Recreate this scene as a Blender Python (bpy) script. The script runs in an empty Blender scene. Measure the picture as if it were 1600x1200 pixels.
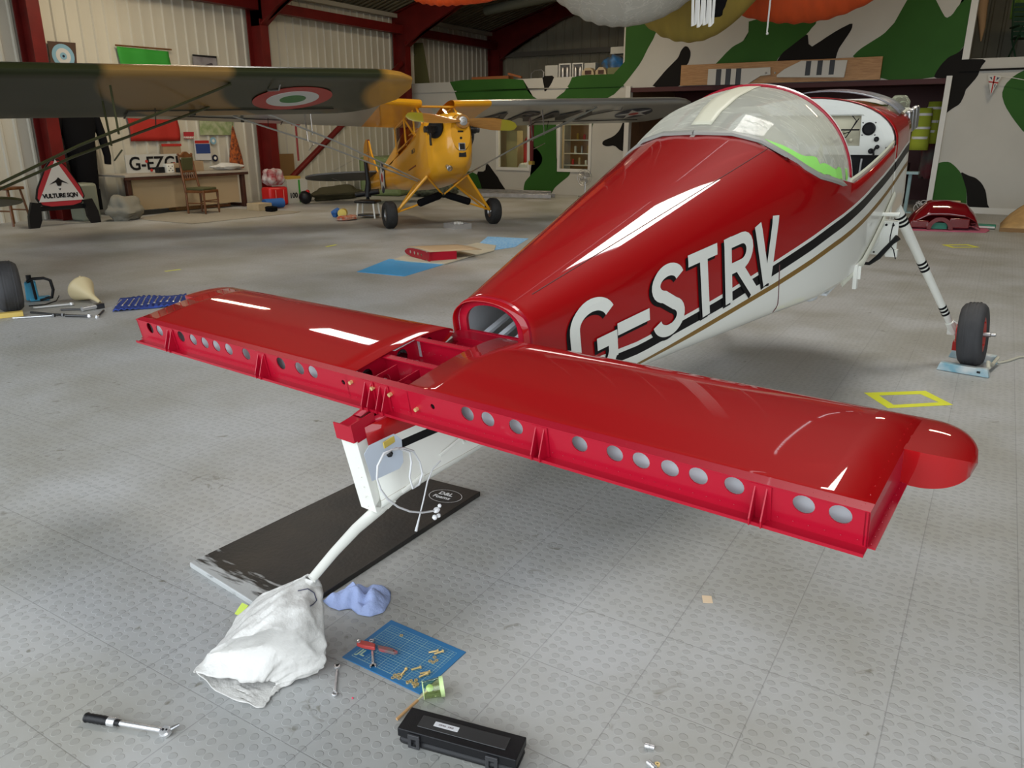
import bpy, bmesh, math, random
from mathutils import Vector, Matrix
random.seed(7)
C = bpy.context.scene.collection
PI = math.pi
R = math.radians
V = Vector

# ---------------------------------------------------------------- camera, world, daylight, exposure
H = 1.5                       # eye height; world X runs along the back partition, Y along the left wall
FPX = 1206.98                 # focal length in pixels of the 1600x1200 frame
PITCH, ROLL, YAW = .31246, -.00165, .55
_cp, _sp = math.cos(PITCH), math.sin(PITCH)
_M = Matrix.Rotation(YAW, 3, 'Z')
_r = V((1, 0, 0)); _d = V((0, -_sp, -_cp)); _f = V((0, _cp, -_sp))
_r, _d = math.cos(ROLL)*_r + math.sin(ROLL)*_d, -math.sin(ROLL)*_r + math.cos(ROLL)*_d
CR, CD, CF = _M @ _r, _M @ _d, _M @ _f
cam_data = bpy.data.cameras.new('camera'); cam = bpy.data.objects.new('camera', cam_data); C.objects.link(cam)
cam_data.sensor_width = 36; cam_data.lens = 36*FPX/1600; cam_data.clip_start = .02; cam_data.clip_end = 300
m4 = Matrix.Identity(4)
for i in range(3):
    m4[i][0] = CR[i]; m4[i][1] = -CD[i]; m4[i][2] = -CF[i]
m4[2][3] = H
cam.matrix_world = m4
bpy.context.scene.camera = cam
vs = bpy.context.scene.view_settings
vs.view_transform = 'Standard'; vs.look = 'None'; vs.gamma = 1; vs.use_curve_mapping = False
vs.exposure = -0.08

world = bpy.data.worlds.new('overcast sky'); bpy.context.scene.world = world; world.use_nodes = True
bg = world.node_tree.nodes['Background']; bg.inputs['Color'].default_value = (.86, .93, 1.0, 1); bg.inputs['Strength'].default_value = 3.8

def area(name, loc, size, energy, color, rot=(0, 0, 0), spread=180):
    l = bpy.data.lights.new(name, 'AREA'); l.shape = 'RECTANGLE'; l.size, l.size_y = size
    l.energy = energy; l.color = color; l.spread = R(spread)
    o = bpy.data.objects.new(name, l); C.objects.link(o); o.location = loc; o.rotation_euler = rot
    return o
# open hangar door behind the camera: sky light comes through it (portal)
pt = area('door daylight portal', (-2.5, -1.55, 2.3), (21, 4.6), 1, (1, 1, 1), (R(90), 0, 0)); pt.data.cycles.is_portal = True
# translucent roof lights
RIDGE_X, EAVE_Z, SL = -2.5, 4.62, .277
def roofz(x): return EAVE_Z + SL*(min(x, 2*RIDGE_X - x) + 14.9)
SKYL = [(-.6, 6.4, 2.2, 1.8), (-10.0, 8.8, 1.3, .9)]
ang = math.atan(SL)
for (x, y, w, l) in SKYL:
    s = -1 if x < RIDGE_X else 1
    area('roof light daylight', (x, y, roofz(x) - .06), (w*.96, l*.96), 75*w*l, (1, .95, .86), (0, s*ang, 0))
# unseen warm area lights added to brighten the back of the hangar
for (x, y, e) in [(-9.5, 15.2, 120), (-12.3, 9.0, 85), (0.5, 14.5, 100)]:
    area('added warm light', (x, y, roofz(x) - .5), (1.5, .25), e, (1, .82, .56))

# ---------------------------------------------------------------- pixel helpers: where a sight line meets a real plane
def ray(px, py): return (px-800)/FPX*CR + (py-600)/FPX*CD + CF
CAM = V((0, 0, H))
def fl(px, py, z=0.0):
    v = ray(px, py); return CAM + v*((z-H)/v.z)
def wy(px, py, Y=18.45):
    v = ray(px, py); return CAM + v*(Y/v.y)
def wx(px, py, X=-14.86):
    v = ray(px, py); return CAM + v*(X/v.x)

# ---------------------------------------------------------------- materials
MATS = {}
def mat(name, col, rough=.5, metal=0, coat=0, var=0, vscale=8, bump=0, bscale=40, spec=.5, trans=0, col2=None, emit=0, alpha=1, stretch=None, sheen=0):
    if name in MATS: return MATS[name]
    m = bpy.data.materials.new(name); m.use_nodes = True; nt = m.node_tree
    b = nt.nodes['Principled BSDF']
    b.inputs['Base Color'].default_value = (*col, 1); b.inputs['Roughness'].default_value = rough
    b.inputs['Metallic'].default_value = metal; b.inputs['Coat Weight'].default_value = coat
    b.inputs['Coat Roughness'].default_value = .03
    b.inputs['Specular IOR Level'].default_value = spec; b.inputs['Transmission Weight'].default_value = trans
    if sheen: b.inputs['Sheen Weight'].default_value = sheen
    if alpha < 1: b.inputs['Alpha'].default_value = alpha
    tc = nt.nodes.new('ShaderNodeTexCoord'); src = tc.outputs['Object']
    if stretch:
        mp = nt.nodes.new('ShaderNodeMapping'); mp.inputs['Scale'].default_value = stretch
        nt.links.new(src, mp.inputs['Vector']); src = mp.outputs[0]
    n = nt.nodes.new('ShaderNodeTexNoise'); n.inputs['Scale'].default_value = vscale; n.inputs['Detail'].default_value = 5
    nt.links.new(src, n.inputs['Vector'])
    c2 = col2 or tuple(max(0, c*(1-var)) for c in col)
    if var or col2:
        r = nt.nodes.new('ShaderNodeValToRGB'); r.color_ramp.elements[0].position = .35; r.color_ramp.elements[1].position = .65
        r.color_ramp.elements[0].color = (*c2, 1); r.color_ramp.elements[1].color = (*col, 1)
        nt.links.new(n.outputs['Fac'], r.inputs[0]); nt.links.new(r.outputs[0], b.inputs['Base Color'])
    if bump:
        n2 = nt.nodes.new('ShaderNodeTexNoise'); n2.inputs['Scale'].default_value = bscale; n2.inputs['Detail'].default_value = 4
        nt.links.new(src, n2.inputs['Vector'])
        bp = nt.nodes.new('ShaderNodeBump'); bp.inputs['Strength'].default_value = bump; bp.inputs['Distance'].default_value = .01
        nt.links.new(n2.outputs['Fac'], bp.inputs['Height']); nt.links.new(bp.outputs[0], b.inputs['Normal'])
    if emit:
        b.inputs['Emission Color'].default_value = (*col, 1); b.inputs['Emission Strength'].default_value = emit
    MATS[name] = m
    return m

def red_gloss(name, col, panel_bump=.0):
    m = mat(name, col, .55, 0, 1.0, spec=.12, bump=panel_bump, bscale=2.2)
    m.node_tree.nodes['Principled BSDF'].inputs['Coat Roughness'].default_value = .025
    return m
red = red_gloss('red gloss paint', (.33, .0008, .0025), .05)
redspar = mat('red primer paint', (.37, .0025, .018), .4, coat=.3, spec=.25)
white = mat('white gloss paint', (.78, .78, .71), .4, coat=.6)
blackv = mat('black vinyl', (.003, .003, .004), .4, spec=.25)
goldv = mat('gold vinyl', (.22, .12, .02), .4)
primer = mat('pale grey primer', (.70, .73, .75), .45, var=.15, vscale=6)
rivet = mat('bare rivet metal', (.75, .68, .62), .35, 1)
steel = mat('bright steel', (.68, .68, .68), .25, .7)
dullsteel = mat('dull aluminium', (.50, .50, .50), .42, 1, var=.2)
brass = mat('yellow plated steel', (.74, .56, .26), .32, .55)
rubber = mat('tyre rubber', (.022, .022, .022), .7, var=.35, vscale=14, bump=.2)
rubberdust = mat('dusty tyre rubber', (.055, .055, .058), .75, var=.35, vscale=10, bump=.2, stretch=(1, 1, .2))
blackp = mat('black plastic', (.008, .008, .009), .42, bump=.1, bscale=300, spec=.3)
oxide = mat('oxide red steel paint', (.150, .010, .008), .5, spec=.25, var=.25, vscale=3)
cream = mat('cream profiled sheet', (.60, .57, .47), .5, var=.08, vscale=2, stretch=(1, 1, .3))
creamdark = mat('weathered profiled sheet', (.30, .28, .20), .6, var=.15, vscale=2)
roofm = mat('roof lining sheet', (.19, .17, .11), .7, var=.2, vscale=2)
pale = mat('pale grey wall paint', (.52, .51, .46), .6, var=.06, vscale=1.5)
cgreen = mat('green wall paint', (.032, .115, .018), .65, spec=.2, var=.15, vscale=1.2)
cblack = mat('charcoal wall paint', (.010, .009, .008), .7, spec=.15)
whiteframe = mat('white frame paint', (.66, .66, .62), .45)
maroon = mat('maroon board', (.055, .006, .006), .6)
wood = mat('varnished pine', (.46, .25, .09), .45, col2=(.33, .16, .05), vscale=6, stretch=(1, 8, 14))
darkwood = mat('dark stained wood', (.075, .028, .016), .45, var=.4, vscale=6)
midwood = mat('brown oak', (.20, .075, .022), .4, var=.4, vscale=10)
yellow = mat('golden yellow paint', (.88, .41, .014), .32, coat=.5, var=.08, vscale=2)
olive = mat('olive drab paint', (.050, .052, .018), .5, coat=.2, spec=.25, var=.12, vscale=2)
silver = mat('silver dope', (.46, .47, .45), .30, .5, coat=.2)
greydope = mat('slate grey dope', (.085, .09, .095), .5)
carpet = mat('beige carpet tile', (.33, .30, .24), .9, var=.12, vscale=30, bump=.5, bscale=200)
redp = mat('red plastic', (.55, .012, .012), .4)
tan = mat('tan hardboard', (.50, .40, .25), .6, var=.1)
lime = mat('lime masking tape', (.33, .80, .16), .6)
skyblue = mat('sky blue sheet', (.05, .36, .72), .5, var=.12, vscale=3, bump=.3, bscale=8)
blackcloth = mat('black cloth', (.006, .006, .007), .9, spec=.1, bump=.5, bscale=12)
tapey = mat('yellow floor tape', (.72, .74, .03), .5)

def glassm(name, col=(1, 1, 1), rough=.0, frost=0.0, film=(.8, .82, .78)):
    m = bpy.data.materials.new(name); m.use_nodes = True; nt = m.node_tree
    out = nt.nodes['Material Output']; nt.nodes.remove(nt.nodes['Principled BSDF'])
    t = nt.nodes.new('ShaderNodeBsdfTransparent'); t.inputs[0].default_value = (*col, 1)
    g = nt.nodes.new('ShaderNodeBsdfGlossy'); g.inputs['Roughness'].default_value = .04
    lw = nt.nodes.new('ShaderNodeLayerWeight'); lw.inputs[0].default_value = .5
    pw = nt.nodes.new('ShaderNodeMath'); pw.operation = 'POWER'; pw.inputs[1].default_value = 4; nt.links.new(lw.outputs['Facing'], pw.inputs[0])
    fr = nt.nodes.new('ShaderNodeMath'); fr.operation = 'MULTIPLY_ADD'; fr.inputs[1].default_value = .7; fr.inputs[2].default_value = .045; nt.links.new(pw.outputs[0], fr.inputs[0])
    mx = nt.nodes.new('ShaderNodeMixShader'); nt.links.new(fr.outputs[0], mx.inputs[0]); nt.links.new(t.outputs[0], mx.inputs[1]); nt.links.new(g.outputs[0], mx.inputs[2])
    last = mx
    if frost:
        tc = nt.nodes.new('ShaderNodeTexCoord'); mp = nt.nodes.new('ShaderNodeMapping'); mp.inputs['Scale'].default_value = (1.0, 5.5, 1.3)
        mp.inputs['Rotation'].default_value = (.25, .1, .35)
        n = nt.nodes.new('ShaderNodeTexNoise'); n.inputs['Scale'].default_value = 4; n.inputs['Detail'].default_value = 6; n.inputs['Distortion'].default_value = .6
        nt.links.new(tc.outputs['Object'], mp.inputs[0]); nt.links.new(mp.outputs[0], n.inputs['Vector'])
        r = nt.nodes.new('ShaderNodeValToRGB'); e = r.color_ramp.elements
        e[0].position = .40; e[0].color = (frost, frost, frost, 1); e[1].position = .53; e[1].color = (frost, frost, frost, 1)
        k = e.new(.495); k.color = (min(1, frost+.26),)*3 + (1,)
        k = e.new(.47); k.color = (frost,)*3 + (1,)
        nt.links.new(n.outputs['Fac'], r.inputs[0])
        df = nt.nodes.new('ShaderNodeBsdfDiffuse'); df.inputs[0].default_value = (*film, 1)
        tl = nt.nodes.new('ShaderNodeBsdfTranslucent'); tl.inputs[0].default_value = (*film, 1)
        ad = nt.nodes.new('ShaderNodeMixShader'); ad.inputs[0].default_value = .45
        nt.links.new(df.outputs[0], ad.inputs[1]); nt.links.new(tl.outputs[0], ad.inputs[2])
        m2 = nt.nodes.new('ShaderNodeMixShader'); nt.links.new(r.outputs[0], m2.inputs[0]); nt.links.new(mx.outputs[0], m2.inputs[1]); nt.links.new(ad.outputs[0], m2.inputs[2])
        last = m2
    nt.links.new(last.outputs[0], out.inputs[0])
    return m
glass = glassm('clear window glass', (.92, .95, .93))
plexi = glassm('clear acrylic', (.93, .95, .94))
film = glassm('film covered acrylic', (.96, .97, .95), frost=.70, film=(.80, .80, .70))
clearcup = glassm('clear plastic cup', (.97, .97, .92), frost=.12, film=(.85, .9, .7))

# ---------------------------------------------------------------- mesh builder
class MB:
    def __init__(s): s.bm = bmesh.new(); s.mi = 0
    def _f(s, vs):
        try:
            f = s.bm.faces.new(vs); f.material_index = s.mi; return f
        except ValueError: return None
    def quad(s, *ps): return s._f([s.bm.verts.new(p) for p in ps])
    def box(s, c, sz, rot=None, m=None, taper=1.0):
        if m is not None: s.mi = m
        c = V(c); q = []
        for z in (-1, 1):
            k = taper if z > 0 else 1
            for x, y in ((-1, -1), (1, -1), (1, 1), (-1, 1)):
                p = V((x*sz[0]/2*k, y*sz[1]/2*k, z*sz[2]/2))
                if rot is not None: p = rot @ p
                q.append(s.bm.verts.new(c + p))
        for f in ((3, 2, 1, 0), (4, 5, 6, 7), (0, 1, 5, 4), (1, 2, 6, 5), (2, 3, 7, 6), (3, 0, 4, 7)): s._f([q[i] for i in f])
        return s
    def tube(s, path, r, n=10, m=None, caps=True, squash=None, up=None):
        if m is not None: s.mi = m
        path = [V(p) for p in path]; rs = r if isinstance(r, (list, tuple)) else [r]*len(path)
        rings = []; u = None
        for i, p in enumerate(path):
            t = (path[min(i+1, len(path)-1)] - path[max(i-1, 0)])
            if t.length < 1e-9: t = V((0, 0, 1))
            t.normalize()
            if u is None:
                a = V(up) if up else (V((0, 0, 1)) if abs(t.z) < .9 else V((1, 0, 0)))
                u = (a - t*a.dot(t)).normalized()
            else:
                u = (u - t*u.dot(t)).normalized()
            w = t.cross(u); sq = squash or 1
            rings.append([s.bm.verts.new(p + rs[i]*(math.cos(2*PI*k/n)*u + sq*math.sin(2*PI*k/n)*w)) for k in range(n)])
        for a, b in zip(rings, rings[1:]):
            for k in range(n): s._f([a[k], a[(k+1) % n], b[(k+1) % n], b[k]])
        if caps: s._f(rings[0][::-1]); s._f(rings[-1])
        return s
    def lathe(s, prof, c=(0, 0, 0), axis=(0, 0, 1), n=24, m=None, closed=False):
        if m is not None: s.mi = m
        c = V(c); ax = V(axis).normalized(); u = ax.orthogonal().normalized(); w = ax.cross(u); rings = []
        for (r, h) in prof:
            if r < 1e-6: rings.append([s.bm.verts.new(c + ax*h)])
            else: rings.append([s.bm.verts.new(c + ax*h + r*(math.cos(2*PI*k/n)*u + math.sin(2*PI*k/n)*w)) for k in range(n)])
        pr = list(zip(rings, rings[1:])) + ([(rings[-1], rings[0])] if closed else [])
        for a, b in pr:
            for k in range(n):
                k2 = (k+1) % n
                if len(a) == 1 and len(b) == 1: continue
                if len(a) == 1: s._f([a[0], b[k2], b[k]])
                elif len(b) == 1: s._f([a[k], a[k2], b[0]])
                else: s._f([a[k], a[k2], b[k2], b[k]])
        return s
    def prism(s, poly, o, u, v, t, m=None, holes=()):
        """polygon (2-D points) in the plane o,u,v, thickened by t along u x v, optional holes"""
        if m is not None: s.mi = m
        o, u, v = V(o), V(u), V(v); w = u.cross(v).normalized()*t
        if not holes:
            a = [s.bm.verts.new(o + u*x + v*y) for x, y in poly]; b = [s.bm.verts.new(q.co + w) for q in a]
            f0 = s._f(a[::-1]); f1 = s._f(b); n = len(a)
            for i in range(n): s._f([a[i], a[(i+1) % n], b[(i+1) % n], b[i]])
            if n > 4:
                fs = [f for f in (f0, f1) if f]
                if fs: bmesh.ops.triangulate(s.bm, faces=fs)
            return s
        tb = bmesh.new(); ed = []
        loops = [list(poly)] + [list(h) for h in holes]
        for lp in loops:
            vv = [tb.verts.new((x, y, 0)) for x, y in lp]
            for i in range(len(vv)): ed.append(tb.edges.new((vv[i], vv[(i+1) % len(vv)])))
        bmesh.ops.triangle_fill(tb, edges=ed, use_beauty=True)
        tris = [[(q.co.x, q.co.y) for q in f.verts] for f in tb.faces]; tb.free()
        vm = {}
        def g(p, k):
            key = (round(p[0], 6), round(p[1], 6), k)
            if key not in vm: vm[key] = s.bm.verts.new(o + u*p[0] + v*p[1] + (w if k else V((0, 0, 0))))
            return vm[key]
        for tri in tris:
            ar = (tri[1][0]-tri[0][0])*(tri[2][1]-tri[0][1]) - (tri[2][0]-tri[0][0])*(tri[1][1]-tri[0][1])
            if ar < 0: tri = tri[::-1]
            s._f([g(p, 1) for p in tri]); s._f([g(p, 0) for p in tri[::-1]])
        for lp in loops:
            for i in range(len(lp)):
                p, q = lp[i], lp[(i+1) % len(lp)]
                s._f([g(p, 0), g(q, 0), g(q, 1), g(p, 1)])
        return s
    def sheet(s, fn, nu, nv, m=None, closed_u=False):
        if m is not None: s.mi = m
        g = [[s.bm.verts.new(fn(i/nu, j/nv)) for j in range(nv+1)] for i in range(nu + (0 if closed_u else 1))]
        n = len(g)
        for i in range(nu):
            for j in range(nv): s._f([g[i][j], g[(i+1) % n][j], g[(i+1) % n][j+1], g[i][j+1]])
        return s
    def ball(s, c, r, n=12, m=None, sz=(1, 1, 1)):
        if m is not None: s.mi = m
        c = V(c); rings = []
        for i in range(n//2+1):
            a = PI*i/(n//2)
            if i in (0, n//2): rings.append([s.bm.verts.new(c + V((0, 0, math.cos(a)*r*sz[2])))])
            else: rings.append([s.bm.verts.new(c + V((math.sin(a)*math.cos(2*PI*k/n)*r*sz[0], math.sin(a)*math.sin(2*PI*k/n)*r*sz[1], math.cos(a)*r*sz[2]))) for k in range(n)])
        for a, b in zip(rings, rings[1:]):
            for k in range(n):
                k2 = (k+1) % n
                if len(a) == 1: s._f([a[0], b[k], b[k2]])
                elif len(b) == 1: s._f([a[k], b[0], a[k2]])
                else: s._f([a[k], b[k], b[k2], a[k2]])
        return s
    def jitter(s, a, seed=1):
        rnd = random.Random(seed)
        for v in s.bm.verts: v.co += V((rnd.uniform(-a, a), rnd.uniform(-a, a), rnd.uniform(-a, a)))
        return s

def obj(name, mb, mats, parent=None, smooth=35, bevel=0, solid=0, subd=0, merge=True):
    bm = mb.bm if isinstance(mb, MB) else mb
    if merge: bmesh.ops.remove_doubles(bm, verts=bm.verts, dist=1e-5)
    bmesh.ops.recalc_face_normals(bm, faces=bm.faces)
    me = bpy.data.meshes.new(name); bm.to_mesh(me); bm.free()
    for m in (mats if isinstance(mats, (list, tuple)) else [mats]): me.materials.append(m)
    if smooth:
        me.shade_smooth(); me.set_sharp_from_angle(angle=R(smooth))
    o = bpy.data.objects.new(name, me); C.objects.link(o)
    if parent: o.parent = parent
    if bevel:
        b = o.modifiers.new('bevel', 'BEVEL'); b.width = bevel; b.segments = 2; b.limit_method = 'ANGLE'; b.angle_limit = R(40)
    if solid:
        q = o.modifiers.new('solid', 'SOLIDIFY'); q.thickness = solid; q.offset = -1
    if subd:
        q = o.modifiers.new('sub', 'SUBSURF'); q.levels = subd; q.render_levels = subd
    return o
def tag(o, label, cat=None, group=None, kind=None):
    if label: o['label'] = label
    if cat: o['category'] = cat
    if group: o['group'] = group
    if kind: o['kind'] = kind
    return o
def thing(name, label, cat, loc=(0, 0, 0), rot=(0, 0, 0), group=None):
    o = bpy.data.objects.new(name, None); C.objects.link(o); o.location = loc; o.rotation_euler = rot
    o.empty_display_size = .05
    return tag(o, label, cat, group)
def struct(name, mb, mats, parent=None, **k):
    o = obj(name, mb, mats, parent, **k)
    if not parent: o['kind'] = 'structure'
    return o
def place(o, loc, rotz=0):
    o.location = loc; o.rotation_euler = (0, 0, rotz); return o
def circ(cx, cy, r, n=20, ry=None): return [(cx + r*math.cos(2*PI*k/n), cy + (ry or r)*math.sin(2*PI*k/n)) for k in range(n)]
def text_mb(txt, size, o, u, v, t=.002, bold=0.0, spacing=1.0, mb=None, m=0, shear=0):
    """lettering as mesh in plane o,u,v (u reading direction, v up)"""
    cu = bpy.data.curves.new('lettering', 'FONT'); cu.body = txt; cu.size = size; cu.offset = bold; cu.space_character = spacing; cu.shear = shear
    cu.resolution_u = 3; cu.extrude = t/2
    ob = bpy.data.objects.new('lettering', cu); me = ob.to_mesh()
    mb = mb or MB(); mb.mi = m
    o, u, v = V(o), V(u).normalized(), V(v).normalized(); w = u.cross(v)
    vv = [mb.bm.verts.new(o + u*q.co.x + v*q.co.y + w*(q.co.z + t/2)) for q in me.vertices]
    for p in me.polygons: mb._f([vv[i] for i in p.vertices])
    ob.to_mesh_clear(); bpy.data.objects.remove(ob); bpy.data.curves.remove(cu)
    return mb
def ip(t, K):
    if t <= K[0][0]: return K[0][1]
    for a, b in zip(K, K[1:]):
        if t <= b[0]: return a[1] + (b[1]-a[1])*(t-a[0])/(b[0]-a[0])
    return K[-1][1]
X3, Y3, Z3 = V((1, 0, 0)), V((0, 1, 0)), V((0, 0, 1))
# ================================================================ SETTING
# ---- floor of studded tiles
def floor_mat():
    m = bpy.data.materials.new('grey studded rubber tile'); m.use_nodes = True; nt = m.node_tree; N = nt.nodes; Lk = nt.links
    b = N['Principled BSDF']; b.inputs['Roughness'].default_value = .42; b.inputs['Specular IOR Level'].default_value = .3
    g = N.new('ShaderNodeNewGeometry'); sp = N.new('ShaderNodeSeparateXYZ'); Lk.new(g.outputs['Position'], sp.inputs[0])
    def math_(op, a, b_=None, c=None):
        n = N.new('ShaderNodeMath'); n.operation = op
        for i, q in enumerate((a, b_, c)):
            if q is None: continue
            if isinstance(q, (int, float)): n.inputs[i].default_value = q
            else: Lk.new(q, n.inputs[i])
        return n.outputs[0]
    def seam(axis, off):
        t = math_('DIVIDE', math_('ADD', axis, off), .314)
        fr = math_('FRACT', t); d = math_('MINIMUM', fr, math_('SUBTRACT', 1.0, fr))
        return math_('SMOOTH_MIN', math_('MULTIPLY', d, 130.0), 1.0, .1)
    sx_, sy_ = seam(sp.outputs[0], .6617+31.4), seam(sp.outputs[1], -1.701+31.4)
    sm = math_('MINIMUM', sx_, sy_)
    v = N.new('ShaderNodeTexVoronoi'); v.voronoi_dimensions = '2D'; v.inputs['Scale'].default_value = 27; v.inputs['Randomness'].default_value = .5
    Lk.new(g.outputs['Position'], v.inputs['Vector'])
    rs = N.new('ShaderNodeMapRange'); rs.interpolation_type = 'SMOOTHSTEP'; rs.inputs[1].default_value = .29; rs.inputs[2].default_value = .36; rs.inputs[3].default_value = 1; rs.inputs[4].default_value = 0
    Lk.new(v.outputs['Distance'], rs.inputs[0])
    n1 = N.new('ShaderNodeTexNoise'); n1.inputs['Scale'].default_value = 1.3; n1.inputs['Detail'].default_value = 6; Lk.new(g.outputs['Position'], n1.inputs['Vector'])
    n2 = N.new('ShaderNodeTexNoise'); n2.inputs['Scale'].default_value = 9; n2.inputs['Detail'].default_value = 5; n2.inputs['Distortion'].default_value = 1.5; Lk.new(g.outputs['Position'], n2.inputs['Vector'])
    cr = N.new('ShaderNodeValToRGB'); cr.color_ramp.elements[0].color = (.335, .33, .30, 1); cr.color_ramp.elements[1].color = (.425, .43, .425, 1)
    cr.color_ramp.elements[0].position = .38; cr.color_ramp.elements[1].position = .62; Lk.new(n1.outputs['Fac'], cr.inputs[0])
    st = N.new('ShaderNodeValToRGB'); st.color_ramp.elements[0].position = .24; st.color_ramp.elements[0].color = (.55, .53, .46, 1); st.color_ramp.elements[1].position = .33; st.color_ramp.elements[1].color = (1, 1, 1, 1)
    Lk.new(n2.outputs['Fac'], st.inputs[0])
    mu = N.new('ShaderNodeMix'); mu.data_type = 'RGBA'; mu.blend_type = 'MULTIPLY'; mu.inputs[0].default_value = 1
    Lk.new(cr.outputs[0], mu.inputs[6]); Lk.new(st.outputs[0], mu.inputs[7])
    sg = math_('ADD', math_('MULTIPLY', sm, .32), .68)
    dg = math_('SUBTRACT', 1.0, math_('MULTIPLY', rs.outputs[0], .10))
    k = math_('MULTIPLY', sg, dg)
    mk = N.new('ShaderNodeVectorMath'); mk.operation = 'SCALE'; Lk.new(mu.outputs[2], mk.inputs[0]); Lk.new(k, mk.inputs[3])
    Lk.new(mk.outputs[0], b.inputs['Base Color'])
    bp = N.new('ShaderNodeBump'); bp.inputs['Strength'].default_value = .38; bp.inputs['Distance'].default_value = .002
    hh = math_('ADD', rs.outputs[0], math_('MULTIPLY', sm, .6)); Lk.new(hh, bp.inputs['Height']); Lk.new(bp.outputs[0], b.inputs['Normal'])
    rr = math_('ADD', .36, math_('MULTIPLY', n1.outputs['Fac'], .16)); Lk.new(rr, b.inputs['Roughness'])
    return m
b = MB(); b.box((-2.5, 10.75, -.05), (25.2, 24.7, .1)); struct('floor', b, floor_mat(), smooth=0)
apron = MB(); apron.box((-2.5, -21.6, -.06), (60, 40, .1)); struct('apron_ground', apron, mat('pale concrete apron', (.40, .40, .38), .8, var=.1), smooth=0)

# ---- walls
def corrugated(name, p0, p1, z0, z1, nrm, m, pitch=.25, holes=None):
    b = MB(); p0, p1 = V(p0), V(p1); L = (p1-p0).length; d = (p1-p0)/L; n = V(nrm)
    prof = []; s = 0
    while s < L:
        for ds, h in ((0, 0), (pitch*.70, 0), (pitch*.78, .028), (pitch*.92, .028)):
            if s+ds <= L: prof.append((s+ds, h))
        s += pitch
    prof.append((L, 0))
    for (a, h), (c, h2) in zip(prof, prof[1:]):
        A, B = p0+d*a+n*h, p0+d*c+n*h2
        b.quad(A+Z3*z0, B+Z3*z0, B+Z3*z1, A+Z3*z1)
    # solid backing so the sheet has a depth
    c = (p0+p1)/2 - n*.06; b.box((c.x, c.y, (z0+z1)/2), (abs(d.x)*L + abs(n.x)*.1, abs(d.y)*L + abs(n.y)*.1, z1-z0))
    return struct(name, b, m, smooth=0)
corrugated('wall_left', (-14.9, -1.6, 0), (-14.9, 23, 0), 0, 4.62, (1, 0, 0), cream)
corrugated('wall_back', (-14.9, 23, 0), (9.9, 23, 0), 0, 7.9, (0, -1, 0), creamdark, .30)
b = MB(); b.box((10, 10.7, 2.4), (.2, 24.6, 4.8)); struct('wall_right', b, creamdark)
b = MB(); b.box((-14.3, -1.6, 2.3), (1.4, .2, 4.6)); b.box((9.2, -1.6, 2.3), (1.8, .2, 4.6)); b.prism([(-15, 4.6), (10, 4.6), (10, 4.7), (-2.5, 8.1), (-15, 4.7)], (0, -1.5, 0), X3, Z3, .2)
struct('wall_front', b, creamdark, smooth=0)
# ---- roof with openings for the roof lights
def roof_side(sgn):
    poly = [(-1.7, 0), (23.1, 0), (23.1, 12.9), (-1.7, 12.9)]      # (Y, run up the slope)
    o = V((-14.95 if sgn > 0 else 9.95, 0, EAVE_Z)); v = V((sgn, 0, SL)).normalized()
    hs = []
    for (x, y, w, l) in SKYL:
        if (x < RIDGE_X) == (sgn > 0):
            c = abs(x - o.x)*math.hypot(1, SL); hs.append([(y-l/2, c-w/2), (y+l/2, c-w/2), (y+l/2, c+w/2), (y-l/2, c+w/2)])
    b = MB(); b.prism(poly, o, Y3, v, .05*(-1 if sgn > 0 else 1), holes=hs)
    # sheet ribs running up the slope
    y = -1.6
    while y < 23:
        ok = all(not (q[0][0]-.1 < y < q[1][0]+.1) for q in hs)
        if ok: b.box(o + Y3*y + v*6.45 - Z3*.03, (12.9 if True else 0, .05, .04), rot=Matrix.Rotation(-math.atan(SL)*sgn, 3, 'Y'))
        y += .2
    return b
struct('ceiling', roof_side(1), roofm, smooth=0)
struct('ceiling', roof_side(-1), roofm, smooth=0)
# ---- steel portal frames
for i, y in enumerate((3, 8, 13, 18, 22.75)):
    b = MB()
    for (xx, s) in ((-14.82, 1), (9.82, -1)):
        b.box((xx + s*.02, y, 2.2), (.03, .22, 4.4)); b.box((xx + s*.42, y, 1.95), (.03, .22, 3.9)); b.box((xx + s*.2, y, 2.2), (.42, .025, 4.4))
    def zt(x): return roofz(x) - .05
    xs = [-14.9, -14.35, -13.9, -2.5]
    low = [(-14.4, 3.78), (-13.85, 4.12), (-12.3, zt(-12.3)-.48), (-2.5, zt(-2.5)-.45), (7.3, zt(7.3)-.48), (8.85, 4.12), (9.4, 3.78)]
    poly = [(-14.9, 3.78)] + low + [(9.9, 3.78), (9.9, zt(9.9)), (-2.5, zt(-2.5)), (-14.9, zt(-14.9))]
    b.prism(poly, (0, y+.0125, 0), X3, Z3, .025)
    for (a, c) in zip(low, low[1:]):
        A, B = V((a[0], y, a[1])), V((c[0], y, c[1])); d = (B-A); th = math.atan2(d.z, d.x)
        b.box((A+B)/2, (d.length, .22, .03), rot=Matrix.Rotation(-th, 3, 'Y'))
    for s in (-14.9, 9.9):
        A, B = V((s, y, zt(s))), V((-2.5, y, zt(-2.5))); d = B-A; th = math.atan2(d.z, abs(d.x))
        b.box((A+B)/2 , (d.length, .22, .03), rot=Matrix.Rotation(-th if s < 0 else th, 3, 'Y'))
    struct('steel_portal_frame', b, oxide, smooth=0)
b = MB(); b.box((-14.6, 10.8, 4.20), (.2, 24.2, .21)); struct('trim_1', b, oxide)
b = MB(); b.box((-14.78, 10.7, 4.56), (.16, 24.2, .10)); struct('trim_2', b, mat('pale eaves flashing', (.42, .40, .33), .5))
b = MB(); b.box((-11.5, 22.85, 3.92), (6.6, .16, .14)); struct('trim_3', b, mat('galvanised sheeting rail', (.2, .19, .16), .4, .6))
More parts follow.
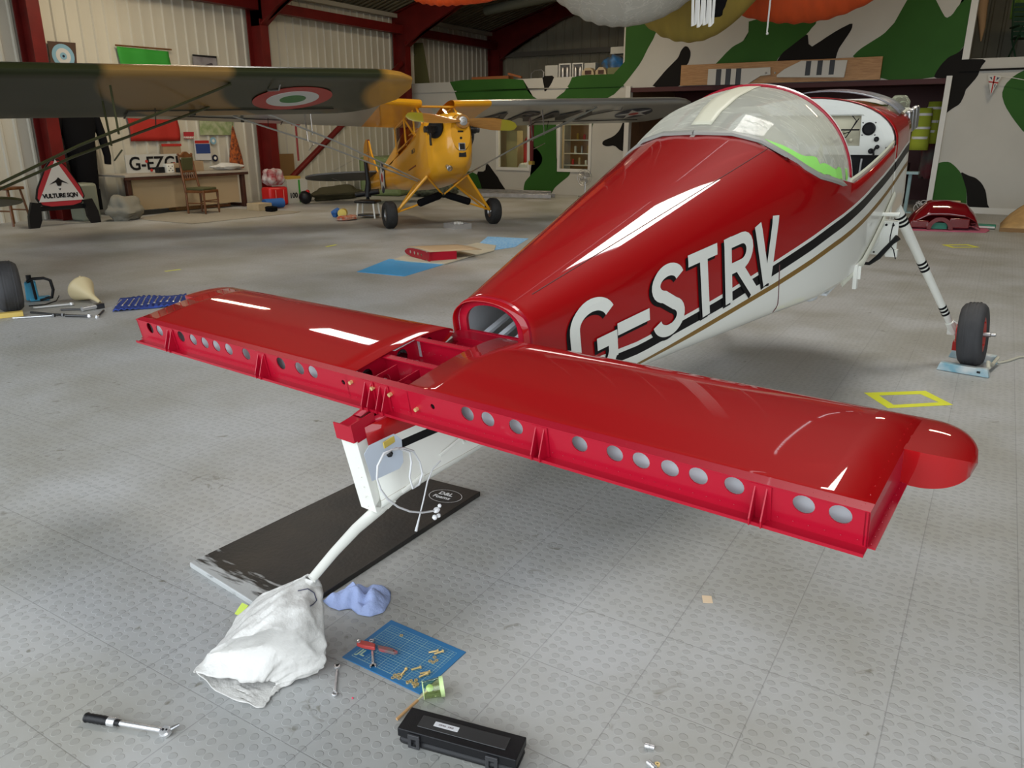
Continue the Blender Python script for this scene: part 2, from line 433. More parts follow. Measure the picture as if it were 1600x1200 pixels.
b = MB(); A, B = V((-14.55, 13.5, .45)), V((-14.55, 17.9, 3.35)); b.tube([A, B], .07, 12)
struct('steel_bracing', b, oxide)
b = MB(); b.box((-8.6, 18.0, 5.2), (.09, .09, 2.4)); struct('steel_hanger', b, oxide)
b = MB(); b.tube([(-12.9, 19.6, 4.75), (-9.5, 19.6, 5.05)], .13, 12); struct('roof_duct', b, mat('grey lagged duct', (.12, .13, .10), .7))

# ---- camouflage partition at the back
YP = 18.45
def P(px, py): q = wy(px, py, YP); return (q.x, q.z)
W1 = (P(776, 267)[0], P(828, 267)[0]); W2 = (P(871, 267)[0], P(923, 267)[0]); WZ0, WZ1 = .58, 2.0
b = MB()
outer = [(-14.88, 0), (-8.0, 0), (-8.0, 2.57), (-1.2, 2.57), (-1.2, 0), (9.9, 0), (9.9, 2.91), (-1.0, 2.91), (-1.0, 7.0), (-8.2, 6.4), (-8.2, 2.88), (-14.88, 2.86)]
def rect(a, c, z0, z1): return [(a, z0), (c, z0), (c, z1), (a, z1)]
b.prism(outer, (0, YP+.1, 0), X3, Z3, .1, m=0, holes=[rect(W1[0]+.07, W1[1]-.07, WZ0+.06, WZ1-.06), rect(W2[0]+.07, W2[1]-.07, WZ0+.06, WZ1-.06)])
def smooth_poly(pts, k=2):
    for _ in range(k):
        out = []
        for i, p in enumerate(pts):
            q = pts[(i+1) % len(pts)]
            if math.hypot(q[0]-p[0], q[1]-p[1]) < .03: out.append(p); continue
            out += [(p[0]*.8+q[0]*.2, p[1]*.8+q[1]*.2), (p[0]*.2+q[0]*.8, p[1]*.2+q[1]*.8)]
        pts = out
    return pts
def camo(pix, m, lift=.004, sm=1):
    b.prism(smooth_poly([P(*p) for p in pix], sm), (0, YP, 0), X3, Z3, lift, m=m)
def camoz(pts, m, lift=.004, sm=1):
    b.prism(smooth_poly(pts, sm), (0, YP, 0), X3, Z3, lift, m=m)
def K6(L): return [(700+x/5.3333, 80+y/5.3333) for x, y in L]
def K4(L, ox=900): return [(ox+x/4, y/4) for x, y in L]
camo(K6([(8, 243), (620, 225), (650, 290), (668, 340), (720, 386), (800, 420), (700, 430), (90, 430), (70, 385), (45, 310)]), 1)
camo([(895, 118), (975.5, 115), (979, 20), (1040, 10), (1022, 59), (1014, 72), (1002, 97), (987, 117), (975, 132), (956, 151), (900, 175), (860, 165), (870, 152), (880, 146), (889, 133)], 1)
camo([(847, 119), (867, 118), (861, 132), (851, 145), (850, 133)], 2, .006)
camo([(1070, 72), (1075, 73), (1079, 80), (1079, 88), (1075, 100), (1066, 107), (1066, 137), (1017, 137), (1030, 122), (1040, 110), (1050, 100), (1060, 90), (1064, 79)], 2, .006)
camo([(1170, 30), (1170, 48), (1167, 58), (1160, 65), (1146, 72), (1135, 82), (1126, 92), (1117, 101), (1140, 112), (1213, 108), (1213, 95), (1223, 82), (1233, 75), (1250, 62), (1263, 51), (1268, 44), (1276, 36), (1276, 20)], 1)
camo(K4([(45, 400), (90, 330), (130, 300), (200, 245), (250, 208), (250, 270), (270, 293), (300, 282), (345, 245), (440, 185), (530, 140), (525, 180), (490, 235), (460, 270), (440, 310), (415, 380), (415, 400)], 1200), 2, .006)
camo(K4([(520, 362), (570, 310), (640, 265), (720, 215), (780, 160), (830, 70), (870, 0), (930, -100), (1000, -100), (1050, 0), (1080, 60), (1112, 115), (1150, 95), (1190, 35), (1230, 0), (1250, -100), (1288, -100), (1240, 270), (1190, 330), (1130, 355), (1085, 400), (1050, 450), (1035, 490), (690, 503), (690, 400)], 1200), 1)
camo(K4([(1239, 275), (1233, 368), (1370, 370), (1330, 420), (1310, 480), (1240, 550), (1225, 600), (1200, 650), (1150, 680), (1108, 712), (1128, 490), (1035, 488), (1050, 450), (1085, 400), (1130, 355), (1190, 330)], 1200), 2, .006)
camo(K4([(1640, 420), (1540, 470), (1480, 530), (1460, 590), (1480, 660), (1530, 740), (1600, 830), (1700, 900), (1900, 700), (1800, 450)], 1200), 1)
def K5(L): return [(1440+x/4.615, 100+y/4.615) for x, y in L]
camo(K5([(115, 718), (150, 705), (200, 705), (240, 735), (280, 780), (300, 830), (325, 910), (325, 1075), (60, 1100), (70, 1005)]), 1)
camo(K5([(280, 775), (340, 805), (390, 820), (435, 860), (465, 920), (470, 1000), (495, 1050), (498, 1075), (330, 1075), (325, 910), (300, 830)]), 2, .006)
# lower left part, between and under the windows (patches kept off the glass)
w2l = (W2[0]+.05 - 0); 
camo([(836, 165), (869, 165), (869, 262), (892, 267), (889, 275), (880, 282), (868, 292), (862, 300), (859, 312), (817, 312), (819, 286), (826, 277), (837, 266), (846, 256), (848, 247), (844, 238), (835, 229), (830, 225), (830, 180)], 1)
camo([(924, 165), (928, 190), (924, 203)], 1)
camo([(980, 170), (973, 192), (968, 204), (959, 213), (942, 220), (941, 226), (948, 229), (960, 227), (970, 236), (981, 236), (985, 200), (986, 170)], 2, .006)
camo([(700, 268), (745, 268), (757, 296), (760, 312), (700, 312)], 1)
camo([(744, 268), (758, 268), (760, 254), (766, 260), (771, 270), (777, 275), (783, 287), (790, 296), (800, 312), (757, 312), (752, 290)], 2, .006)
struct('wall_camouflage', b, [pale, cgreen, cblack], smooth=0)
# mouldings
b = MB()
for xa, xb, k_ in ((-14.88, P(714, 135)[0], 0), (P(714, 135)[0], P(823, 135)[0], 1), (P(823, 135)[0], P(889, 135)[0], 0), (P(889, 135)[0], P(975, 135)[0], 1)): b.box(((xa+xb)/2, YP-.015, 2.62), (xb-xa, .035, .025), m=k_)
struct('trim_4', b, [pale, cgreen])
b = MB(); b.box((4.45, YP-.02, 2.70), (11, .04, .035)); struct('trim_5', b, cblack)
b = MB(); b.box((-1.2, YP-.01, 1.3), (.1, .16, 2.62)); struct('trim_6', b, whiteframe)
b = MB(); b.box((-8.0, YP-.01, 1.3), (.12, .16, 2.62)); struct('trim_7', b, whiteframe)
b = MB(); b.box((-.98, YP+.12, 4.2), (.12, .3, 2.6)); struct('trim_8', b, whiteframe)
b = MB(); b.box((4.4, YP-.02, .06), (11, .03, .12)); struct('baseboard_right', b, whiteframe)
b = MB(); b.box((-4.6, YP+.05, 2.52), (6.7, .2, .1)); struct('trim_9', b, maroon)
for i, (a, c) in enumerate((W1, W2)):
    e = thing('window_%d' % (i+1), None, None, ((a+c)/2, YP, (WZ0+WZ1)/2)); e['kind'] = 'structure'
    w, h = (c-a)/2, (WZ1-WZ0)/2
    b = MB(); b.prism(rect(-w, w, -h, h), (0, .05, 0), X3, Z3, .08, holes=[rect(-w+.075, w-.075, -h+.075, h-.075)]); struct('window_frame', b, whiteframe, e)
    b = MB(); b.box((0, .03, 0), (2*w-.14, .008, 2*h-.14)); struct('pane', b, glass, e)
# storage loft and the rooms behind the partition
b = MB(); b.box((-11.5, 20.8, 2.74), (6.7, 4.4, .2)); struct('loft_floor', b, mat('chipboard', (.30, .22, .12), .7, var=.2, vscale=12))
b = MB(); b.box((4.4, 20.8, 2.8), (11, 4.4, .18)); struct('loft_floor', b, mat('chipboard', (.3, .22, .12)))
b = MB(); b.box((-8.05, 20.8, 1.3), (.1, 4.5, 2.6)); b.box((-1.1, 20.8, 1.3), (.1, 4.5, 2.6)); struct('wall_store', b, mat('brown ply', (.16, .085, .04), .6, var=.2))
b = MB(); b.box((-4.6, 21.6, 1.3), (6.8, .1, 2.6)); b.box((-4.6, 20.6, 2.62), (6.8, 4.2, .06)); struct('wall_store_back', b, maroon)
b = MB(); b.box((-11.5, 20.9, 1.3), (6.8, .1, 2.6)); struct('wall_office_back', b, mat('cream office wall', (.5, .42, .28), .7))
area('office lamp light', (-10.3, 19.6, 2.35), (2.4, .3), 30, (1, .80, .52))
area('store lamp light', (-3.8, 19.6, 2.4), (1.2, .3), 8, (1, .86, .66))
# ================================================================ THE RED AND WHITE AIRCRAFT
# frame: x to starboard, y forward from the stabiliser spar, z up; nose-up attitude on the tail spring
A6, TH, RL = R(6), R(10.5), R(.35)
RR = V((math.cos(A6), -math.sin(A6), 0)); FF = V((math.sin(A6), math.cos(A6), 0)); O3 = V((-1.405, 1.555, .84))
AXX = RR*math.cos(RL) + Z3*math.sin(RL); _z0 = -RR*math.sin(RL) + Z3*math.cos(RL)
AXY = FF*math.cos(TH) + _z0*math.sin(TH); AXZ = -FF*math.sin(TH) + _z0*math.cos(TH)
RV = thing('light_aircraft', 'low wing red and white light aircraft without wings, registration G-STRV on its side', 'aircraft')
m4 = Matrix.Identity(4)
for i in range(3): m4[i][0], m4[i][1], m4[i][2], m4[i][3] = AXX[i], AXY[i], AXZ[i], O3[i]
RV.matrix_world = m4
def A2W(p): return O3 + AXX*p[0] + AXY*p[1] + AXZ*p[2]
def W2A(p): q = V(p)-O3; return V((q.dot(AXX), q.dot(AXY), q.dot(AXZ)))
def AP(px, py, x=None, y=None, z=None):
    v = ray(px, py)
    for n, val in ((AXX, x), (AXY, y), (AXZ, z)):
        if val is not None: return W2A(CAM + v*((val - (CAM-O3).dot(n))/v.dot(n)))

WK = [(-.16, .035), (0, .055), (.53, .155), (2.2, .505), (2.5, .545), (2.8, .555), (3.2, .54), (3.6, .512), (4.08, .468)]
BK = [(-.16, -.36), (.5, -.375), (1.1, -.40), (1.6, -.45), (2.0, -.49), (2.35, -.54), (2.8, -.58), (3.3, -.59), (4.08, -.575)]
TK = [(.53, .06), (1.3, .175), (2.13, .30), (2.5, .345), (3.3, .26), (3.55, .225), (4.08, .13)]
ZL = -.04
def smoothip(y, K):
    return (ip(y-.12, K) + ip(y, K)*2 + ip(y+.12, K))/4 if y > .7 else ip(y, K)
def fw_(y): return smoothip(y, WK)
def fb_(y): return smoothip(y, BK)
def ft_(y): return smoothip(y, TK) if y < 3.3 else ip(y, TK)
def fsx(y, z):
    w, zb = fw_(y), fb_(y); rc = min(.09, w*.6)
    if z >= ZL:
        zt = ft_(y); t = min(1, (z-ZL)/(zt-ZL)); return w*max(0, 1-t**2.2)**(1/2.2)
    if z >= zb+rc: return w
    t = min(1, (zb+rc-z)/rc); return w-rc+rc*math.sqrt(max(0, 1-t*t))
def kt(y): return ip(y, [(-.16, -.165), (.15, -.186), (.6, -.235), (1.03, -.268), (1.5, -.252), (1.9, -.22), (2.38, -.175), (3.0, -.148), (3.65, -.138), (3.97, -.13)])
def kth(y): return ip(y, [(.15, .026), (1, .034), (1.9, .045), (2.4, .050), (4.08, .055)])
def kw(y): return ip(y, [(-.16, .026), (.2, .024), (1.0, .016), (3.97, .016)])
def gt(y): return ip(y, [(.25, -.326), (1.04, -.340), (1.9, -.303), (2.39, -.268), (3.73, -.243), (3.97, -.24)])
def gth(y): return ip(y, [(.25, .001), (.8, .010), (1.4, .020), (2.4, .027), (4.08, .03)])
CUT = [(2.13, .30), (2.15, .245), (2.155, .19), (2.17, .13), (2.27, .08), (2.43, .024), (2.56, -.02), (2.62, ZL), (3.55, ZL)]
def zcut(y):
    if y <= 2.10: return ft_(y)
    if y < 2.62: return min(ft_(y), ip(y, [(2.10, .295), (2.135, .215), (2.16, .155), (2.20, .112), (2.27, .078), (2.43, .022), (2.56, -.02), (2.62, ZL)]))
    return ZL if y < 3.55 else ft_(y)
def ring(y, inset=0.0, k=1.0):
    """half section points bottom centre -> top; returns list of (x,z,material of the strip above)"""
    zb = fb_(y)+inset; pts = [(0, zb, 1)]; g1 = gt(y)-gth(y); g0 = gt(y)
    b1 = kt(y)-kth(y); b0 = kt(y); w0 = b0 + kw(y)
    for t in (0, .02, .08, .2, .42, .7): pts.append((None, zb+(g1-zb)*t, 1))
    pts += [(None, g1, 3), (None, g0, 1), (None, (g0*.5+b1*.5), 1), (None, b1, 2), (None, b0, 1), (None, w0, 0)]
    if y < .5:
        pts += [(None, w0*.6-.085*.4, 0), (None, -.085, 0)]; return [(max(0, (fsx(y, z) if x is None else x)-inset), z, m) for x, z, m in pts]
    pts += [(None, (w0+ZL)/2, 0), (None, ZL, 0)]
    zc = zcut(y) - (inset if zcut(y) > ZL else 0); zt = ft_(y)
    # even steps in arc angle
    t1 = min(1, max(0, (zc-ZL)/(zt-ZL))); a1 = math.asin(min(1, t1**1.1))
    for i in range(1, 15):
        a = a1*i/14; tt = math.sin(a)**(1/1.1)
        pts.append((None, ZL+(zt-ZL)*tt, 0))
    return [(max(0, (fsx(y, z) if x is None else x)-inset), z, m) for x, z, m in pts]
def fus(ys, inset=0.0, close=False):
    b = MB()
    prev = None
    for y in ys:
        rg = ring(y, inset); row = []
        for s in (1, -1): row.append([b.bm.verts.new((s*x, y, z)) for x, z, m in rg])
        if prev:
            for s in (0, 1):
                n = min(len(prev[0][s]), len(row[s]))
                for i in range(n-1):
                    b.mi = rg[i][2]; b._f([prev[0][s][i], prev[0][s][i+1], row[s][i+1], row[s][i]])
        prev = (row,)
    return b
def frange(a, c, n): return [a+(c-a)*i/n for i in range(n+1)]
YS = frange(.5, 2.10, 28) + [2.135, 2.16, 2.2, 2.27, 2.35, 2.43, 2.5, 2.56, 2.62] + frange(2.7, 3.5, 8) + [3.5499]
fb = fus(YS)
obj('fuselage', fb, [red, white, blackv, goldv], RV, smooth=28, solid=.004)
obj('tail_cone', fus(frange(-.10, .4999, 8)), [red, white, blackv, goldv], RV, smooth=28, solid=.004)
obj('cowl_deck', fus([3.55, 3.6, 3.7, 3.8, 3.9, 4.0, 4.08]), [red, white, blackv, goldv], RV, smooth=28, solid=.004)
b = MB()
b = fus([.52] + frange(.7, 2.05, 6) + [2.7, 3.0, 3.5], .014)
lin = obj('cabin_lining', b, [primer]*4, RV, smooth=28)
# tail deck between longerons, open in the middle
b = MB()
for s in (1, -1):
    b.mi = 0
    for y0, y1 in ((-.06, .1), (.1, .52)):
        b.quad((s*(fsx(y0, -.085)-.03), y0, -.087), (s*fsx(y0, -.085), y0, -.087), (s*fsx(y1, -.085), y1, -.087), (s*(fsx(y1, -.085)-.035), y1, -.087))
b.box((0, .05, -.089), (.10, .03, .005)); b.box((0, .46, -.089), (.28, .12, .005))
obj('tail_deck', b, redspar, RV, solid=.003)
# crease seams of the skins
b = MB()
def on_side(y, z, off=.002): return V((fsx(y, z)+off, y, z))
b.tube([on_side(y, .098+(y-1.0)*.115, .0012) for y in frange(.62, 2.1, 14)], .0016, 5)
b.tube([V((fsx(1.72, z)+.001, 1.905, z)) for z in frange(-.38, -.06, 8)], .0014, 5) if False else None
b.tube([on_side(1.93, z, .001) for z in frange(fb_(1.93)+.03, -.23, 10)], .0022, 5)
obj('skin_seam', b, mat('seam sealant', (.10, .03, .03), .6), RV)
# ---- tail bulkhead with its arched opening
def archpts(w, z0, zt, n=18, p=2.2):
    pts = [(w, z0)]
    for i in range(n+1):
        a = PI*i/n; c, s_ = math.cos(a), math.sin(a)
        pts.append((w*math.copysign(abs(c)**(2/p), c), ZL+(zt-ZL)*abs(s_)**(2/p)))
    return pts + [(-w, z0)]
b = MB(); b.prism(archpts(.156, -.10, .064), (0, .535, 0), X3, Z3, .012, holes=[[(x, z) for x, z in archpts(.108, -.066, .036)]])
b.box((0, .50, -.070), (.29, .06, .004)); b.box((0, .47, -.088), (.26, .004, .035))
for i in range(15):
    a = PI*i/14; b.ball((.132*math.cos(a), .521, ZL+.02+.075*math.sin(a)), .0022, 6)
obj('tail_bulkhead', b, redspar, RV, smooth=30)
b = MB()
for x0 in (-.085, -.02, .05):
    b.box((x0, 1.3, -.0), (.022, 1.5, .012), rot=Matrix.Rotation(R(8), 3, 'X'))
b.tube([(.06, .62, -.055), (.02, .9, -.03), (-.03, 1.25, -.10)], .004, 6)
obj('tailcone_stringer', b, primer, RV)

# ---- registration: strokes laid on the curved side
def stroke_mb(strokes, wd, dy, dz, lift, mb, m):
    mb.mi = m
    def mp(u, v): return on_side(u+dy, v+dz, lift)
    for si, st in enumerate(strokes):
        def mp(u, v, k_=.0005*si): return on_side(u+dy, v+dz, lift+k_)
        n = len(st); L = []
        for i in range(n):
            a = V(st[max(i-1, 0)]); c = V(st[min(i+1, n-1)]); p = V(st[i])
            d1 = (p-a).normalized() if i else (c-p).normalized(); d2 = (c-p).normalized() if i < n-1 else d1
            d = (d1+d2).normalized(); nrm = V((-d.y, d.x)); k = 1/max(.5, nrm.dot(V((-d1.y, d1.x))))
            L.append((p+nrm*wd/2*k, p-nrm*wd/2*k))
        for (a0, a1), (c0, c1) in zip(L, L[1:]):
            N = max(1, int((c0-a0).length/.03))
            for j in range(N):
                q = [a0.lerp(c0, j/N), a0.lerp(c0, (j+1)/N), a1.lerp(c1, (j+1)/N), a1.lerp(c1, j/N)]
                mid = lambda i_, j_: q[i_].lerp(q[j_], .5)
                mb.quad(mp(*q[0]), mp(*q[1]), mp(*mid(1, 2)), mp(*mid(0, 3))); mb.quad(mp(*mid(0, 3)), mp(*mid(1, 2)), mp(*q[2]), mp(*q[3]))
def arc(cx, cz, rx, rz, a0, a1, n=14): return [V((cx+rx*math.cos(R(a0+(a1-a0)*i/n)), cz+rz*math.sin(R(a0+(a1-a0)*i/n)))) for i in range(n+1)]
T_ = -.010; B_ = -.285; SW = .046; h2 = SW/2
def V2(*a): return [V(q) for q in a]
def glyphs():
    g = []
    # G
    cx, rx = .80, .088
    g.append(('G', [arc(cx, -.105, rx, .07, 22, 90, 8) + arc(cx, -.105, rx, .07, 90, 180, 8)[1:] + arc(cx, -.225, rx, .07, 180, 270, 8) + arc(cx, -.225, rx, .07, 270, 350, 8)[1:], V2((cx+rx, -.26), (cx+rx, -.17)), V2((cx+rx+h2, -.185), (cx+.01, -.185))]))
    g.append(('dash', [V2((.915, -.165), (1.085, -.165))]))
    c = 1.193; r = .068
    g.append(('S', [arc(c, -.080, r, .050, 15, 90, 6) + arc(c, -.080, r, .050, 90, 250, 12)[1:] + arc(c, -.215, r, .052, 75, -90, 12)[1:] + arc(c, -.215, r, .052, -90, -170, 8)[1:]]))
    g.append(('T', [V2((1.31, T_-h2), (1.487, T_-h2)), V2((1.40, T_-h2), (1.415, B_))]))
    g.append(('R', [V2((1.553, T_), (1.565, B_)), V2((1.56, T_-h2), (1.64, T_-h2)) + arc(1.645, -.088, .055, .055, 90, -90, 10) + V2((1.56, -.143)), V2((1.63, -.15), (1.735, B_))]))
    g.append(('V', [V2((1.757, T_), (1.828, B_)), V2((1.885, T_+.006), (1.835, B_))]))
    return g
for nm, st in glyphs():
    b = MB(); stroke_mb(st, SW+.004, -.012, -.010, .0030, b, 1); stroke_mb(st, SW, 0, 0, .0055, b, 0)
    obj('registration_letter', b, [white, blackv], RV, smooth=0, merge=False)
# port side registration is out of sight and left off

# ---- canopy bubble, slid back
def cwz(y): return ip(y, [(2.0, .27), (2.13, .315), (2.25, .36), (2.4, .392), (2.6, .402), (2.8, .395)])
def cww(y): return ip(y, [(2.0, .44), (2.2, .50), (2.4, .535), (2.6, .515), (2.72, .50)])
def canopy_pt(y, a, off=0):
    w = cww(y)+off; zt = cwz(y)+off; z0 = -.08; c, s_ = math.cos(a), math.sin(a)
    return V((w*math.copysign(abs(c)**(1/1.05), c), y, z0+(zt-z0)*abs(s_)**(1/1.05)))
def canopy_a0(y):
    zc = ip(y, [(2.0, .30), (2.08, .293), (2.12, .245), (2.15, .18), (2.2, .118), (2.27, .07), (2.43, .01), (2.56, -.035), (2.72, -.075)])
    return math.asin(min(1, max(0, (zc+.08)/(cwz(y)+.08))**1.05))
def canopy_fn(i, j, y0=2.03, y1=2.715):
    y = y0+(y1-y0)*i; a0 = canopy_a0(y); a0 = min(a0, PI/2-.02); return canopy_pt(y, a0+(PI-2*a0)*j, .004)
b = MB(); b.sheet(canopy_fn, 26, 40)
can = obj('canopy', b, film, RV, smooth=60)
can['label'] = 'bubble canopy covered in milky protective film'
# skirt round the rear edge
b = MB()
for s in (1, -1):
    path = [canopy_pt(y, canopy_a0(y) if s > 0 else PI-canopy_a0(y), .008) for y in (2.06, 2.09, 2.12, 2.15, 2.2, 2.27, 2.35, 2.43, 2.56, 2.65, 2.715)]
    b.tube(path, .012, 6, squash=1.6)
obj('canopy_skirt', b, mat('grey fibreglass', (.28, .28, .25), .5), can)
hoop = [canopy_pt(2.715, a, .0) for a in frange(0, PI, 40)]
b = MB(); b.tube([(p.x, p.y+.012, p.z+.004) for p in hoop], .011, 8); obj('canopy_bow', b, white, can)
b = MB(); b.tube([(p.x*1.012, p.y-.010, p.z*1.012+.003) for p in hoop], .009, 8); obj('canopy_edge', b, redspar, can)
b = MB(); b.sheet(lambda i, j: canopy_pt(2.13+.575*i, PI/2 + (.10-.20*j)*(1.0 if i > .2 else .9), .0075), 16, 4)
t = obj('centre_strip', b, mat('cream protective strip', (.66, .64, .50), .5), can, solid=.0015)
# lime tape along the starboard rear edge
b = MB()
def edge_strip(ya, yb, za, zb, n=10, lift=.009):
    def f(i, j):
        y = ya+(yb-ya)*i; a = canopy_a0(y); return canopy_pt(y, a+za+(zb-za)*j+.02*math.sin(i*9), lift)
    b.sheet(f, n, 2)
edge_strip(2.14, 2.30, .02, .19); obj('masking_tape', b, lime, can, solid=.001, smooth=0)
b = MB(); edge_strip(2.30, 2.50, .02, .13); obj('masking_tape', b, lime, can, solid=.001, smooth=0)
b = MB(); edge_strip(2.58, 2.62, .03, .14); obj('masking_tape', b, lime, can, solid=.001, smooth=0)
b = MB(); b.ball((.42, 2.50, .11), .035, 10, sz=(.25, 1, 1.5)); obj('tape_ball', b, mat('yellow wadding', (.62, .58, .15), .8), can)
# inside, seen through the film and behind the bow
b = MB()
b.tube([(.40, 2.35, -.1), (.36, 2.42, .18), (.15, 2.45, .33), (-.15, 2.45, .33), (-.36, 2.42, .18), (-.40, 2.35, -.1)], .016, 8)
b.tube([(0, 2.45, .33), (0, 2.2, .26)], .012, 8)
obj('roll_bar', b, white, RV)
for s in (-1, 1):
    b = MB(); b.box((s*.24, 2.55, -.35), (.40, .10, .52), rot=Matrix.Rotation(R(-12), 3, 'X')); b.box((s*.24, 2.82, -.50), (.40, .42, .08)); obj('seat', b, primer, RV, bevel=.02)
b = MB(); b.box((0, 3.0, -.565), (.98, 1.0, .012)); obj('cabin_floor', b, primer, RV)
b = MB()
for i in range(7): b.tube([(-.1+.09*i, 3.42, -.12), (-.08+.09*i, 3.35, -.3), (-.12+.1*i, 3.2, -.52)], .004, 5)
obj('wiring_loom', b, [blackp], RV)
b = MB()
for i in range(4): b.tube([(.12+.08*i, 3.45, -.1), (.15+.07*i, 3.38, -.3), (.1+.08*i, 3.25, -.5)], .005, 5)
obj('wiring_loom', b, mat('white cable', (.6, .6, .6), .4), RV)
# rails
for s in (-1, 1):
    b = MB(); b.tube([(s*(fw_(y)-.018), y, ZL+.008) for y in frange(2.62, 3.56, 8)], .016, 6, squash=.5, up=(0, 0, 1)); obj('cabin_rail', b, mat('cream rail', (.66, .66, .52), .4), RV)
# ---- instrument panel 
def arch2(w, zb, zt, n=20, p=2.2, zl=ZL):
    return [(w, zb)] + [(w*math.copysign(abs(math.cos(PI*i/n))**(2/p), math.cos(PI*i/n)), zl+(zt-zl)*abs(math.sin(PI*i/n))**(2/p)) for i in range(n+1)] + [(-w, zb)]
b = MB(); holes = [[(-.30, -.05), (.315, -.05), (.315, .125), (-.30, .125)], circ(.360, .045, .036, 20), circ(.405, -.012, .012, 12), circ(.412, -.055, .010, 12), circ(.38, -.078, .013, 12)]
b.prism(arch2(.455, -.10, .182, zl=-.06), (0, 3.56, 0), X3, Z3, .006, holes=holes)
pan = obj('instrument_panel', b, white, RV)
b = MB(); b.prism(arch2(.50, -.06, .215), (0, 3.575, 0), X3, Z3, .02, holes=[arch2(.45, -.055, .176, zl=-.055)]); obj('panel_surround', b, white, RV)
b = MB(); b.lathe([(.0, 0), (.033, 0), (.035, -.012), (.030, -.016), (.028, -.010), (0, -.010)], (.360, 3.555, .045), (0, 1, 0), 24)
for sx_ in (-1, 1):
    for sz_ in (-1, 1): b.ball((.360+sx_*.034, 3.55, .045+sz_*.034), .004, 6)
obj('gauge', b, blackp, pan)
for (x, z, r) in ((.405, -.012, .014), (.412, -.055, .012), (.38, -.078, .015)):
    b = MB(); b.lathe([(0, 0), (r, 0), (r, -.008), (r*.6, -.008), (r*.6, -.025), (0, -.028)], (x, 3.555, z), (0, 1, 0), 14); obj('knob', b, blackp, pan)
b = MB(); b.tube([(.412, 3.53, -.05), (.40, 3.525, -.075), (.405, 3.52, -.10)], .006, 6); obj('key', b, blackp, pan)
b = MB(); b.box((.0, 3.62, .03), (.62, .01, .20)); b.box((.18, 3.58, .0), (.06, .05, .05)); b.ball((.26, 3.58, -.02), .012, 8)
obj('panel_back_tray', b, mat('cream primer', (.62, .58, .42), .5), RV)
b = MB(); b.tube([(.30, 3.56, .10), (.27, 3.55, .05), (.24, 3.55, .0), (.18, 3.55, -.02)], .003, 5); b.tube([(.26, 3.56, .12), (.29, 3.55, .09), (.26, 3.55, .03), (.20, 3.55, .01)], .003, 5); b.tube([(.21, 3.55, .04), (.31, 3.55, .04)], .004, 5); b.tube([(.2, 3.56, -.01), (.17, 3.56, -.03), (.15, 3.56, .0)], .01, 6)
obj('panel_wiring', b, blackp, RV)
b = MB(); b.prism(arch2(.455, -.57, .13), (0, 4.088, 0), X3, Z3, .006); obj('firewall', b, dullsteel, RV)
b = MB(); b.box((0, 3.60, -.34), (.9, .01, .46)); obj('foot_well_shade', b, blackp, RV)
# clear windscreen resting on the nose deck and the white engine beyond the firewall
b = MB()
def ws(i, j):
    a = R(22)+R(136)*j; y = 3.86+.22*i; w = .46-.02*i; zt = .215-.02*i; return V((w*math.cos(a)*1.05, y, -.04+(zt+.04)*math.sin(a)**.8))
b.sheet(ws, 4, 24); obj('windscreen', b, mat('grey rubber edged acrylic', (.22, .23, .25), .25, alpha=.75), RV, solid=.006)
b = MB(); b.box((.30, 4.32, -.06), (.20, .30, .16)); b.box((-.30, 4.32, -.06), (.20, .30, .16)); b.box((0, 4.33, -.04), (.44, .44, .22))
eng = obj('engine', b, mat('white engine paint', (.6, .6, .58), .4), RV, bevel=.03)
for k in range(3):
    b = MB(); b.box((.415, 4.24+k*.09, -.04), (.04, .07, .14)); obj('rocker_cover', b, dullsteel, eng, bevel=.012)
b = MB(); b.lathe([(0, 0), (.06, 0), (.06, .06), (.04, .09), (0, .09)], (.34, 4.30, .02), (0, .3, 1), 20); obj('wrapped_inlet', b, clearcup, eng)

# ---- horizontal stabiliser
HS = bpy.data.objects.new('horizontal_stabilizer', None); C.objects.link(HS); HS.parent = RV
CH = .455
def hz(y):   # half thickness
    if y < .16: return .040 + .004*(y/.16)
    t = (y-.16)/(CH-.16); return .044*math.sqrt(max(0, 1-t*t))
prof = [y for y in (0, .04, .08, .12, .16, .22, .28, .33, .37, .40, .42, .435, .446, .453, .455)]
def hs_skin(x0, x1, xr=None, upper_only=False, n=12):
    b = MB(); pts = [(y, -.04+hz(y)) for y in prof] + [(y, -.04-hz(y)) for y in prof[::-1][1:]]
    def f(i, j):
        k = int(round(j*(len(pts)-1))); y, z = pts[k]; x = x0+(x1-x0)*i
        return V((x, y, z))
    b.sheet(f, n, len(pts)-1)
    for x in frange(x0+.02, x1-.02, 40): b.ball((x, .012, .0005), .0019, 4)
    for y in frange(.02, .40, 12): b.ball((x1-.015 if x1 > 0 else x0+.015, y, -.04+hz(y)+.0003), .0019, 4)
    return b
obj('skin', hs_skin(.108, 1.308), red, HS, smooth=40, solid=.0012)
obj('skin', hs_skin(-1.308, -.108), red, HS, smooth=40, solid=.0012)
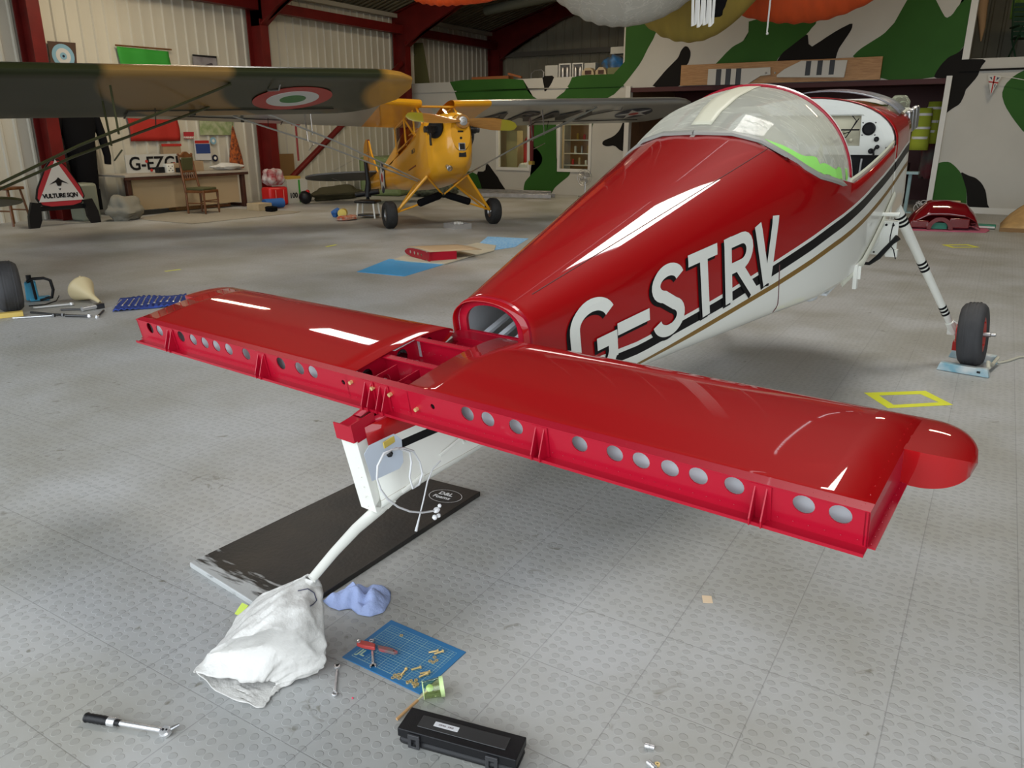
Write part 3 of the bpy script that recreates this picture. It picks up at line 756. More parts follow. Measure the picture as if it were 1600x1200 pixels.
# primed inner faces, and a pale baffle added so the spar holes look lit
for s in (-1, 1):
    b = MB(); b.box((s*.70, .035, -.04), (1.18, .002, .072)); b.box((s*.70, .17, -.077), (1.18, .30, .003)); b.box((s*.70, .24, -.003), (1.18, .1, .002)); b.box((s*.70, .30, -.04), (1.18, .003, .06)); obj('inner_skin_and_baffle', b, primer, HS)
hol = [.338, .405, .494, .678, .771, .837, .906, .971, 1.049, 1.188, 1.256]
holes = [circ(x, -.023, .0215, 18, .0205) for x in hol] + [circ(-x, -.023, .0215, 18, .0205) for x in (.433, .341, .277, 1.009, .931, .858, .788, .716, .617, 1.222, 1.155)]
holes += [circ(.215, -.03, .008, 10), circ(-.141, -.03, .008, 10)]
b = MB(); b.prism([(-1.308, -.082), (1.308, -.082), (1.308, 0), (-1.308, 0)], (0, .003, 0), X3, Z3, .003, holes=holes)
b.box((0, -.013, -.0825), (2.616, .030, .003)); b.box((0, -.027, -.080), (2.616, .003, .008)); b.box((0, .006, -.068), (2.616, .006, .012))
b.box((0, .012, .0), (2.616, .028, .003))
for x in frange(-1.29, 1.29, 86): b.ball((x, -.003, -.066), .0016, 4)
spar = obj('rear_spar', b, redspar, HS, smooth=30)
for x, z in ((-.01, -.02), (.155, -.05), (-.10, -.02), (.06, -.025)):
    b = MB(); b.lathe([(0, 0), (.006, 0), (.006, .01), (0, .01)], (x, -.010, z), (0, 1, 0), 6); obj('bolt', b, brass, spar)
for x in (.566, 1.102, -.532, -1.077, 0.03, -.03):
    b = MB(); b.prism([(0, 0), (0, -.082), (-.034, -.082), (-.034, -.066)], (x-.010, 0, 0), Y3, Z3, .003); b.prism([(0, 0), (0, -.082), (-.034, -.082), (-.034, -.066)], (x+.014, 0, 0), Y3, Z3, .003)
    b.box((x+.002, -.002, -.041), (.045, .003, .080)); obj('hinge_bracket', b, redspar, HS, smooth=0)
for y in (.15, .29):
    b = MB(); b.box((0, y, -.004), (.42, .022, .004)); b.box((0, y+.010, -.04), (.42, .003, .076)); b.box((0, y, -.077), (.42, .022, .004))
    for x in frange(-.1, .1, 8): b.ball((x, y+.006, -.001), .0018, 4); b.ball((x, y+.007, -.05), .0018, 4)
    obj('spar_cap', b, redspar, HS, smooth=0)
for s in (-1, 1):
    b = MB(); q = [(y, -.04+hz(y)-.002) for y in prof] + [(y, -.04-hz(y)+.002) for y in prof[::-1][1:-1]] + [(0, -.078)]
    hh = [circ(.075, -.042, .024, 16), circ(.225, -.042, .026, 16), circ(.35, -.042, .016, 12)]
    b.prism(q, (s*.125, 0, 0), Y3, Z3, .003, holes=hh); obj('root_rib', b, redspar, HS, smooth=0)
    b = MB(); b.prism([(.02, -.07), (.13, -.07), (.13, -.01), (.02, -.01)], (s*.045, 0, 0), Y3, Z3, .003, holes=[circ(.075, -.04, .020, 14)]); obj('centre_rib', b, redspar, HS, smooth=0)
    b = MB(); b.box((s*.055, .22, -.079), (.09, .12, .003)); obj('gusset', b, redspar, HS)
    b = MB(); b.prism(q, (s*1.300 - (.0015), 0, 0), Y3, Z3, .003)
    b.box((s*1.314, .13, -.080), (.016, .26, .003)); b.box((s*1.306, .13, -.04), (.003, .26, .08))
    for y in frange(.01, .24, 9): b.ball((s*1.312, y, -.0775), .0018, 4)
    obj('tip_rib', b, redspar, HS, smooth=0)
    # moulded tip ahead of the elevator horn gap
    b = MB()
    def tipf(i, j, s=s):
        e = min(1, i*1.0); x = 1.306 + .126*e; k = max(0.0, 1-e**2.6)
        yl = .315 + (CH-.315)*k**.5; ya = .315 - .075*k**.5 if e > .3 else .315-.075*(1-.3**2.6)**.5
        T = max(.02, (1-e**3)**.5); n = 20; jj = j*2
        u = jj if jj <= 1 else 2-jj; yy = ya + (yl-ya)*math.sin(u*PI/2)**.9
        y0 = .245 + (CH-.245)*(yy-ya)/max(1e-6, yl-ya); h = hz(y0)*T
        return V((s*x, yy, -.04 + (h if jj <= 1 else -h)))
    b.sheet(tipf, 18, 36)
    # flat aft face
    fp = [tipf(i/18, 0) for i in range(19)]; fq = [tipf(i/18, 1) for i in range(19)]
    for i in range(18): b.quad(fp[i], fp[i+1], fq[i+1], fq[i])
    obj('tip_fairing', b, red, HS, smooth=50)
# bare filler patches on the skin and highlights of raw metal
# .03+.055*j+.008*math.sin(i*23), -.04+hz(.03+.055*j)+.001)), 14, 3); obj('filler_patch', b, mat('pale filler', (.62, .36, .25), .6, var=.3, vscale=30), HS)
# .20+.05*j+.006*math.sin(i*19+j*3), -.04+hz(.20+.05*j)+.001)), 12, 3); obj('filler_patch', b, MATS['pale filler'], HS)

# ---- rear post, cover plates, tail spring
b = MB(); rot = Matrix.Rotation(R(3), 3, 'X')
b.box((0, -.10, -.235), (.066, .05, .25), rot=rot); b.prism([(-.12, -.34), (-.075, -.375), (-.04, -.37), (-.07, -.30)], (-.033, 0, 0), Y3, Z3, .066)
for z in frange(-.34, -.14, 6): b.ball((.034, -.09, z), .003, 6); b.ball((.01, -.127, z), .003, 6)
obj('rudder_post', b, white, RV, bevel=.006)
b = MB(); b.box((0, -.10, -.100), (.074, .055, .04)); b.box((.038, -.10, -.085), (.004, .085, .055)); b.box((-.0, -.14, -.09), (.07, .004, .05)); obj('post_cap', b, redspar, RV)
for s in (-1, 1):
    b = MB(); b.tube([(s*.035, -.10, -.10), (s*.04, .0, -.093), (s*.09, .14, -.09)], .011, 6, squash=.4); obj('deck_longeron', b, redspar, RV)
b = MB(); b.box((.0, .03, -.12), (.055, .14, .004)); b.tube([(0, .02, -.11), (.01, .06, -.10)], .007, 6); obj('white_access_tray', b, white, RV)
b = MB(); b.prism([(-.03, -.058), (.055, -.055), (.07, -.04), (.078, .03), (.06, .055), (-.015, .05), (-.035, .03)], (.088, -.115, -.165), V((.35, 1, 0)).normalized(), Z3, -.002)
cov = obj('inspection_plate', b, mat('pale blue grey plate', (.50, .55, .62), .3, .3), RV)
b = MB(); b.ball((.104, -.085, -.16), .010, 8); obj('clip', b, blackp, cov)
b = MB(); b.box((.106, -.08, -.125), (.004, .04, .018)); obj('brass_tab', b, mat('yellow primer', (.55, .42, .08), .4), cov)
E1 = W2A(A2W(AP(592, 795, x=0))); E2 = AP(487, 905, x=0)
pth = [E1+V((0, .10, .02)), E1, E1.lerp(E2, .33)+V((0, -.004, .010)), E1.lerp(E2, .66)+V((0, -.004, .008)), E2]
b = MB(); b.tube(pth, [.020, .019, .016, .014, .013], 14); obj('tail_spring', b, white, RV, smooth=60)
b = MB(); b.tube([(-.05, -.02, -.30), (-.055, -.05, -.32), (-.06, -.08, -.36)], .012, 6); b.box((-.06, -.06, -.37), (.03, .05, .02)); obj('lead_weight', b, mat('olive rag', (.20, .22, .06), .8), RV)
# raised guides and the white cable loop with its connector, the rudder cable
b = MB(); b.tube([on_side(.12, -.285, .004), on_side(.20, -.265, .006), on_side(.21, -.285, .006)], .006, 6, squash=.6); obj('cable_guide', b, white, RV)
b = MB(); b.tube([on_side(-.03, -.335, .003), on_side(.05, -.315, .006), on_side(.04, -.335, .006)], .006, 6); obj('cable_guide', b, white, RV)
def pxpath(L, x): return [AP(px, py, x=x) for px, py in L]
cab = pxpath([(598, 712), (612, 703), (630, 700), (646, 705), (656, 722), (660, 740), (655, 757), (645, 763), (640, 745), (643, 722), (640, 706), (620, 700), (600, 708), (590, 728), (589, 748), (595, 765), (606, 780), (622, 792), (640, 799), (660, 801), (678, 798)], .15)
b = MB(); b.tube(cab, .0031, 6); obj('cable', b, mat('white cable', (.8, .8, .8), .4), RV, smooth=60)
b = MB(); q = AP(682, 797, x=.15); b.ball(q, .010, 8, sz=(1, 1.2, .8)); b.ball(q+V((0, .015, .006)), .006, 8); b.ball(q+V((0, -.012, -.018)), .008, 8); b.ball(q+V((0, .004, -.022)), .007, 6); obj('connector', b, mat('white connector', (.75, .75, .75), .5), RV)
cab = pxpath([(688, 720), (676, 733), (668, 752), (662, 780), (656, 805), (650, 830)], .13)
b = MB(); b.tube(cab, [.0022]*5+[.0045], 6); obj('rudder_cable', b, mat('pale grey cable', (.5, .5, .5), .4), RV, smooth=60)
# ---- wing root stubs, gear
b = MB(); b.box((.52, 3.30, -.50), (.20, .006, .20)); b.box((.46, 3.31, -.42), (.10, .02, .05)); b.box((.52, 3.29, -.402), (.19, .03, .006)); b.box((.60, 3.29, -.58), (.06, .03, .04))
for k_ in range(5): b.lathe([(0, 0), (.007, 0), (.007, .004), (0, .004)], (.45+.036*k_, 3.296, -.425), -Y3, 8, m=1)
for k_ in range(4): b.lathe([(0, 0), (.005, 0), (.005, .004), (0, .004)], (.47+.036*k_, 3.296, -.585), -Y3, 8, m=1)
for k_ in range(3): b.lathe([(0, 0), (.005, 0), (.005, .004), (0, .004)], (.49, 3.296, -.47-.035*k_), -Y3, 8, m=1)
obj('wing_spar_stub', b, [white, blackp], RV)
b = MB(); b.tube([(.40, 3.30, -.372), (.62, 3.30, -.366)], .011, 10); obj('flap_rod', b, white, RV)
b = MB(); b.tube([on_side(y_, z_, .010) for y_, z_ in ((2.66, -.555), (2.85, -.50), (3.05, -.455), (3.25, -.41), (3.42, -.365), (3.58, -.33))], .024, 6, squash=.3, up=(0, 0, 1)); obj('wing_seal_strip', b, mat('cream tape', (.70, .70, .58), .6), RV)
b = MB(); b.box((.515, 2.77, -.53), (.12, .006, .07)); b.box((.552, 2.765, -.55), (.02, .03, .13)); b.ball((.535, 2.755, -.50), .014, 8, m=1); obj('rear_spar_stub', b, [white, blackp], RV, bevel=.002)
b = MB(); b.tube([AP(px, py, y=3.2) for px, py in ((1342, 411), (1358, 412), (1372, 402), (1384, 389), (1394, 379), (1403, 371))], [.008, .010, .014, .013, .012, .018], 8); obj('wiring_bundle', b, blackp, RV, smooth=60)
b = MB(); b.tube([AP(px, py, y=3.2) for px, py in ((1396, 348), (1391, 370), (1390, 382), (1396, 390), (1399, 405))], .003, 6); obj('brake_pipe', b, blackp, RV)
for s in (1, -1):
    top = AP(1404, 333, y=4.02) if s > 0 else None
    if s > 0: T0 = top; T1 = W2A(O3 - Z3*.84 + RR*.800 + FF*4.50 + Z3*.275)
    else: T0 = V((-T0.x, T0.y, T0.z)); T1 = W2A(O3 - Z3*.84 - RR*.800 + FF*4.50 + Z3*.275)
    b = MB(); b.tube([T0-(T1-T0)*.05, T0, T0.lerp(T1, .5), T1], [.034, .034, .027, .023], 14, squash=.9)
    leg = obj('gear_leg', b, white, RV, smooth=60)
    for (ta, tn) in ((.02, 3), (.42, 3), (.83, 3)):
        for k in range(tn):
            b = MB(); u0 = T0.lerp(T1, ta+k*.030); u1 = T0.lerp(T1, ta+k*.030+.016); rr = .0355 if ta < .3 else (.0305 if ta < .6 else .0265)
            b.tube([u0, u1], rr, 14, squash=.9); obj('black_band', b, blackv, leg)
    b = MB(); d = (T1-T0).normalized(); b.tube([T1-d*.02, T1+d*.07], [.030, .034], 10); b.box(T1+d*.06+V((-.01*s, 0, .0)), (.05, .06, .05)); obj('axle_block', b, white, leg, bevel=.004)
    wc = W2A(O3 - Z3*.84 + RR*s*.945 + FF*4.50 + Z3*.225); cam_ = R(6)
    ax = V((math.cos(cam_)*s, 0, -math.sin(cam_)+ .0)) if s > 0 else V((-math.cos(cam_), 0, -math.sin(cam_)))
    ax = (W2A(O3 + RR*s*math.cos(cam_) + Z3*math.sin(cam_)) ).normalized()
    tyre = [(.112, -.055), (.150, -.074), (.185, -.072), (.205, -.056), (.213, -.03), (.2145, 0), (.213, .03), (.205, .056), (.185, .072), (.150, .074), (.112, .055)]
    b = MB(); b.lathe(tyre, wc, ax, 48, closed=True)
    for gz in (-.030, -.010, .010, .030): b.lathe([(.2150, gz-.0035), (.2165, gz-.0035), (.2165, gz+.0035), (.2150, gz+.0035)], wc, ax, 48)
    wh = obj('wheel', b, rubberdust, RV, smooth=40)
    b = MB(); b.lathe([(0, .040), (.05, .050), (.075, .052), (.10, .060), (.118, .062), (.120, .0), (.118, -.062), (.10, -.060), (.075, -.052), (.05, -.045), (0, -.045)], wc, ax, 30)
    for k in range(6):
        a_ = 2*PI*k/6; u = ax.orthogonal().normalized(); w = ax.cross(u); b.ball(wc+ax*.058+(u*math.cos(a_)+w*math.sin(a_))*.088, .008, 6)
    obj('rim', b, mat('red wheel paint', (.45, .02, .015), .35), wh)
    b = MB(); b.lathe([(0, .05), (.016, .05), (.016, .10), (.011, .105), (.011, .13), (0, .132)], wc, ax, 12); obj('axle_stub', b, dullsteel, wh)
    b = MB(); c0 = wc - ax*.085; b.lathe([(0, 0), (.075, 0), (.075, -.010), (0, -.010)], c0, ax, 24); b.box(c0+V((0, .0, -.085)), (.05, .06, .06)); obj('brake_disc', b, mat('red wheel paint', (.3, .02, .02)), wh)
    b = MB(); b.tube([T1+V((.02*s, -.02, .03)), T1+V((.05*s, -.03, .02)), T1+V((.06*s, -.02, -.04)), T1+V((.05*s, 0, -.07))], .004, 6); obj('brake_hose', b, mat('white cable', (.8, .8, .8)), wh)
# ================================================================ THE TWO HIGH WING TAILDRAGGERS
# frame: x to the aircraft's right, y forward, z up, origin on the wheel axle line; 12.5 degrees nose-up
def cub(label, origin, yaw, col, wingcol, fromview):
    root = thing('high_wing_aircraft', label, 'aircraft', origin)
    root.rotation_euler = (R(12.5), 0, R(yaw))
    cy = (col == 'yellow')
    body = yellow if cy else olive
    DI = .030   # dihedral slope
    # fuselage sections: y, half width, z bottom, z top, roundness
    S = [(.55, .35, .52, 1.47), (.30, .36, .48, 1.49), (.05, .36, .47, 1.45), (-.6, .36, .50, 1.32), (-1.3, .345, .58, 1.28), (-2.2, .28, .74, 1.30), (-3.2, .20, .90, 1.33), (-4.2, .11, 1.06, 1.37), (-5.1, .03, 1.20, 1.40)]
    b = MB()
    def sec(y): return ip(y, [(a[0], a[1]) for a in S[::-1]]), ip(y, [(a[0], a[2]) for a in S[::-1]]), ip(y, [(a[0], a[3]) for a in S[::-1]])
    def fsec(i, j):
        y = .55 - 5.65*i; w, zb, zt = sec(y); a = 2*PI*j; c, s_ = math.cos(a), math.sin(a)
        p = 5 if y > -2 else 3.2
        return V((w*math.copysign(abs(c)**(2/p), c), y, (zb+zt)/2+(zt-zb)/2*math.copysign(abs(s_)**(2/p), s_)))
    b.sheet(fsec, 22, 24)
    obj('fuselage', b, body, root, smooth=35)
    # turtle deck from the wing trailing edge to the fin
    b = MB()
    def deck(i, j):
        y = -1.25 - 3.4*i; w = ip(-y, [(1.25, .33), (4.65, .05)]); zt = ip(-y, [(1.25, 1.72), (3, 1.46), (4.65, 1.40)]); z0 = sec(y)[2]-.06; a = PI*j
        return V((w*math.cos(a), y, z0+(zt-z0)*math.sin(a)))
    b.sheet(deck, 12, 10); obj('rear_deck', b, body, root)
    # cabin posts and windows
    b = MB()
    for s in (-1, 1):
        for (p0, p1) in (((s*.35, .42, 1.38), (s*.33, .10, 1.74)), ((s*.355, -.05, 1.30), (s*.345, -.05, 1.74)), ((s*.35, -.62, 1.26), (s*.345, -.62, 1.72)), ((s*.345, -1.28, 1.24), (s*.34, -1.28, 1.70)), ((s*.355, -.05, 1.30), (s*.345, -.62, 1.72))):
            b.tube([p0, p1], .018, 6)
        b.tube([(s*.35, -.02, 1.31), (s*.35, -1.28, 1.27)], .016, 6); b.tube([(s*.345, .10, 1.73), (s*.345, -1.30, 1.69)], .02, 6)
    b.tube([(-.33, .10, 1.74), (.33, .10, 1.74)], .02, 6); b.tube([(-.3, .05, 1.72), (.32, -.5, 1.4)], .011, 6); b.tube([(.3, .05, 1.72), (-.32, -.5, 1.4)], .011, 6)
    obj('cabin_frame', b, body, root)
    b = MB()
    for s in (-1, 1): b.prism([(.36, 1.48), (.10, 1.72), (-1.26, 1.69), (-1.26, 1.29), (.02, 1.33)], (s*.350, 0, 0), Y3, Z3, .003)
    b.sheet(lambda i, j: V((-.34+.68*j, .48-.36*i-.06*abs(j*2-1)**2, 1.47+.26*i)), 4, 10)
    obj('window_glazing', b, glass, root, smooth=30)
    # cowling, widest at the top, round nose
    b = MB()
    CS = [(.54, .352, .51, 1.475), (.72, .335, .53, 1.47), (.92, .245, .60, 1.45), (1.02, .20, .70, 1.42), (1.06, .145, .82, 1.38)]
    def cw(i, j):
        y = .54+.52*i; w = ip(y, [(q[0], q[1]) for q in CS]); zb = ip(y, [(q[0], q[2]) for q in CS]); zt = ip(y, [(q[0], q[3]) for q in CS]); a = 2*PI*j; c, s_ = math.cos(a), math.sin(a)
        p = 5-2.4*min(1, i*1.6); return V((-.06*i + w*math.copysign(abs(c)**(2/p), c), y, (zb+zt)/2+(zt-zb)/2*math.copysign(abs(s_)**(2/p), s_)))
    b.sheet(cw, 10, 28); b.prism([(-.06+.16*math.cos(a), 1.10+.28*math.sin(a)) for a in frange(0, 2*PI*23/24, 23)], (0, 1.058, 0), X3, Z3, -.004)
    cow = obj('cowling', b, body, root, smooth=50)
    b = MB(); b.box((-.06, 1.06, .885), (.11, .05, .12)); ob_ = obj('air_scoop', b, steel, cow, bevel=.006)
    b = MB(); b.box((-.06, 1.086, .885), (.085, .006, .09)); b.box((-.07, 1.035, .78), (.12, .03, .09)); obj('scoop_mouth', b, blackp, cow, bevel=.004); b = MB(); b.box((-.06, 1.062, 1.12), (.09, .012, .024)); obj('cowl_vent', b, blackp, cow); b = MB(); b.lathe([(0, 0), (.02, 0), (.02, .01), (0, .01)], (-.06, 1.06, 1.02), Y3, 12); obj('cowl_vent', b, blackp, cow)
    for s in (-1, 1):
        b = MB(); b.lathe([(0, -.06), (.15, -.06), (.155, .006), (.0, .010)], (s*.305-.03, .83, 1.22), (s*.86, .50, .03), 26); ho = obj('cylinder_opening', b, blackp, cow)
        b = MB()
        for k in range(9): b.lathe([(.03, 0), (.062, 0), (.062, .007), (.03, .007)], (s*(.26+k*.017), .83, 1.20), (s, .05, 0), 16)
        b.lathe([(0, 0), (.05, 0), (.05, .05), (0, .06)], (s*.41, .84, 1.20), (s, .05, 0), 12); b.tube([(s*.36, .84, 1.15), (s*.36, .80, 1.06), (s*.34, .74, .98)], .02, 8)
        b.tube([(s*.40, .82, 1.24), (s*.34, .72, 1.27), (s*.28, .68, 1.22)], .014, 8)
        obj('engine_cylinder', b, [mat('dark engine metal', (.09, .09, .09), .35, .8)], root)
    b = MB(); b.tube([(.12, .78, .66), (.14, .88, .61), (.15, .95, .58)], .032, 12); b.lathe([(.04, 0), (.045, .04), (.03, .05)], (.15, .97, .575), (.1, 1, -.3), 12); obj('exhaust_pipe', b, dullsteel, root)
    # propeller
    pr = bpy.data.objects.new('propeller', None); C.objects.link(pr); pr.parent = root; pr.location = (-.09, 1.13, 1.26)
    tiltp = -4.5 if cy else 20
    for s in (-1, 1):
        b = MB()
        def bl(i, j, s=s):
            x = .06+.86*i; w = ip(x, [(.06, .060), (.2, .078), (.5, .098), (.8, .078), (.90, .048), (.92, .008)]); th = ip(x, [(.06, .045), (.3, .022), (.9, .006)])
            tw = R(ip(x, [(.06, 62), (.3, 40), (.92, 15)])); a = 2*PI*j; cx, cz = w*math.cos(a), th/2*math.sin(a)
            return V((s*x, s*(cx*math.sin(tw))*-1 + cz*math.cos(tw), (cx*math.cos(tw) + cz*math.sin(tw)*s)))
        b.sheet(bl, 22, 12)
        for f in b.bm.faces: f.material_index = 1 if abs(sum((v.co.x for v in f.verts))/len(f.verts)) > .64 else 0
        ob_ = obj('blade', b, [mat('varnished laminated wood', (.44, .20, .04), .3, coat=.6, var=.2, vscale=5, stretch=(1, 6, 20)), mat('ochre tip paint', (.33, .28, .02), .35)], pr, smooth=60); ob_.rotation_euler = (0, R(tiltp), 0)
    b = MB(); b.lathe([(0, -.06), (.10, -.06), (.11, -.02), (.105, .02), (0, .02)], (0, 0, 0), Y3, 24); obj('hub', b, MATS['varnished laminated wood'], pr)
    b = MB(); b.lathe([(0, .02), (.07, .02), (.07, .028), (.04, .030), (.03, .038), (0, .04)], (0, 0, 0), Y3, 24)
    for k in range(6): b.ball((.042*math.cos(k*PI/3), .03, .042*math.sin(k*PI/3)), .007, 6)
    obj('hub_plate', b, steel, pr)
    # wings
    AF = [(0, 0), (.012, .035), (.04, .058), (.10, .085), (.22, .105), (.38, .108), (.55, .092), (.75, .055), (.92, .018), (1, .002), (.92, -.006), (.75, -.012), (.5, -.016), (.3, -.018), (.12, -.026), (.04, -.030), (.012, -.020)]
    for s in (-1, 1):
        b = MB(); n = 30
        def wing(i, j, s=s):
            x = .28 + 5.06*(i if i < .9 else i); k = int(round(j*(len(AF)))) % len(AF); c, h = AF[k]
            e = max(0, (x-4.70)/.64); f = math.sqrt(max(0.0, 1-e*e)) if e < 1 else 0
            ch = 1.60*(.25+.75*f) if e > 0 else 1.60; le = .30 - (1.60-ch)*.45; 
            tk = (max(f, .12)) if e > 0 else 1
            y = le - c*ch; z = 1.745 + DI*(x-.3) + h*tk*1.35*.9 - .10*c*0 - .035*c
            return V((s*x, y, z))
        b.sheet(wing, n, len(AF))
        for f in b.bm.faces:
            x = sum(abs(v.co.x) for v in f.verts)/len(f.verts); y = sum(v.co.y for v in f.verts)/len(f.verts); f.material_index = 0
            if cy and x < .95: f.material_index = 1
        ws_ = b
        if cy: wmats = [silver, yellow]
        else: wmats = [CAMOW]
        wg = obj('wing', ws_, wmats, root, smooth=45)
        if cy and s < 0:
            # underside lettering and star
            b = text_mb('ARMY', .95, (-.95, -.86, 1.7145), V((-1, 0, DI)), V((0, 1, .0)), .003, bold=.01, shear=.25); 
            obj('underwing_lettering', b, mat('dark grey lettering', (.05, .045, .045), .5), wg)
        if cy:
            b = MB(); cx = 4.25; z = 1.745+DI*(cx-.3)-.045
            st = []
            for k in range(10):
                rr = .36 if k % 2 == 0 else .145; a = PI/2 + k*PI/5; st.append((rr*math.cos(a), rr*math.sin(a)))
            b.prism(circ(0, 0, .37, 30), (s*cx, -.48, z), (1, 0, s*DI), (0, -1, 0), -.003, m=0); b.prism(st, (s*cx, -.48, z-.004), (1, 0, s*DI), (0, -1, 0), -.003, m=1); b.prism(circ(0, 0, .10, 16), (s*cx, -.48, z-.008), (1, 0, s*DI), (0, -1, 0), -.003, m=2)
            obj('star_marking', b, [mat('navy paint', (.01, .015, .04), .4), mat('off white marking', (.6, .6, .58), .4), mat('marking red', (.40, .015, .01), .4)], wg)
        else:
            b = MB(); cx = 3.98; z = 1.745+DI*(cx-.3)-.050
            for k, (rr, mm) in enumerate(((.44, 2), (.29, 1), (.145, 0))): b.prism(circ(0, 0, rr, 40), (s*cx, -.52, z-.003*k), (1, 0, s*DI), (0, -1, -.02), -.003, m=mm)
            obj('roundel', b, [mat('marking green', (.02, .16, .02), .4), MATS.get('off white marking') or mat('off white marking', (.6, .6, .58), .4), MATS.get('marking red') or mat('marking red', (.40, .015, .01), .4)], wg)
        # aileron line and hinge gap
        b = MB(); b.box((s*3.5, -.98, 1.695+DI*3.2), (2.3, .012, .012), rot=Matrix.Rotation(-s*DI, 3, 'Y')); b.box((s*2.35, -1.13, 1.69+DI*2.05), (.012, .30, .01))
        b.box((s*3.0, -1.0, 1.67+DI*2.7), (.05, .06, .05)); b.tube([(s*2.6, -.9, 1.70+DI*2.3), (s*2.6, -1.0, 1.55+DI*2.3)], .006, 6)
        obj('aileron_gap', b, blackp if cy else mat('dark olive', (.02, .02, .01), .5), wg)
        # lift struts, V form, with jury struts
        sm = silver if cy else olive
        zz = 1.70 + DI*2.9
        for (ya, yb) in ((.02, -.03), (-.88, -.14)):
            b = MB(); b.tube([(s*3.15, ya, zz), (s*1.7, (ya+yb)/2, (zz+.56)/2+.03), (s*.345, yb, .56)], .030, 10, squash=.42, up=(0, 1, 0)); obj('lift_strut', b, sm, root, smooth=60)
        b = MB()
        for (ya, xx) in ((.0, 2.05), (-.55, 2.05)):
            zz1 = ip(xx, [(.345, .56), (3.15, zz)]); b.tube([(s*xx, ya*.9-.02, zz1), (s*xx, ya, 1.69+DI*1.8)], .010, 6)
        b.tube([(s*2.05, -.02, 1.16), (s*2.05, -.5, 1.16)], .008, 6); obj('jury_strut', b, sm if not cy else dullsteel, root)
        b = MB(); b.tube([(s*3.6, -.2, 1.70+DI*3.3), (s*3.6, .12, 1.62+DI*3.3), (s*3.6, .18, 1.66+DI*3.3)] if s < 0 else [(s*3.3, .0, 1.70+DI*3), (s*3.3, .0, 1.62+DI*3)], .009, 6); obj('pitot_tube', b, dullsteel, root)
    # undercarriage
    for s in (-1, 1):
        b = MB(); b.tube([(s*.35, .42, .55), (s*.84, .05, .02)], .024, 10); b.tube([(s*.35, -.30, .53), (s*.80, -.02, .04)], .020, 8)
        b.prism([(0, 0), (.70, 0), (.08, .70)], (s*.35, -.29, .54), V((0, 1, .02)), V((s*.68, .40, -.72)).normalized(), .006)
        obj('gear_leg', b, body, root)
        b = MB(); b.tube([(s*.35, .38, .55), (s*.02, .12, .30)], .016, 8); b.tube([(s*.82, .03, .03), (s*.35, .1, .17)], .016, 8); obj('gear_vee', b, body, root)
        b = MB(); d = V((s*.42, .02, -.14)); p0 = V((s*.04, .12, .29)); b.tube([p0, p0+d*.1, p0+d*.95, p0+d], [.04, .062, .062, .045], 12); obj('bungee_cover', b, blackcloth, root)
        b = MB(); wc = V((s*.93, 0, 0)); tyre = [(.10, -.075), (.15, -.098), (.19, -.09), (.212, -.065), (.221, -.035), (.223, 0), (.221, .035), (.212, .065), (.19, .09), (.15, .098), (.10, .075)]
        b.lathe(tyre, wc, X3, 40, closed=True)
        for gz in (-.045, -.022, 0, .022, .045): b.lathe([(.2215, gz-.004), (.2235, gz-.004), (.2235, gz+.004), (.2215, gz+.004)], wc, X3, 40)
        wh = obj('wheel', b, rubber if cy else rubberdust, root, smooth=40)
        b = MB(); b.lathe([(0, .06), (.03, .066), (.04, .05), (.075, .05), (.095, .07), (.108, .07), (.11, 0), (.108, -.07), (.095, -.07), (.075, -.05), (0, -.05)], wc, X3, 24); obj('hub_cap', b, dullsteel, wh)
    # tail
    b = MB(); pl = [(-.02, 0), (.25, .02), (.9, .10), (1.35, .30), (1.50, .52), (1.46, .78), (1.25, .98), (.8, 1.08), (.12, 1.08), (-.02, 1.0)]
    def tailp(sg): return [(sg*x, y) for x, y in pl]
    tm = greydope if cy else olive
    for s in (-1, 1):
        b = MB(); b.prism(smooth_poly(tailp(s), 2), (0, -4.15, 1.46), X3, -Y3, .035); b.box((s*.8, -4.67, 1.481 - .04), (1.35, .015, .01))
        obj('tailplane', b, tm, root, bevel=.01, smooth=40)
    b = MB(); fin = [(-4.15, 1.38), (-4.45, 1.75), (-4.62, 1.95), (-4.72, 2.22), (-4.95, 2.30), (-5.20, 2.20), (-5.36, 1.95), (-5.38, 1.6), (-5.25, 1.3), (-5.05, 1.18), (-4.7, 1.2)]
    b.prism(smooth_poly(fin, 2), (-.018, 0, 0), Y3, Z3, .036); obj('fin_and_rudder', b, body, root, bevel=.008, smooth=40)
    b = MB(); b.prism([(-4.75, 2.25), (-4.80, 2.25), (-5.0, 1.2), (-4.95, 1.2)], (-.021, 0, 0), Y3, Z3, .042); obj('rudder_gap', b, mat('dull red edging', (.2, .03, .02), .5), root)
    b = MB()
    for s in (-1, 1): b.tube([(s*.02, -4.75, 1.98), (s*1.0, -4.72, 1.50)], .004, 4); b.tube([(s*.04, -4.9, 1.12), (s*1.0, -4.8, 1.46)], .004, 4)
    obj('bracing_wire', b, dullsteel, root)
    b = MB(); b.tube([(0, -5.0, 1.22), (0, -5.25, 1.10), (0, -5.38, 1.06)], .02, 8); b.lathe([(.02, -.025), (.07, -.025), (.075, 0), (.07, .025), (.02, .025)], (0, -5.40, 1.02), X3, 20, closed=True); obj('tailwheel', b, rubber, root)
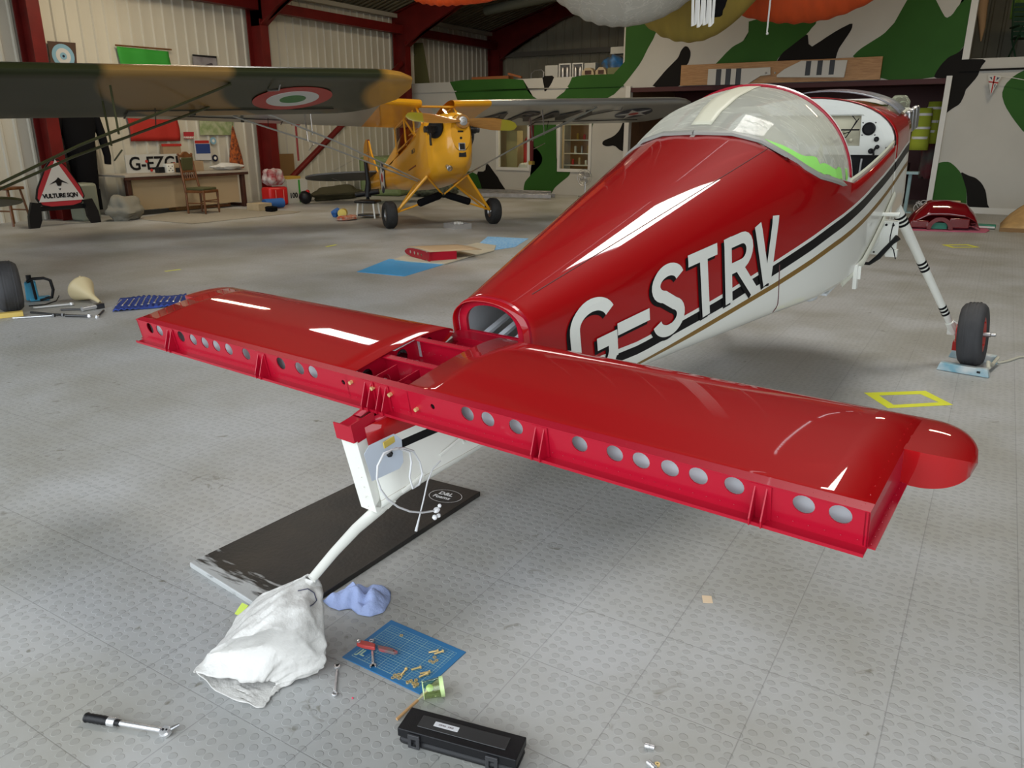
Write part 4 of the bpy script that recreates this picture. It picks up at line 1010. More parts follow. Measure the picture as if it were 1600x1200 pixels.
    if cy:
        # details on the visible right side
        b = MB(); st = []
        for k in range(10):
            rr = .30 if k % 2 == 0 else .12; a = PI/2+k*PI/5; st.append((rr*math.cos(a), rr*math.sin(a)))
        w, zb, zt = sec(-3.0); sl = (sec(-2.6)[0]-sec(-3.4)[0])/.8
        u = V((-sl, -1, 0)).normalized()*-1; 
        b.prism(circ(0, 0, .31, 28), (w+.004, -3.0, 1.11), V((-sl*-1, 1, 0)).normalized(), Z3, .004, m=0); b.prism(st, (w+.009, -3.0, 1.11), V((sl, 1, 0)).normalized(), Z3, .003, m=1); b.prism(circ(0, 0, .09, 16), (w+.013, -3.0, 1.11), V((sl, 1, 0)).normalized(), Z3, .003, m=2)
        obj('star_marking', b, [MATS['navy paint'], MATS['off white marking'], MATS['marking red']], root)
        b = text_mb('Cub', .13, (.337, .64, 1.16), V((.02, -1, 0)) * 1.0, Z3, .003, shear=.35); obj('nose_lettering', b, MATS['dark grey lettering'], root)
        b = text_mb('CUB', .10, (.363, -.10, 1.04), V((0, -1, 0)), Z3, .003); obj('door_lettering', b, MATS['dark grey lettering'], root)
        b = MB(); b.box((.362, -.35, .82), (.006, .45, .02)); obj('door_edge', b, MATS['dull red edging'], root); b = MB(); b.tube([(.365, -.02, 1.31), (.365, -.62, 1.27)], .008, 5, m=0); obj('window_edge', b, MATS['dull red edging'], root)
        b = MB(); b.ball((.0, .1, 1.46), .10, 10, sz=(1.1, .8, 1.2)); b.ball((-.05, -.5, 1.35), .16, 10, sz=(1.2, .5, 1.3)); obj('seat_back', b, blackcloth, root)
    return root
# wing camouflage: ochre and olive bands painted across the span
def camo_wing():
    m = mat('brown and green wing paint', (.2, .13, .05), .4, coat=.2, spec=.25); nt = m.node_tree; N = nt.nodes; L_ = nt.links; bs = N['Principled BSDF']
    tc = N.new('ShaderNodeTexCoord'); sp = N.new('ShaderNodeSeparateXYZ'); L_.new(tc.outputs['Object'], sp.inputs[0])
    def mth(op, a, b_):
        n = N.new('ShaderNodeMath'); n.operation = op
        for i, q in enumerate((a, b_)):
            if isinstance(q, (int, float)): n.inputs[i].default_value = q
            else: L_.new(q, n.inputs[i])
        return n.outputs[0]
    ax = mth('ABSOLUTE', sp.outputs[0], 0)
    # band edges lean across the chord
    t = mth('ADD', ax, mth('MULTIPLY', mth('MULTIPLY', mth('ADD', sp.outputs[1], .5), mth('ABSOLUTE', mth('ADD', sp.outputs[1], -.6), 0)), .40))
    cr = N.new('ShaderNodeValToRGB'); cr.color_ramp.interpolation = 'LINEAR'
    L_.new(mth('DIVIDE', t, 5.4), cr.inputs[0]); e = cr.color_ramp.elements
    ol = (.026, .030, .010, 1); br = (.27, .155, .045, 1); och = (.46, .24, .04, 1)
    e[0].position = 0; e[0].color = ol; e[1].position = 1; e[1].color = och
    for p, c in ((.375, ol), (.392, br), (.585, br), (.602, ol), (.885, ol), (.91, och)):
        q = e.new(p); q.color = c
    L_.new(cr.outputs[0], bs.inputs['Base Color']); return m
CAMOW = camo_wing()
cub('yellow and silver high wing taildragger with a wooden propeller, facing the camera', (-8.07, 10.885, .22), -125, 'yellow', None, True)
_q = fl(20, 487); _a = R(-113); _R = V((math.cos(_a), math.sin(_a), 0)); _o = _q + _R*.93; _o.z = .225
cub('olive and brown camouflaged high wing aircraft, its wing with a red, white and green roundel', _o, -113, 'olive', None, True)
# ================================================================ THINGS ON THE FLOOR, FOREGROUND
def frame_at(px0, py0, px1, py1, z=0):
    """point and heading of the floor line between two sight lines"""
    a, c = fl(px0, py0, z), fl(px1, py1, z); d = c-a; return a, math.atan2(d.y, d.x), d.length
# black foam board
q = [fl(297, 887), fl(441, 978), fl(751, 775), fl(604, 737)]
b = MB(); o0 = q[0]; b.prism([(p.x-o0.x, p.y-o0.y) for p in q], (o0.x, o0.y, 0), X3, Y3, .022, m=0)
# worn pale end: a thin scuffed skin along the short edge
fm = mat('black foam board', (.008, .008, .008), .5, col2=(.022, .018, .014), vscale=5, bump=.15, bscale=60)
nt = fm.node_tree; bs = nt.nodes['Principled BSDF']; tc = nt.nodes.new('ShaderNodeTexCoord'); sp = nt.nodes.new('ShaderNodeVectorMath'); sp.operation = 'DOT_PRODUCT'
dirn = (q[3]-q[0]).normalized(); sp.inputs[1].default_value = (dirn.x, dirn.y, 0); nt.links.new(tc.outputs['Object'], sp.inputs[0])
nz = nt.nodes.new('ShaderNodeTexNoise'); nz.inputs['Scale'].default_value = 18; nz.inputs['Detail'].default_value = 8; mp = nt.nodes.new('ShaderNodeMapping'); mp.inputs['Rotation'].default_value = (0, 0, -math.atan2(dirn.y, dirn.x)); mp.inputs['Scale'].default_value = (.5, 3, 1)
nt.links.new(tc.outputs['Object'], mp.inputs[0]); nt.links.new(mp.outputs[0], nz.inputs['Vector'])
mr = nt.nodes.new('ShaderNodeMapRange'); mr.inputs[1].default_value = dirn.dot(q[0]); mr.inputs[2].default_value = dirn.dot(q[0])+.20; mr.inputs[3].default_value = .30; mr.inputs[4].default_value = -.30; nt.links.new(sp.outputs['Value'], mr.inputs[0])
ad = nt.nodes.new('ShaderNodeMath'); nt.links.new(nz.outputs['Fac'], ad.inputs[0]); nt.links.new(mr.outputs[0], ad.inputs[1])
rp = nt.nodes.new('ShaderNodeValToRGB'); rp.color_ramp.elements[0].position = .60; rp.color_ramp.elements[1].position = .74; nt.links.new(ad.outputs[0], rp.inputs[0])
mx = nt.nodes.new('ShaderNodeMix'); mx.data_type = 'RGBA'; old = bs.inputs['Base Color'].links[0].from_socket; nt.links.new(rp.outputs[0], mx.inputs[0]); nt.links.new(old, mx.inputs[6]); mx.inputs[7].default_value = (.42, .43, .42, 1); nt.links.new(mx.outputs[2], bs.inputs['Base Color'])
board = obj('foam_board', b, fm, None, bevel=.004)
tag(board, 'black foam board lying on the floor under the tail, one end scuffed pale', 'board')
ctr = fl(696, 775, .024); u = (fl(722, 783, .024)-fl(672, 771, .024)).normalized(); v = Z3.cross(u)
b = MB(); n = 40
for k in range(n):
    a0, a1 = 2*PI*k/n, 2*PI*(k+1)/n; r0, r1 = 1.0, .965
    f = lambda a, r: ctr + u*(.076*r*math.cos(a)) + v*(.058*r*math.sin(a))
    b.quad(f(a0, r0), f(a1, r0), f(a1, r1), f(a0, r1))
text_mb('D&L', .036, ctr+u*(-.040)+v*.006, u, v, .0005, bold=.0012, mb=b); text_mb('Foams', .032, ctr+u*(-.050)-v*.026, u, v, .0005, bold=.0008, mb=b)
obj('printed_badge', b, mat('white print', (.6, .6, .6), .6), board, smooth=0)

# white plastic sack over the tailwheel
tipp = A2W(E2)
sack = None
apex = tipp + V((0, 0, .005))
mouth = fl(352, 1040, .05)
# control rings (centre, half width across, half height, lie): from the neck down to the open mouth
acr = (fl(505, 1010, .0)-fl(350, 1010, .0)).normalized()       # across the sack
def scr(px, py, z): return fl(px, py, z)
rows = [
    [(478, 900, .300), (484, 897, .305), (490, 898, .305), (493, 902, .30), (490, 906, .295), (480, 904, .29)],
    [(405, 932, .19), (445, 915, .27), (488, 902, .28), (503, 925, .22), (470, 945, .17), (425, 945, .15)],
    [(372, 965, .10), (420, 935, .25), (480, 918, .27), (507, 965, .17), (470, 1000, .06), (400, 1000, .04)],
    [(352, 1000, .04), (400, 962, .22), (468, 950, .25), (511, 1010, .10), (480, 1045, .012), (395, 1050, .008)],
    [(330, 1025, .012), (365, 1000, .17), (440, 985, .21), (505, 1035, .05), (470, 1060, .006), (380, 1075, .004)],
    [(318, 1038, .008), (345, 1018, .07), (425, 1012, .11), (472, 1045, .04), (440, 1075, .004), (390, 1092, .003)],
    [(303, 1052, .012), (345, 1060, .020), (405, 1066, .026), (430, 1066, .018), (425, 1080, .008), (400, 1107, .003)],
]
rings = [[scr(*p) for p in r] for r in rows]
def sackf(i, j):
    ri = i*(len(rings)-1); r0 = min(int(ri), len(rings)-2); t = ri-r0; n = len(rings[0]); cj = j*n; k = int(cj) % n; s_ = cj-int(cj)
    def cr(ps, t):
        p0, p1, p2, p3 = ps; return .5*((2*p1) + (p2-p0)*t + (2*p0-5*p1+4*p2-p3)*t*t + (3*p1-p0-3*p2+p3)*t**3)
    def rr(r): return cr([rings[r][(k-1) % n], rings[r][k], rings[r][(k+1) % n], rings[r][(k+2) % n]], s_)
    p = rr(r0).lerp(rr(r0+1), t)
    w = math.sin(j*31+i*5)*.0035 + math.sin(j*57-i*13)*.003 + math.sin(i*41+j*39)*.002 + math.sin(j*131+i*37)*.002
    c = sum((rings[r0][m] for m in range(n)), V((0, 0, 0)))/n
    p = p + (p-c).normalized()*w*min(1, i*4)
    p.z = max(p.z, .004); return p
b = MB(); b.sheet(sackf, 60, 90, closed_u=False)
sm_ = mat('white woven plastic sack', (.58, .565, .53), .42, bump=1.0, bscale=20, sheen=.2)
sack = obj('sack', b, sm_, None, smooth=70, solid=.0025); tag(sack, 'white woven plastic sack pulled over the tailwheel of the red aircraft', 'sack')
b = MB(); N_ = [(492, 902), (499, 917), (505, 940), (509, 965), (510, 985)]
for k in range(4):
    i = .16+.12*k; p = sackf(i, .50+.03*k); c = sackf(i, .40); d = (c-p).normalized()*.018; b.tube([p+V((0, 0, .004)), p+d+V((0, 0, .005))], .0018, 5)
obj('black_stitch', b, blackp, sack)
b = MB(); b.tube([sackf(.38, .30)+V((0, 0, .006)), sackf(.36, .34)+V((0, 0, .006)), sackf(.34, .38)+V((0, 0, .006)), sackf(.37, .40)+V((0, 0, .006)), sackf(.42, .385)+V((0, 0, .006)), sackf(.46, .37)+V((0, 0, .006))], .0016, 5); obj('pen_mark', b, mat('grey pen ink', (.06, .06, .10), .6), sack)
b = MB(); p = fl(378, 953, .03); b.box((p.x, p.y, .03), (.03, .04, .006), rot=Matrix.Rotation(.6, 3, 'X')); o = obj('lime_tab', b, mat('lime plastic', (.5, .62, .08), .5), sack)

# crumpled rags
def rag(name, pts, m, label, amp, cat, z=.0, grp=None):
    c = sum((fl(*p) for p in pts), V((0, 0, 0)))/len(pts); n = len(pts); P_ = [fl(*p) for p in pts]
    b = MB(); rnd = random.Random(len(pts)*7+int(pts[0][0])); ph = [rnd.uniform(0, 6) for _ in range(8)]
    def f(i, j):
        k = j*n; k0 = int(k) % n; p = P_[k0].lerp(P_[(k0+1) % n], k-int(k)); q = c.lerp(p, i)
        h = amp*(1-i**2.5)*(.25+.55*abs(math.sin(q.x*34+q.y*21+ph[4]))+.35*abs(math.sin(q.x*-27+q.y*44+ph[5]))+.08*math.sin(q.x*61+ph[0])+.08*math.sin(q.y*53+ph[1])+.08*math.sin((q.x+q.y)*97+ph[2]))
        return V((q.x, q.y, .003+z+max(0, h)))
    b.sheet(f, 16, 64); o = obj(name, b, m, None, smooth=40, solid=.0015); tag(o, label, cat, grp); return o
bluec = mat('pale blue paper towel', (.34, .42, .68), .85, bump=1.0, bscale=28)
rag('paper_towel', [(504, 940), (520, 932), (545, 921), (556, 928), (572, 922), (590, 917), (611, 924), (610, 940), (600, 958), (578, 965), (560, 962), (548, 952), (530, 955), (515, 950)], bluec, 'crumpled pale blue paper towel beside the white sack', .055, 'paper towel')
rag('paper_towel', [(786, 694), (795, 690), (803, 692), (804, 698), (796, 701), (788, 699)], mat('purple blue printed rag', (.30, .28, .62), .85, var=.6, vscale=60), 'small purple and blue rag on the floor under the fuselage', .05, 'rag')

# blue cutting mat
q = [fl(533, 1028), fl(612, 969), fl(728, 1019), fl(657, 1087)]
c = sum(q, V((0, 0, 0)))/4; ux = ((q[2]-q[1])+(q[3]-q[0])).normalized(); uy = Z3.cross(ux); W_, H_ = .300, .222
c = V((c.x, c.y, 0))
b = MB(); b.prism([(-W_/2, -H_/2), (W_/2, -H_/2), (W_/2, H_/2), (-W_/2, H_/2)], c, ux, uy, .003)
cm = obj('cutting_mat', b, mat('blue cutting mat', (.020, .15, .34), .45), None, bevel=.001); tag(cm, 'blue cutting mat with a yellow grid on the floor', 'cutting mat')
b = MB(); Z0 = V((0, 0, .0032)); n1, n2 = 26, 18; st = .01
for k in range(n1+1):
    x = -.13+k*st; wd = .0009 if k % 5 == 0 else .00035; b.box(c+ux*x+Z0, (wd, .18, .0002), rot=Matrix.Rotation(math.atan2(ux.y, ux.x), 3, 'Z'))
for k in range(n2+1):
    y = -.09+k*st; wd = .0009 if k % 5 == 0 else .00035; b.box(c+uy*y+Z0, (.26, wd, .0002), rot=Matrix.Rotation(math.atan2(ux.y, ux.x), 3, 'Z'))
obj('grid_print', b, mat('pale grid print', (.42, .58, .42), .5), cm, smooth=0)
b = MB(); b.prism([(-.128, -.088), (-.09, -.088), (-.09, -.02), (-.128, -.02)], c+V((0, 0, .0031)), ux, uy, .0003); obj('logo_panel', b, mat('blue cutting mat', (.02, .15, .34)), cm)
text_ = text_mb('JL', .036, c+ux*(-.124)+uy*(-.075)+V((0, 0, .0036)), ux, uy, .0003, bold=.001); obj('logo_print', text_, MATS['pale grid print'], cm, smooth=0)

def spanner(label, p0, p1, z, r1=.010, lenk=None):
    a, c2 = V(p0), V(p1); d = (c2-a); L = d.length; yaw = math.atan2(d.y, d.x)
    t = thing('spanner', label, 'spanner', (a.x, a.y, z), (0, 0, yaw))
    b = MB(); b.prism([(0.012, -.0035), (L-.012, -.0035), (L-.012, .0035), (.012, .0035)], (0, 0, .001), X3, Y3, .004); obj('shank', b, steel, t, bevel=.001)
    b = MB(); ring_ = circ(L, 0, r1*.85, 18); b.prism(ring_, (0, 0, 0), X3, Y3, .006, holes=[circ(L, 0, r1*.45, 12)]); obj('ring_end', b, steel, t, bevel=.0008)
    b = MB(); op = [(r1*1.0*math.cos(a_), r1*1.0*math.sin(a_)) for a_ in frange(R(-130), R(130), 14)] + [(-.002, .0045), (.004, .003), (.004, -.003), (-.002, -.0045)]
    b.prism(op, (0, 0, 0), X3, Y3, .006); obj('open_jaw', b, steel, t, bevel=.0008); return t
spanner('chrome combination spanner on the bare floor left of the blue mat', fl(527, 1043), fl(523, 1086), .001)
spanner('chrome combination spanner on the blue cutting mat under the red ratchet', fl(583, 1042, .004), fl(581, 1003, .004), .0045)
# red handled ratchet
a, yaw, L = frame_at(563, 1008, 618, 1021, .012)
t = thing('ratchet', 'small red handled ratchet lying on the blue cutting mat', 'ratchet', (a.x, a.y, .0115), (0, 0, yaw))
b = MB(); b.prism(smooth_poly([(-.014, -.008), (.02, -.012), (.055, -.008), (.055, .008), (.02, .012), (-.014, .009)], 2), (0, 0, 0), X3, Y3, .012); obj('body', b, mat('dull red plastic', (.50, .06, .05), .4), t, bevel=.002)
b = MB(); b.prism(smooth_poly([(.055, -.008), (L, -.009), (L+.008, 0), (L, .008), (.055, .008)], 1), (0, 0, .001), X3, Y3, .010, holes=[circ(L-.004, 0, .003, 10)]); obj('handle', b, mat('grey and red grip', (.13, .12, .12), .5, col2=(.4, .05, .05), vscale=30), t, bevel=.002)
b = MB(); b.lathe([(0, 0), (.006, 0), (.006, .004), (0, .005)], (-.004, 0, .012), Z3, 14); obj('pawl', b, steel, t)
# loose yellow bolts and nuts on the mat
def bolt(px, py, ang, label, L=.026):
    p = fl(px, py, .008); t = thing('bolt', label, 'bolt', (p.x, p.y, .0085), (0, 0, ang), 'plated bolts on the cutting mat')
    b = MB(); b.lathe([(0, 0), (.0028, 0), (.0028, L), (0, L)], (0, 0, 0), X3, 8); obj('shank', b, brass, t)
    b = MB(); b.lathe([(0, -.004), (.0052, -.004), (.0052, 0), (0, 0)], (0, 0, 0), X3, 6); obj('head', b, brass, t, smooth=20)
for px, py, a_, l in [(691, 1018, 4.2, 'right hand of the two crossed plated bolts at the right edge of the blue mat'), (683, 1017, 4.0, 'left hand of the two crossed plated bolts at the right edge of the blue mat'), (656, 1043, 4.1, 'single plated bolt lying alone near the middle of the front edge of the blue mat'), (670, 1050, 4.0, 'plated bolt just behind the plastic cup, upper of the pair'), (667, 1053, 4.3, 'plated bolt just behind the plastic cup, lower of the pair'), (634, 1046, 4.9, 'plated bolt beside the heap of washers on the blue mat')]: bolt(px, py, a_, l)
k = 0
for px, py in [(617, 1054), (620, 1057), (623, 1053), (626, 1056), (629, 1052), (624, 1059), (679, 1026), (682, 1031), (677, 1034), (672, 1032), (637, 1066), (642, 1064), (646, 1068), (650, 1063), (652, 1069), (648, 1072), (627, 992), (614, 1058)]:
    p = fl(px, py, .006); big = 10 <= k <= 15
    t = MB(); t.lathe([(.0030, 0), (.0058, 0), (.0058, .0045 if big else .0015), (.0030, .0045 if big else .0015)], (0, 0, 0), Z3, 6 if big else 14, closed=True)
    o = obj('nut' if big else 'washer', t, brass, None, smooth=20); o.location = (p.x, p.y, .0035); o.rotation_euler = (0, 0, k)
    if big: tag(o, 'small plated nut in the cluster at the front corner of the blue mat', 'nut', 'plated nuts at the corner of the cutting mat')
    elif px == 627: tag(o, 'single small nut alone at the back of the blue mat', 'washer')
    elif px > 670: tag(o, 'small plated washer scattered beside the crossed bolts on the blue mat', 'washer', 'plated washers by the crossed bolts')
    else: tag(o, 'small plated washer in the heap on the front of the blue mat', 'washer', 'plated washers in a heap')
    k += 1
# clear cup on its side with a wooden handled brush
p0, p1 = fl(660, 1080, .022), fl(693, 1073, .028); ax_ = (p1-p0).normalized()
cup = thing('plastic_cup', 'clear plastic cup lying on its side, yellow green resin in its base', 'cup', (p1.x, p1.y, .03))
b = MB(); b.lathe([(.028, 0), (.024, -.055), (.0235, -.054), (.027, 0)], (0, 0, 0), ax_, 28); obj('cup_wall', b, glassm('tinted clear plastic', (.93, .97, .84)), cup, smooth=60)
b = MB(); b.lathe([(0, .001), (.0285, .001), (.028, -.010), (0, -.012)], (0, 0, 0), ax_, 28); obj('cup_base', b, mat('yellow green resin', (.62, .80, .36), .35), cup)
b = MB(); rim_c = ax_*(-.056); b.lathe([(.0235, 0), (.026, 0), (.026, -.002), (.0235, -.002)], rim_c, ax_, 28, closed=True); obj('rim', b, MATS['yellow green resin'], cup)
a, yaw, L = frame_at(620, 1124, 672, 1083, .006)
br = thing('brush', 'thin wooden stick with a resin lump at its tip, reaching into the clear cup', 'stick', (a.x, a.y, .006), (0, R(-6), yaw))
b = MB(); b.tube([(0, 0, 0), (L*.62, 0, 0)], .0042, 8); obj('handle', b, mat('bare light wood', (.52, .30, .13), .6), br)
b = MB(); b.tube([(L*.62, 0, 0), (L*.98, 0, .002)], .0026, 8); obj('stem', b, mat('pale stick', (.6, .52, .3), .5), br)
b = MB(); b.ball((L, 0, .004), .011, 10); obj('resin_lump', b, MATS['yellow green resin'], br)

# torque wrench, lower left
a, yaw, L = frame_at(134, 1121, 258, 1142, .014)
t = thing('torque_wrench', 'small torque wrench with black ribbed grip on the floor at lower left', 'torque wrench', (a.x, a.y, .0145), (0, 0, yaw))
b = MB(); pr_ = [(0, 0), (.012, 0), (.0135, .004), (.0115, .010)] + [(.0115 + (.0012 if k_ % 2 else 0), .012+k_*.006) for k_ in range(9)] + [(.011, .072), (0, .072)]; b.lathe(pr_, (0, 0, 0), X3, 20); obj('grip', b, blackp, t)
b = MB(); b.lathe([(0, .070), (.0125, .070), (.0125, .092), (0, .092)], (0, 0, 0), X3, 20); obj('collar', b, steel, t)
b = MB(); b.lathe([(0, .092), (.009, .092), (.0085, .105), (0, .105)], (0, 0, 0), X3, 20); obj('lock_ring', b, blackp, t)
b = MB(); b.tube([(.10, 0, 0), (L-.012, 0, 0)], .0072, 14); obj('tube', b, steel, t)
b = MB(); b.lathe([(0, -.008), (.015, -.008), (.016, .002), (.013, .007), (0, .008)], (L, 0, -.002), V((-.15, -.35, .9)), 24); obj('ratchet_head', b, steel, t)
b = MB(); b.ball((L-.004, -.003, .006), .0035, 8); b.ball((L+.006, -.002, .006), .003, 8); obj('direction_lever', b, blackp, t)
b = MB(); b.tube([(L+.010, .006, .0), (L+.028, .022, .006)], [.006, .0035], 10); obj('socket_bit', b, dullsteel, t)

# black blow-moulded case, lower right
a = fl(622, 1163); c2 = fl(806, 1215); d = c2-a; yaw = math.atan2(d.y, d.x); L = d.length
D_ = .082; Hc = .052
cs = thing('tool_case', 'black plastic torque wrench case with two latches at the bottom edge', 'tool case', (a.x, a.y, 0), (0, 0, yaw))
def sb(x0, x1, z0, z1, y0, y1): return ((x0+x1)/2, (y0+y1)/2, (z0+z1)/2), (x1-x0, y1-y0, z1-z0)
b = MB(); b.box(*sb(0, L, .001, Hc*.46, 0, D_)); obj('case_base', b, blackp, cs, bevel=.014)
b = MB(); b.box(*sb(0, L, Hc*.52, Hc, 0, D_)); b.box(*sb(.035, L-.035, Hc*.45, Hc*.54, .006, D_-.006)); lid = obj('lid', b, blackp, cs, bevel=.015)
b = MB(); b.box(*sb(.045, L-.035, Hc*.985, Hc+.002, .022, D_-.018)); obj('raised_panel', b, mat('black plastic rib', (.03, .03, .03), .35), lid, bevel=.003)
b = MB(); b.box(*sb(.085, .152, Hc+.0018, Hc+.0026, .036, .052)); lb = obj('paper_label', b, mat('white paper label', (.7, .7, .7), .6), lid)
b = MB()
for k in range(16): b.box((.098+k*.0022 + (k % 3)*.0004 + (.006 if k > 8 else 0), .0435, Hc+.0028), (.0009, .006 if k % 2 else .0045, .0003))
obj('label_print', b, mat('faded print', (.10, .06, .06), .6), lb)
for xx in (.048, L-.062):
    b = MB(); b.prism(rect(xx-.016, xx+.016, .006, .047), (0, -.001, 0), X3, Z3, .006, holes=[rect(xx-.007, xx+.007, .012, .034)]); b.box((xx, -.005, .0385), (.034, .003, .004)); obj('latch', b, mat('satin black latch', (.035, .035, .037), .3), cs, bevel=.001)
# sockets, paper square, scraps
def socket(px, py, a_, label):
    p = fl(px, py, .006); t = thing('socket', label, 'socket', (p.x, p.y, .0075), (0, 0, a_))
    b = MB(); b.lathe([(.004, -.012), (.0075, -.012), (.0075, -.001), (.0066, .0), (.0066, .012), (.0035, .012)], (0, 0, 0), X3, 18, closed=True); obj('barrel', b, steel, t)
socket(1015, 1167, .2, 'chrome socket lying on the floor, the upper of the bits near the bottom edge')
socket(1018, 1196, -.4, 'chrome socket at the very bottom edge beside a plated nut')
b = MB(); b.lathe([(.003, 0), (.007, 0), (.007, .006), (.003, .006)], (0, 0, 0), Z3, 6, closed=True); o = obj('nut', b, brass, None, smooth=20); p = fl(1027, 1196); o.location = (p.x, p.y, 0); tag(o, 'plated nut at the very bottom edge beside a chrome socket', 'nut')
p = fl(1105, 937); b = MB(); b.prism([(-.017, -.022), (.016, -.021), (.017, .021), (-.015, .022)], (0, 0, .0), X3, Y3, .0012); o = obj('paper_scrap', b, mat('buff card', (.72, .56, .38), .8), None); o.location = (p.x, p.y, .001); o.rotation_euler = (0, 0, .45); tag(o, 'small square of buff sandpaper alone on the floor', 'paper scrap')
p = fl(551, 1092); b = MB(); b.ball((0, 0, .003), .003, 6); o = obj('foam_crumb', b, mat('pink foam', (.75, .06, .12), .7), None); o.location = p; tag(o, 'tiny pink crumb on the floor in front of the blue mat', 'crumb')

# yellow tape marks
def tape_frame(px, label, cat='floor tape'):
    q = [fl(*p) for p in px[0]]; i_ = [fl(*p) for p in px[1]]; b = MB(); o = q[0]
    b.prism([(p.x-o.x, p.y-o.y) for p in q], (0, 0, 0), X3, Y3, .001, holes=[[(p.x-o.x, p.y-o.y) for p in i_]]); ob = obj('floor_tape', b, tapey, None, smooth=0); ob.location = (o.x, o.y, .0008); tag(ob, label, cat)
tape_frame([[(1350, 614), (1446, 611), (1489, 633), (1387, 638)], [(1373, 618), (1438, 616), (1467, 629), (1396, 633)]], 'yellow tape square on the floor beyond the stabiliser tip')
tape_frame([[(1471, 382.4), (1513, 382), (1531, 386.6), (1488, 387.2)], [(1481, 383.4), (1510, 383.1), (1522, 385.8), (1491, 386.2)]], 'smaller thin yellow tape square on the floor further back at right')
for (p, q_, l) in (((258, 424), (282, 421), 'short yellow tape strip on the floor left of the blue sheet'), ((510, 385.5), (525, 382.5), 'short yellow tape strip on the floor in front of the yellow aircraft')):
    a, yaw, L = frame_at(*p, *q_); b = MB(); b.box((L/2, 0, .0006), (L, .045, .0012)); o = obj('floor_tape', b, tapey, None); place(o, (a.x, a.y, .0003), yaw); tag(o, l, 'floor tape')

# wheel chock of the right main wheel
wcx = O3 - Z3*.84 + RR*.955 + FF*4.50
ch = thing('wheel_chock', 'pair of worn white and blue wooden chocks at the right main wheel', 'wheel chock', (wcx.x, wcx.y, 0), (0, 0, R(-8)))
cw_ = mat('chipped white paint', (.62, .62, .58), .6, col2=(.16, .33, .40), vscale=7)
b = MB(); b.box((0, -.20, .028), (.31, .055, .052), taper=.9); obj('chock_bar', b, cw_, ch, bevel=.004)
b = MB(); b.box((-.01, .20, .028), (.30, .06, .055), taper=.9); obj('chock_bar', b, cw_, ch, bevel=.004)
b = MB(); b.tube([(.135, -.16, .05), (.12, -.10, .075), (.13, .02, .03), (.14, .17, .05)], .012, 8); obj('chock_rope', b, mat('off white rope', (.5, .48, .38), .8), ch)
b = MB(); b.box((.092, -.229, .030), (.02, .002, .014)); obj('black_sticker', b, blackp, ch)
b = MB(); P_ = [fl(1549, 563, .008), fl(1560, 567, .008), fl(1575, 564, .008), fl(1592, 558, .008), fl(1620, 556, .008)]; b.tube(P_, .008, 8); o = obj('cable', b, mat('off white rope', (.5, .48, .38)), None, smooth=60); tag(o, 'off white cable running off to the right from the wheel chock', 'cable')
# ================================================================ MIDDLE DISTANCE
# blue sheets with a red elevator part on packing paper
def flat(name, pix, m, label, cat, t=.003, z=.0, wr=0):
    q = [fl(*p) for p in pix]; o = q[0]; b = MB(); b.prism([(p.x-o.x, p.y-o.y) for p in q], (0, 0, 0), X3, Y3, t); ob = obj(name, b, m, None, smooth=0); ob.location = (o.x, o.y, z+.0005)
    if label: tag(ob, label, cat)
    return ob
flat('plastic_sheet', [(558, 425), (608, 405), (695, 413), (632, 432)], skyblue, 'plain sky blue plastic sheet on the floor, nearest of the two blue sheets', 'sheet', .004)
flat('plastic_sheet', [(742, 386), (762, 370), (826, 373), (805, 386), (752, 394)], mat('blue mottled sheet', (.10, .40, .80), .6, col2=(.35, .60, .85), vscale=26), 'mottled blue and white sheet on the floor, furthest of the two blue sheets', 'sheet', .004)
paper = mat('cream foam sheet', (.55, .50, .38), .8, var=.1)
flat('packing_paper', [(616, 407), (634, 400), (700, 392), (745, 381), (775, 385), (772, 393), (735, 402), (695, 414), (640, 410)], paper, 'cream packing foam under the red control surface', 'packing foam', .012, .005)
a, yaw, L = frame_at(632, 398, 678, 410, .02)
cp = thing('control_surface_part', 'red painted control surface with round lightening holes lying on cream foam', 'aircraft part', (a.x, a.y, .018), (0, 0, yaw))
L = .62
b = MB(); b.prism(smooth_poly([(0, .055), (.10, .10), (.28, .115), (L, .11), (L, 0), (.2, .0), (.05, .02)], 1), (0, 0, 0), X3, Z3, -.004, holes=[circ(.16, .06, .022, 14), circ(.27, .058, .022, 14), circ(.36, .056, .020, 14), circ(.45, .052, .018, 14)]); obj('rib', b, redspar, cp)
b = MB(); b.prism([(0, 0), (.0, .11), (.38, .10), (.38, 0)], (L, 0, 0), V((.15, 1, 0)).normalized(), Z3, .004); b.box((L+.02, .0, .055), (.05, .02, .11)); obj('spar', b, redspar, cp)
b = MB(); b.sheet(lambda i, j: V((.05+.6*i, .02+.75*j, .112-.03*j+.01*math.sin(i*3))), 6, 6); obj('skin', b, mat('tan film covered skin', (.50, .36, .22), .4), cp, solid=.003)
# yellow drums etc. by the tail of the yellow aircraft
def simple(name, label, cat, loc, parts, rotz=0, group=None):
    """parts: (part name, MB, material, options)"""
    t = thing(name, label, cat, loc, (0, 0, rotz), group)
    for pt_ in parts: obj(pt_[0], pt_[1], pt_[2], t, **(pt_[3] if len(pt_) > 3 else {}))
    return t
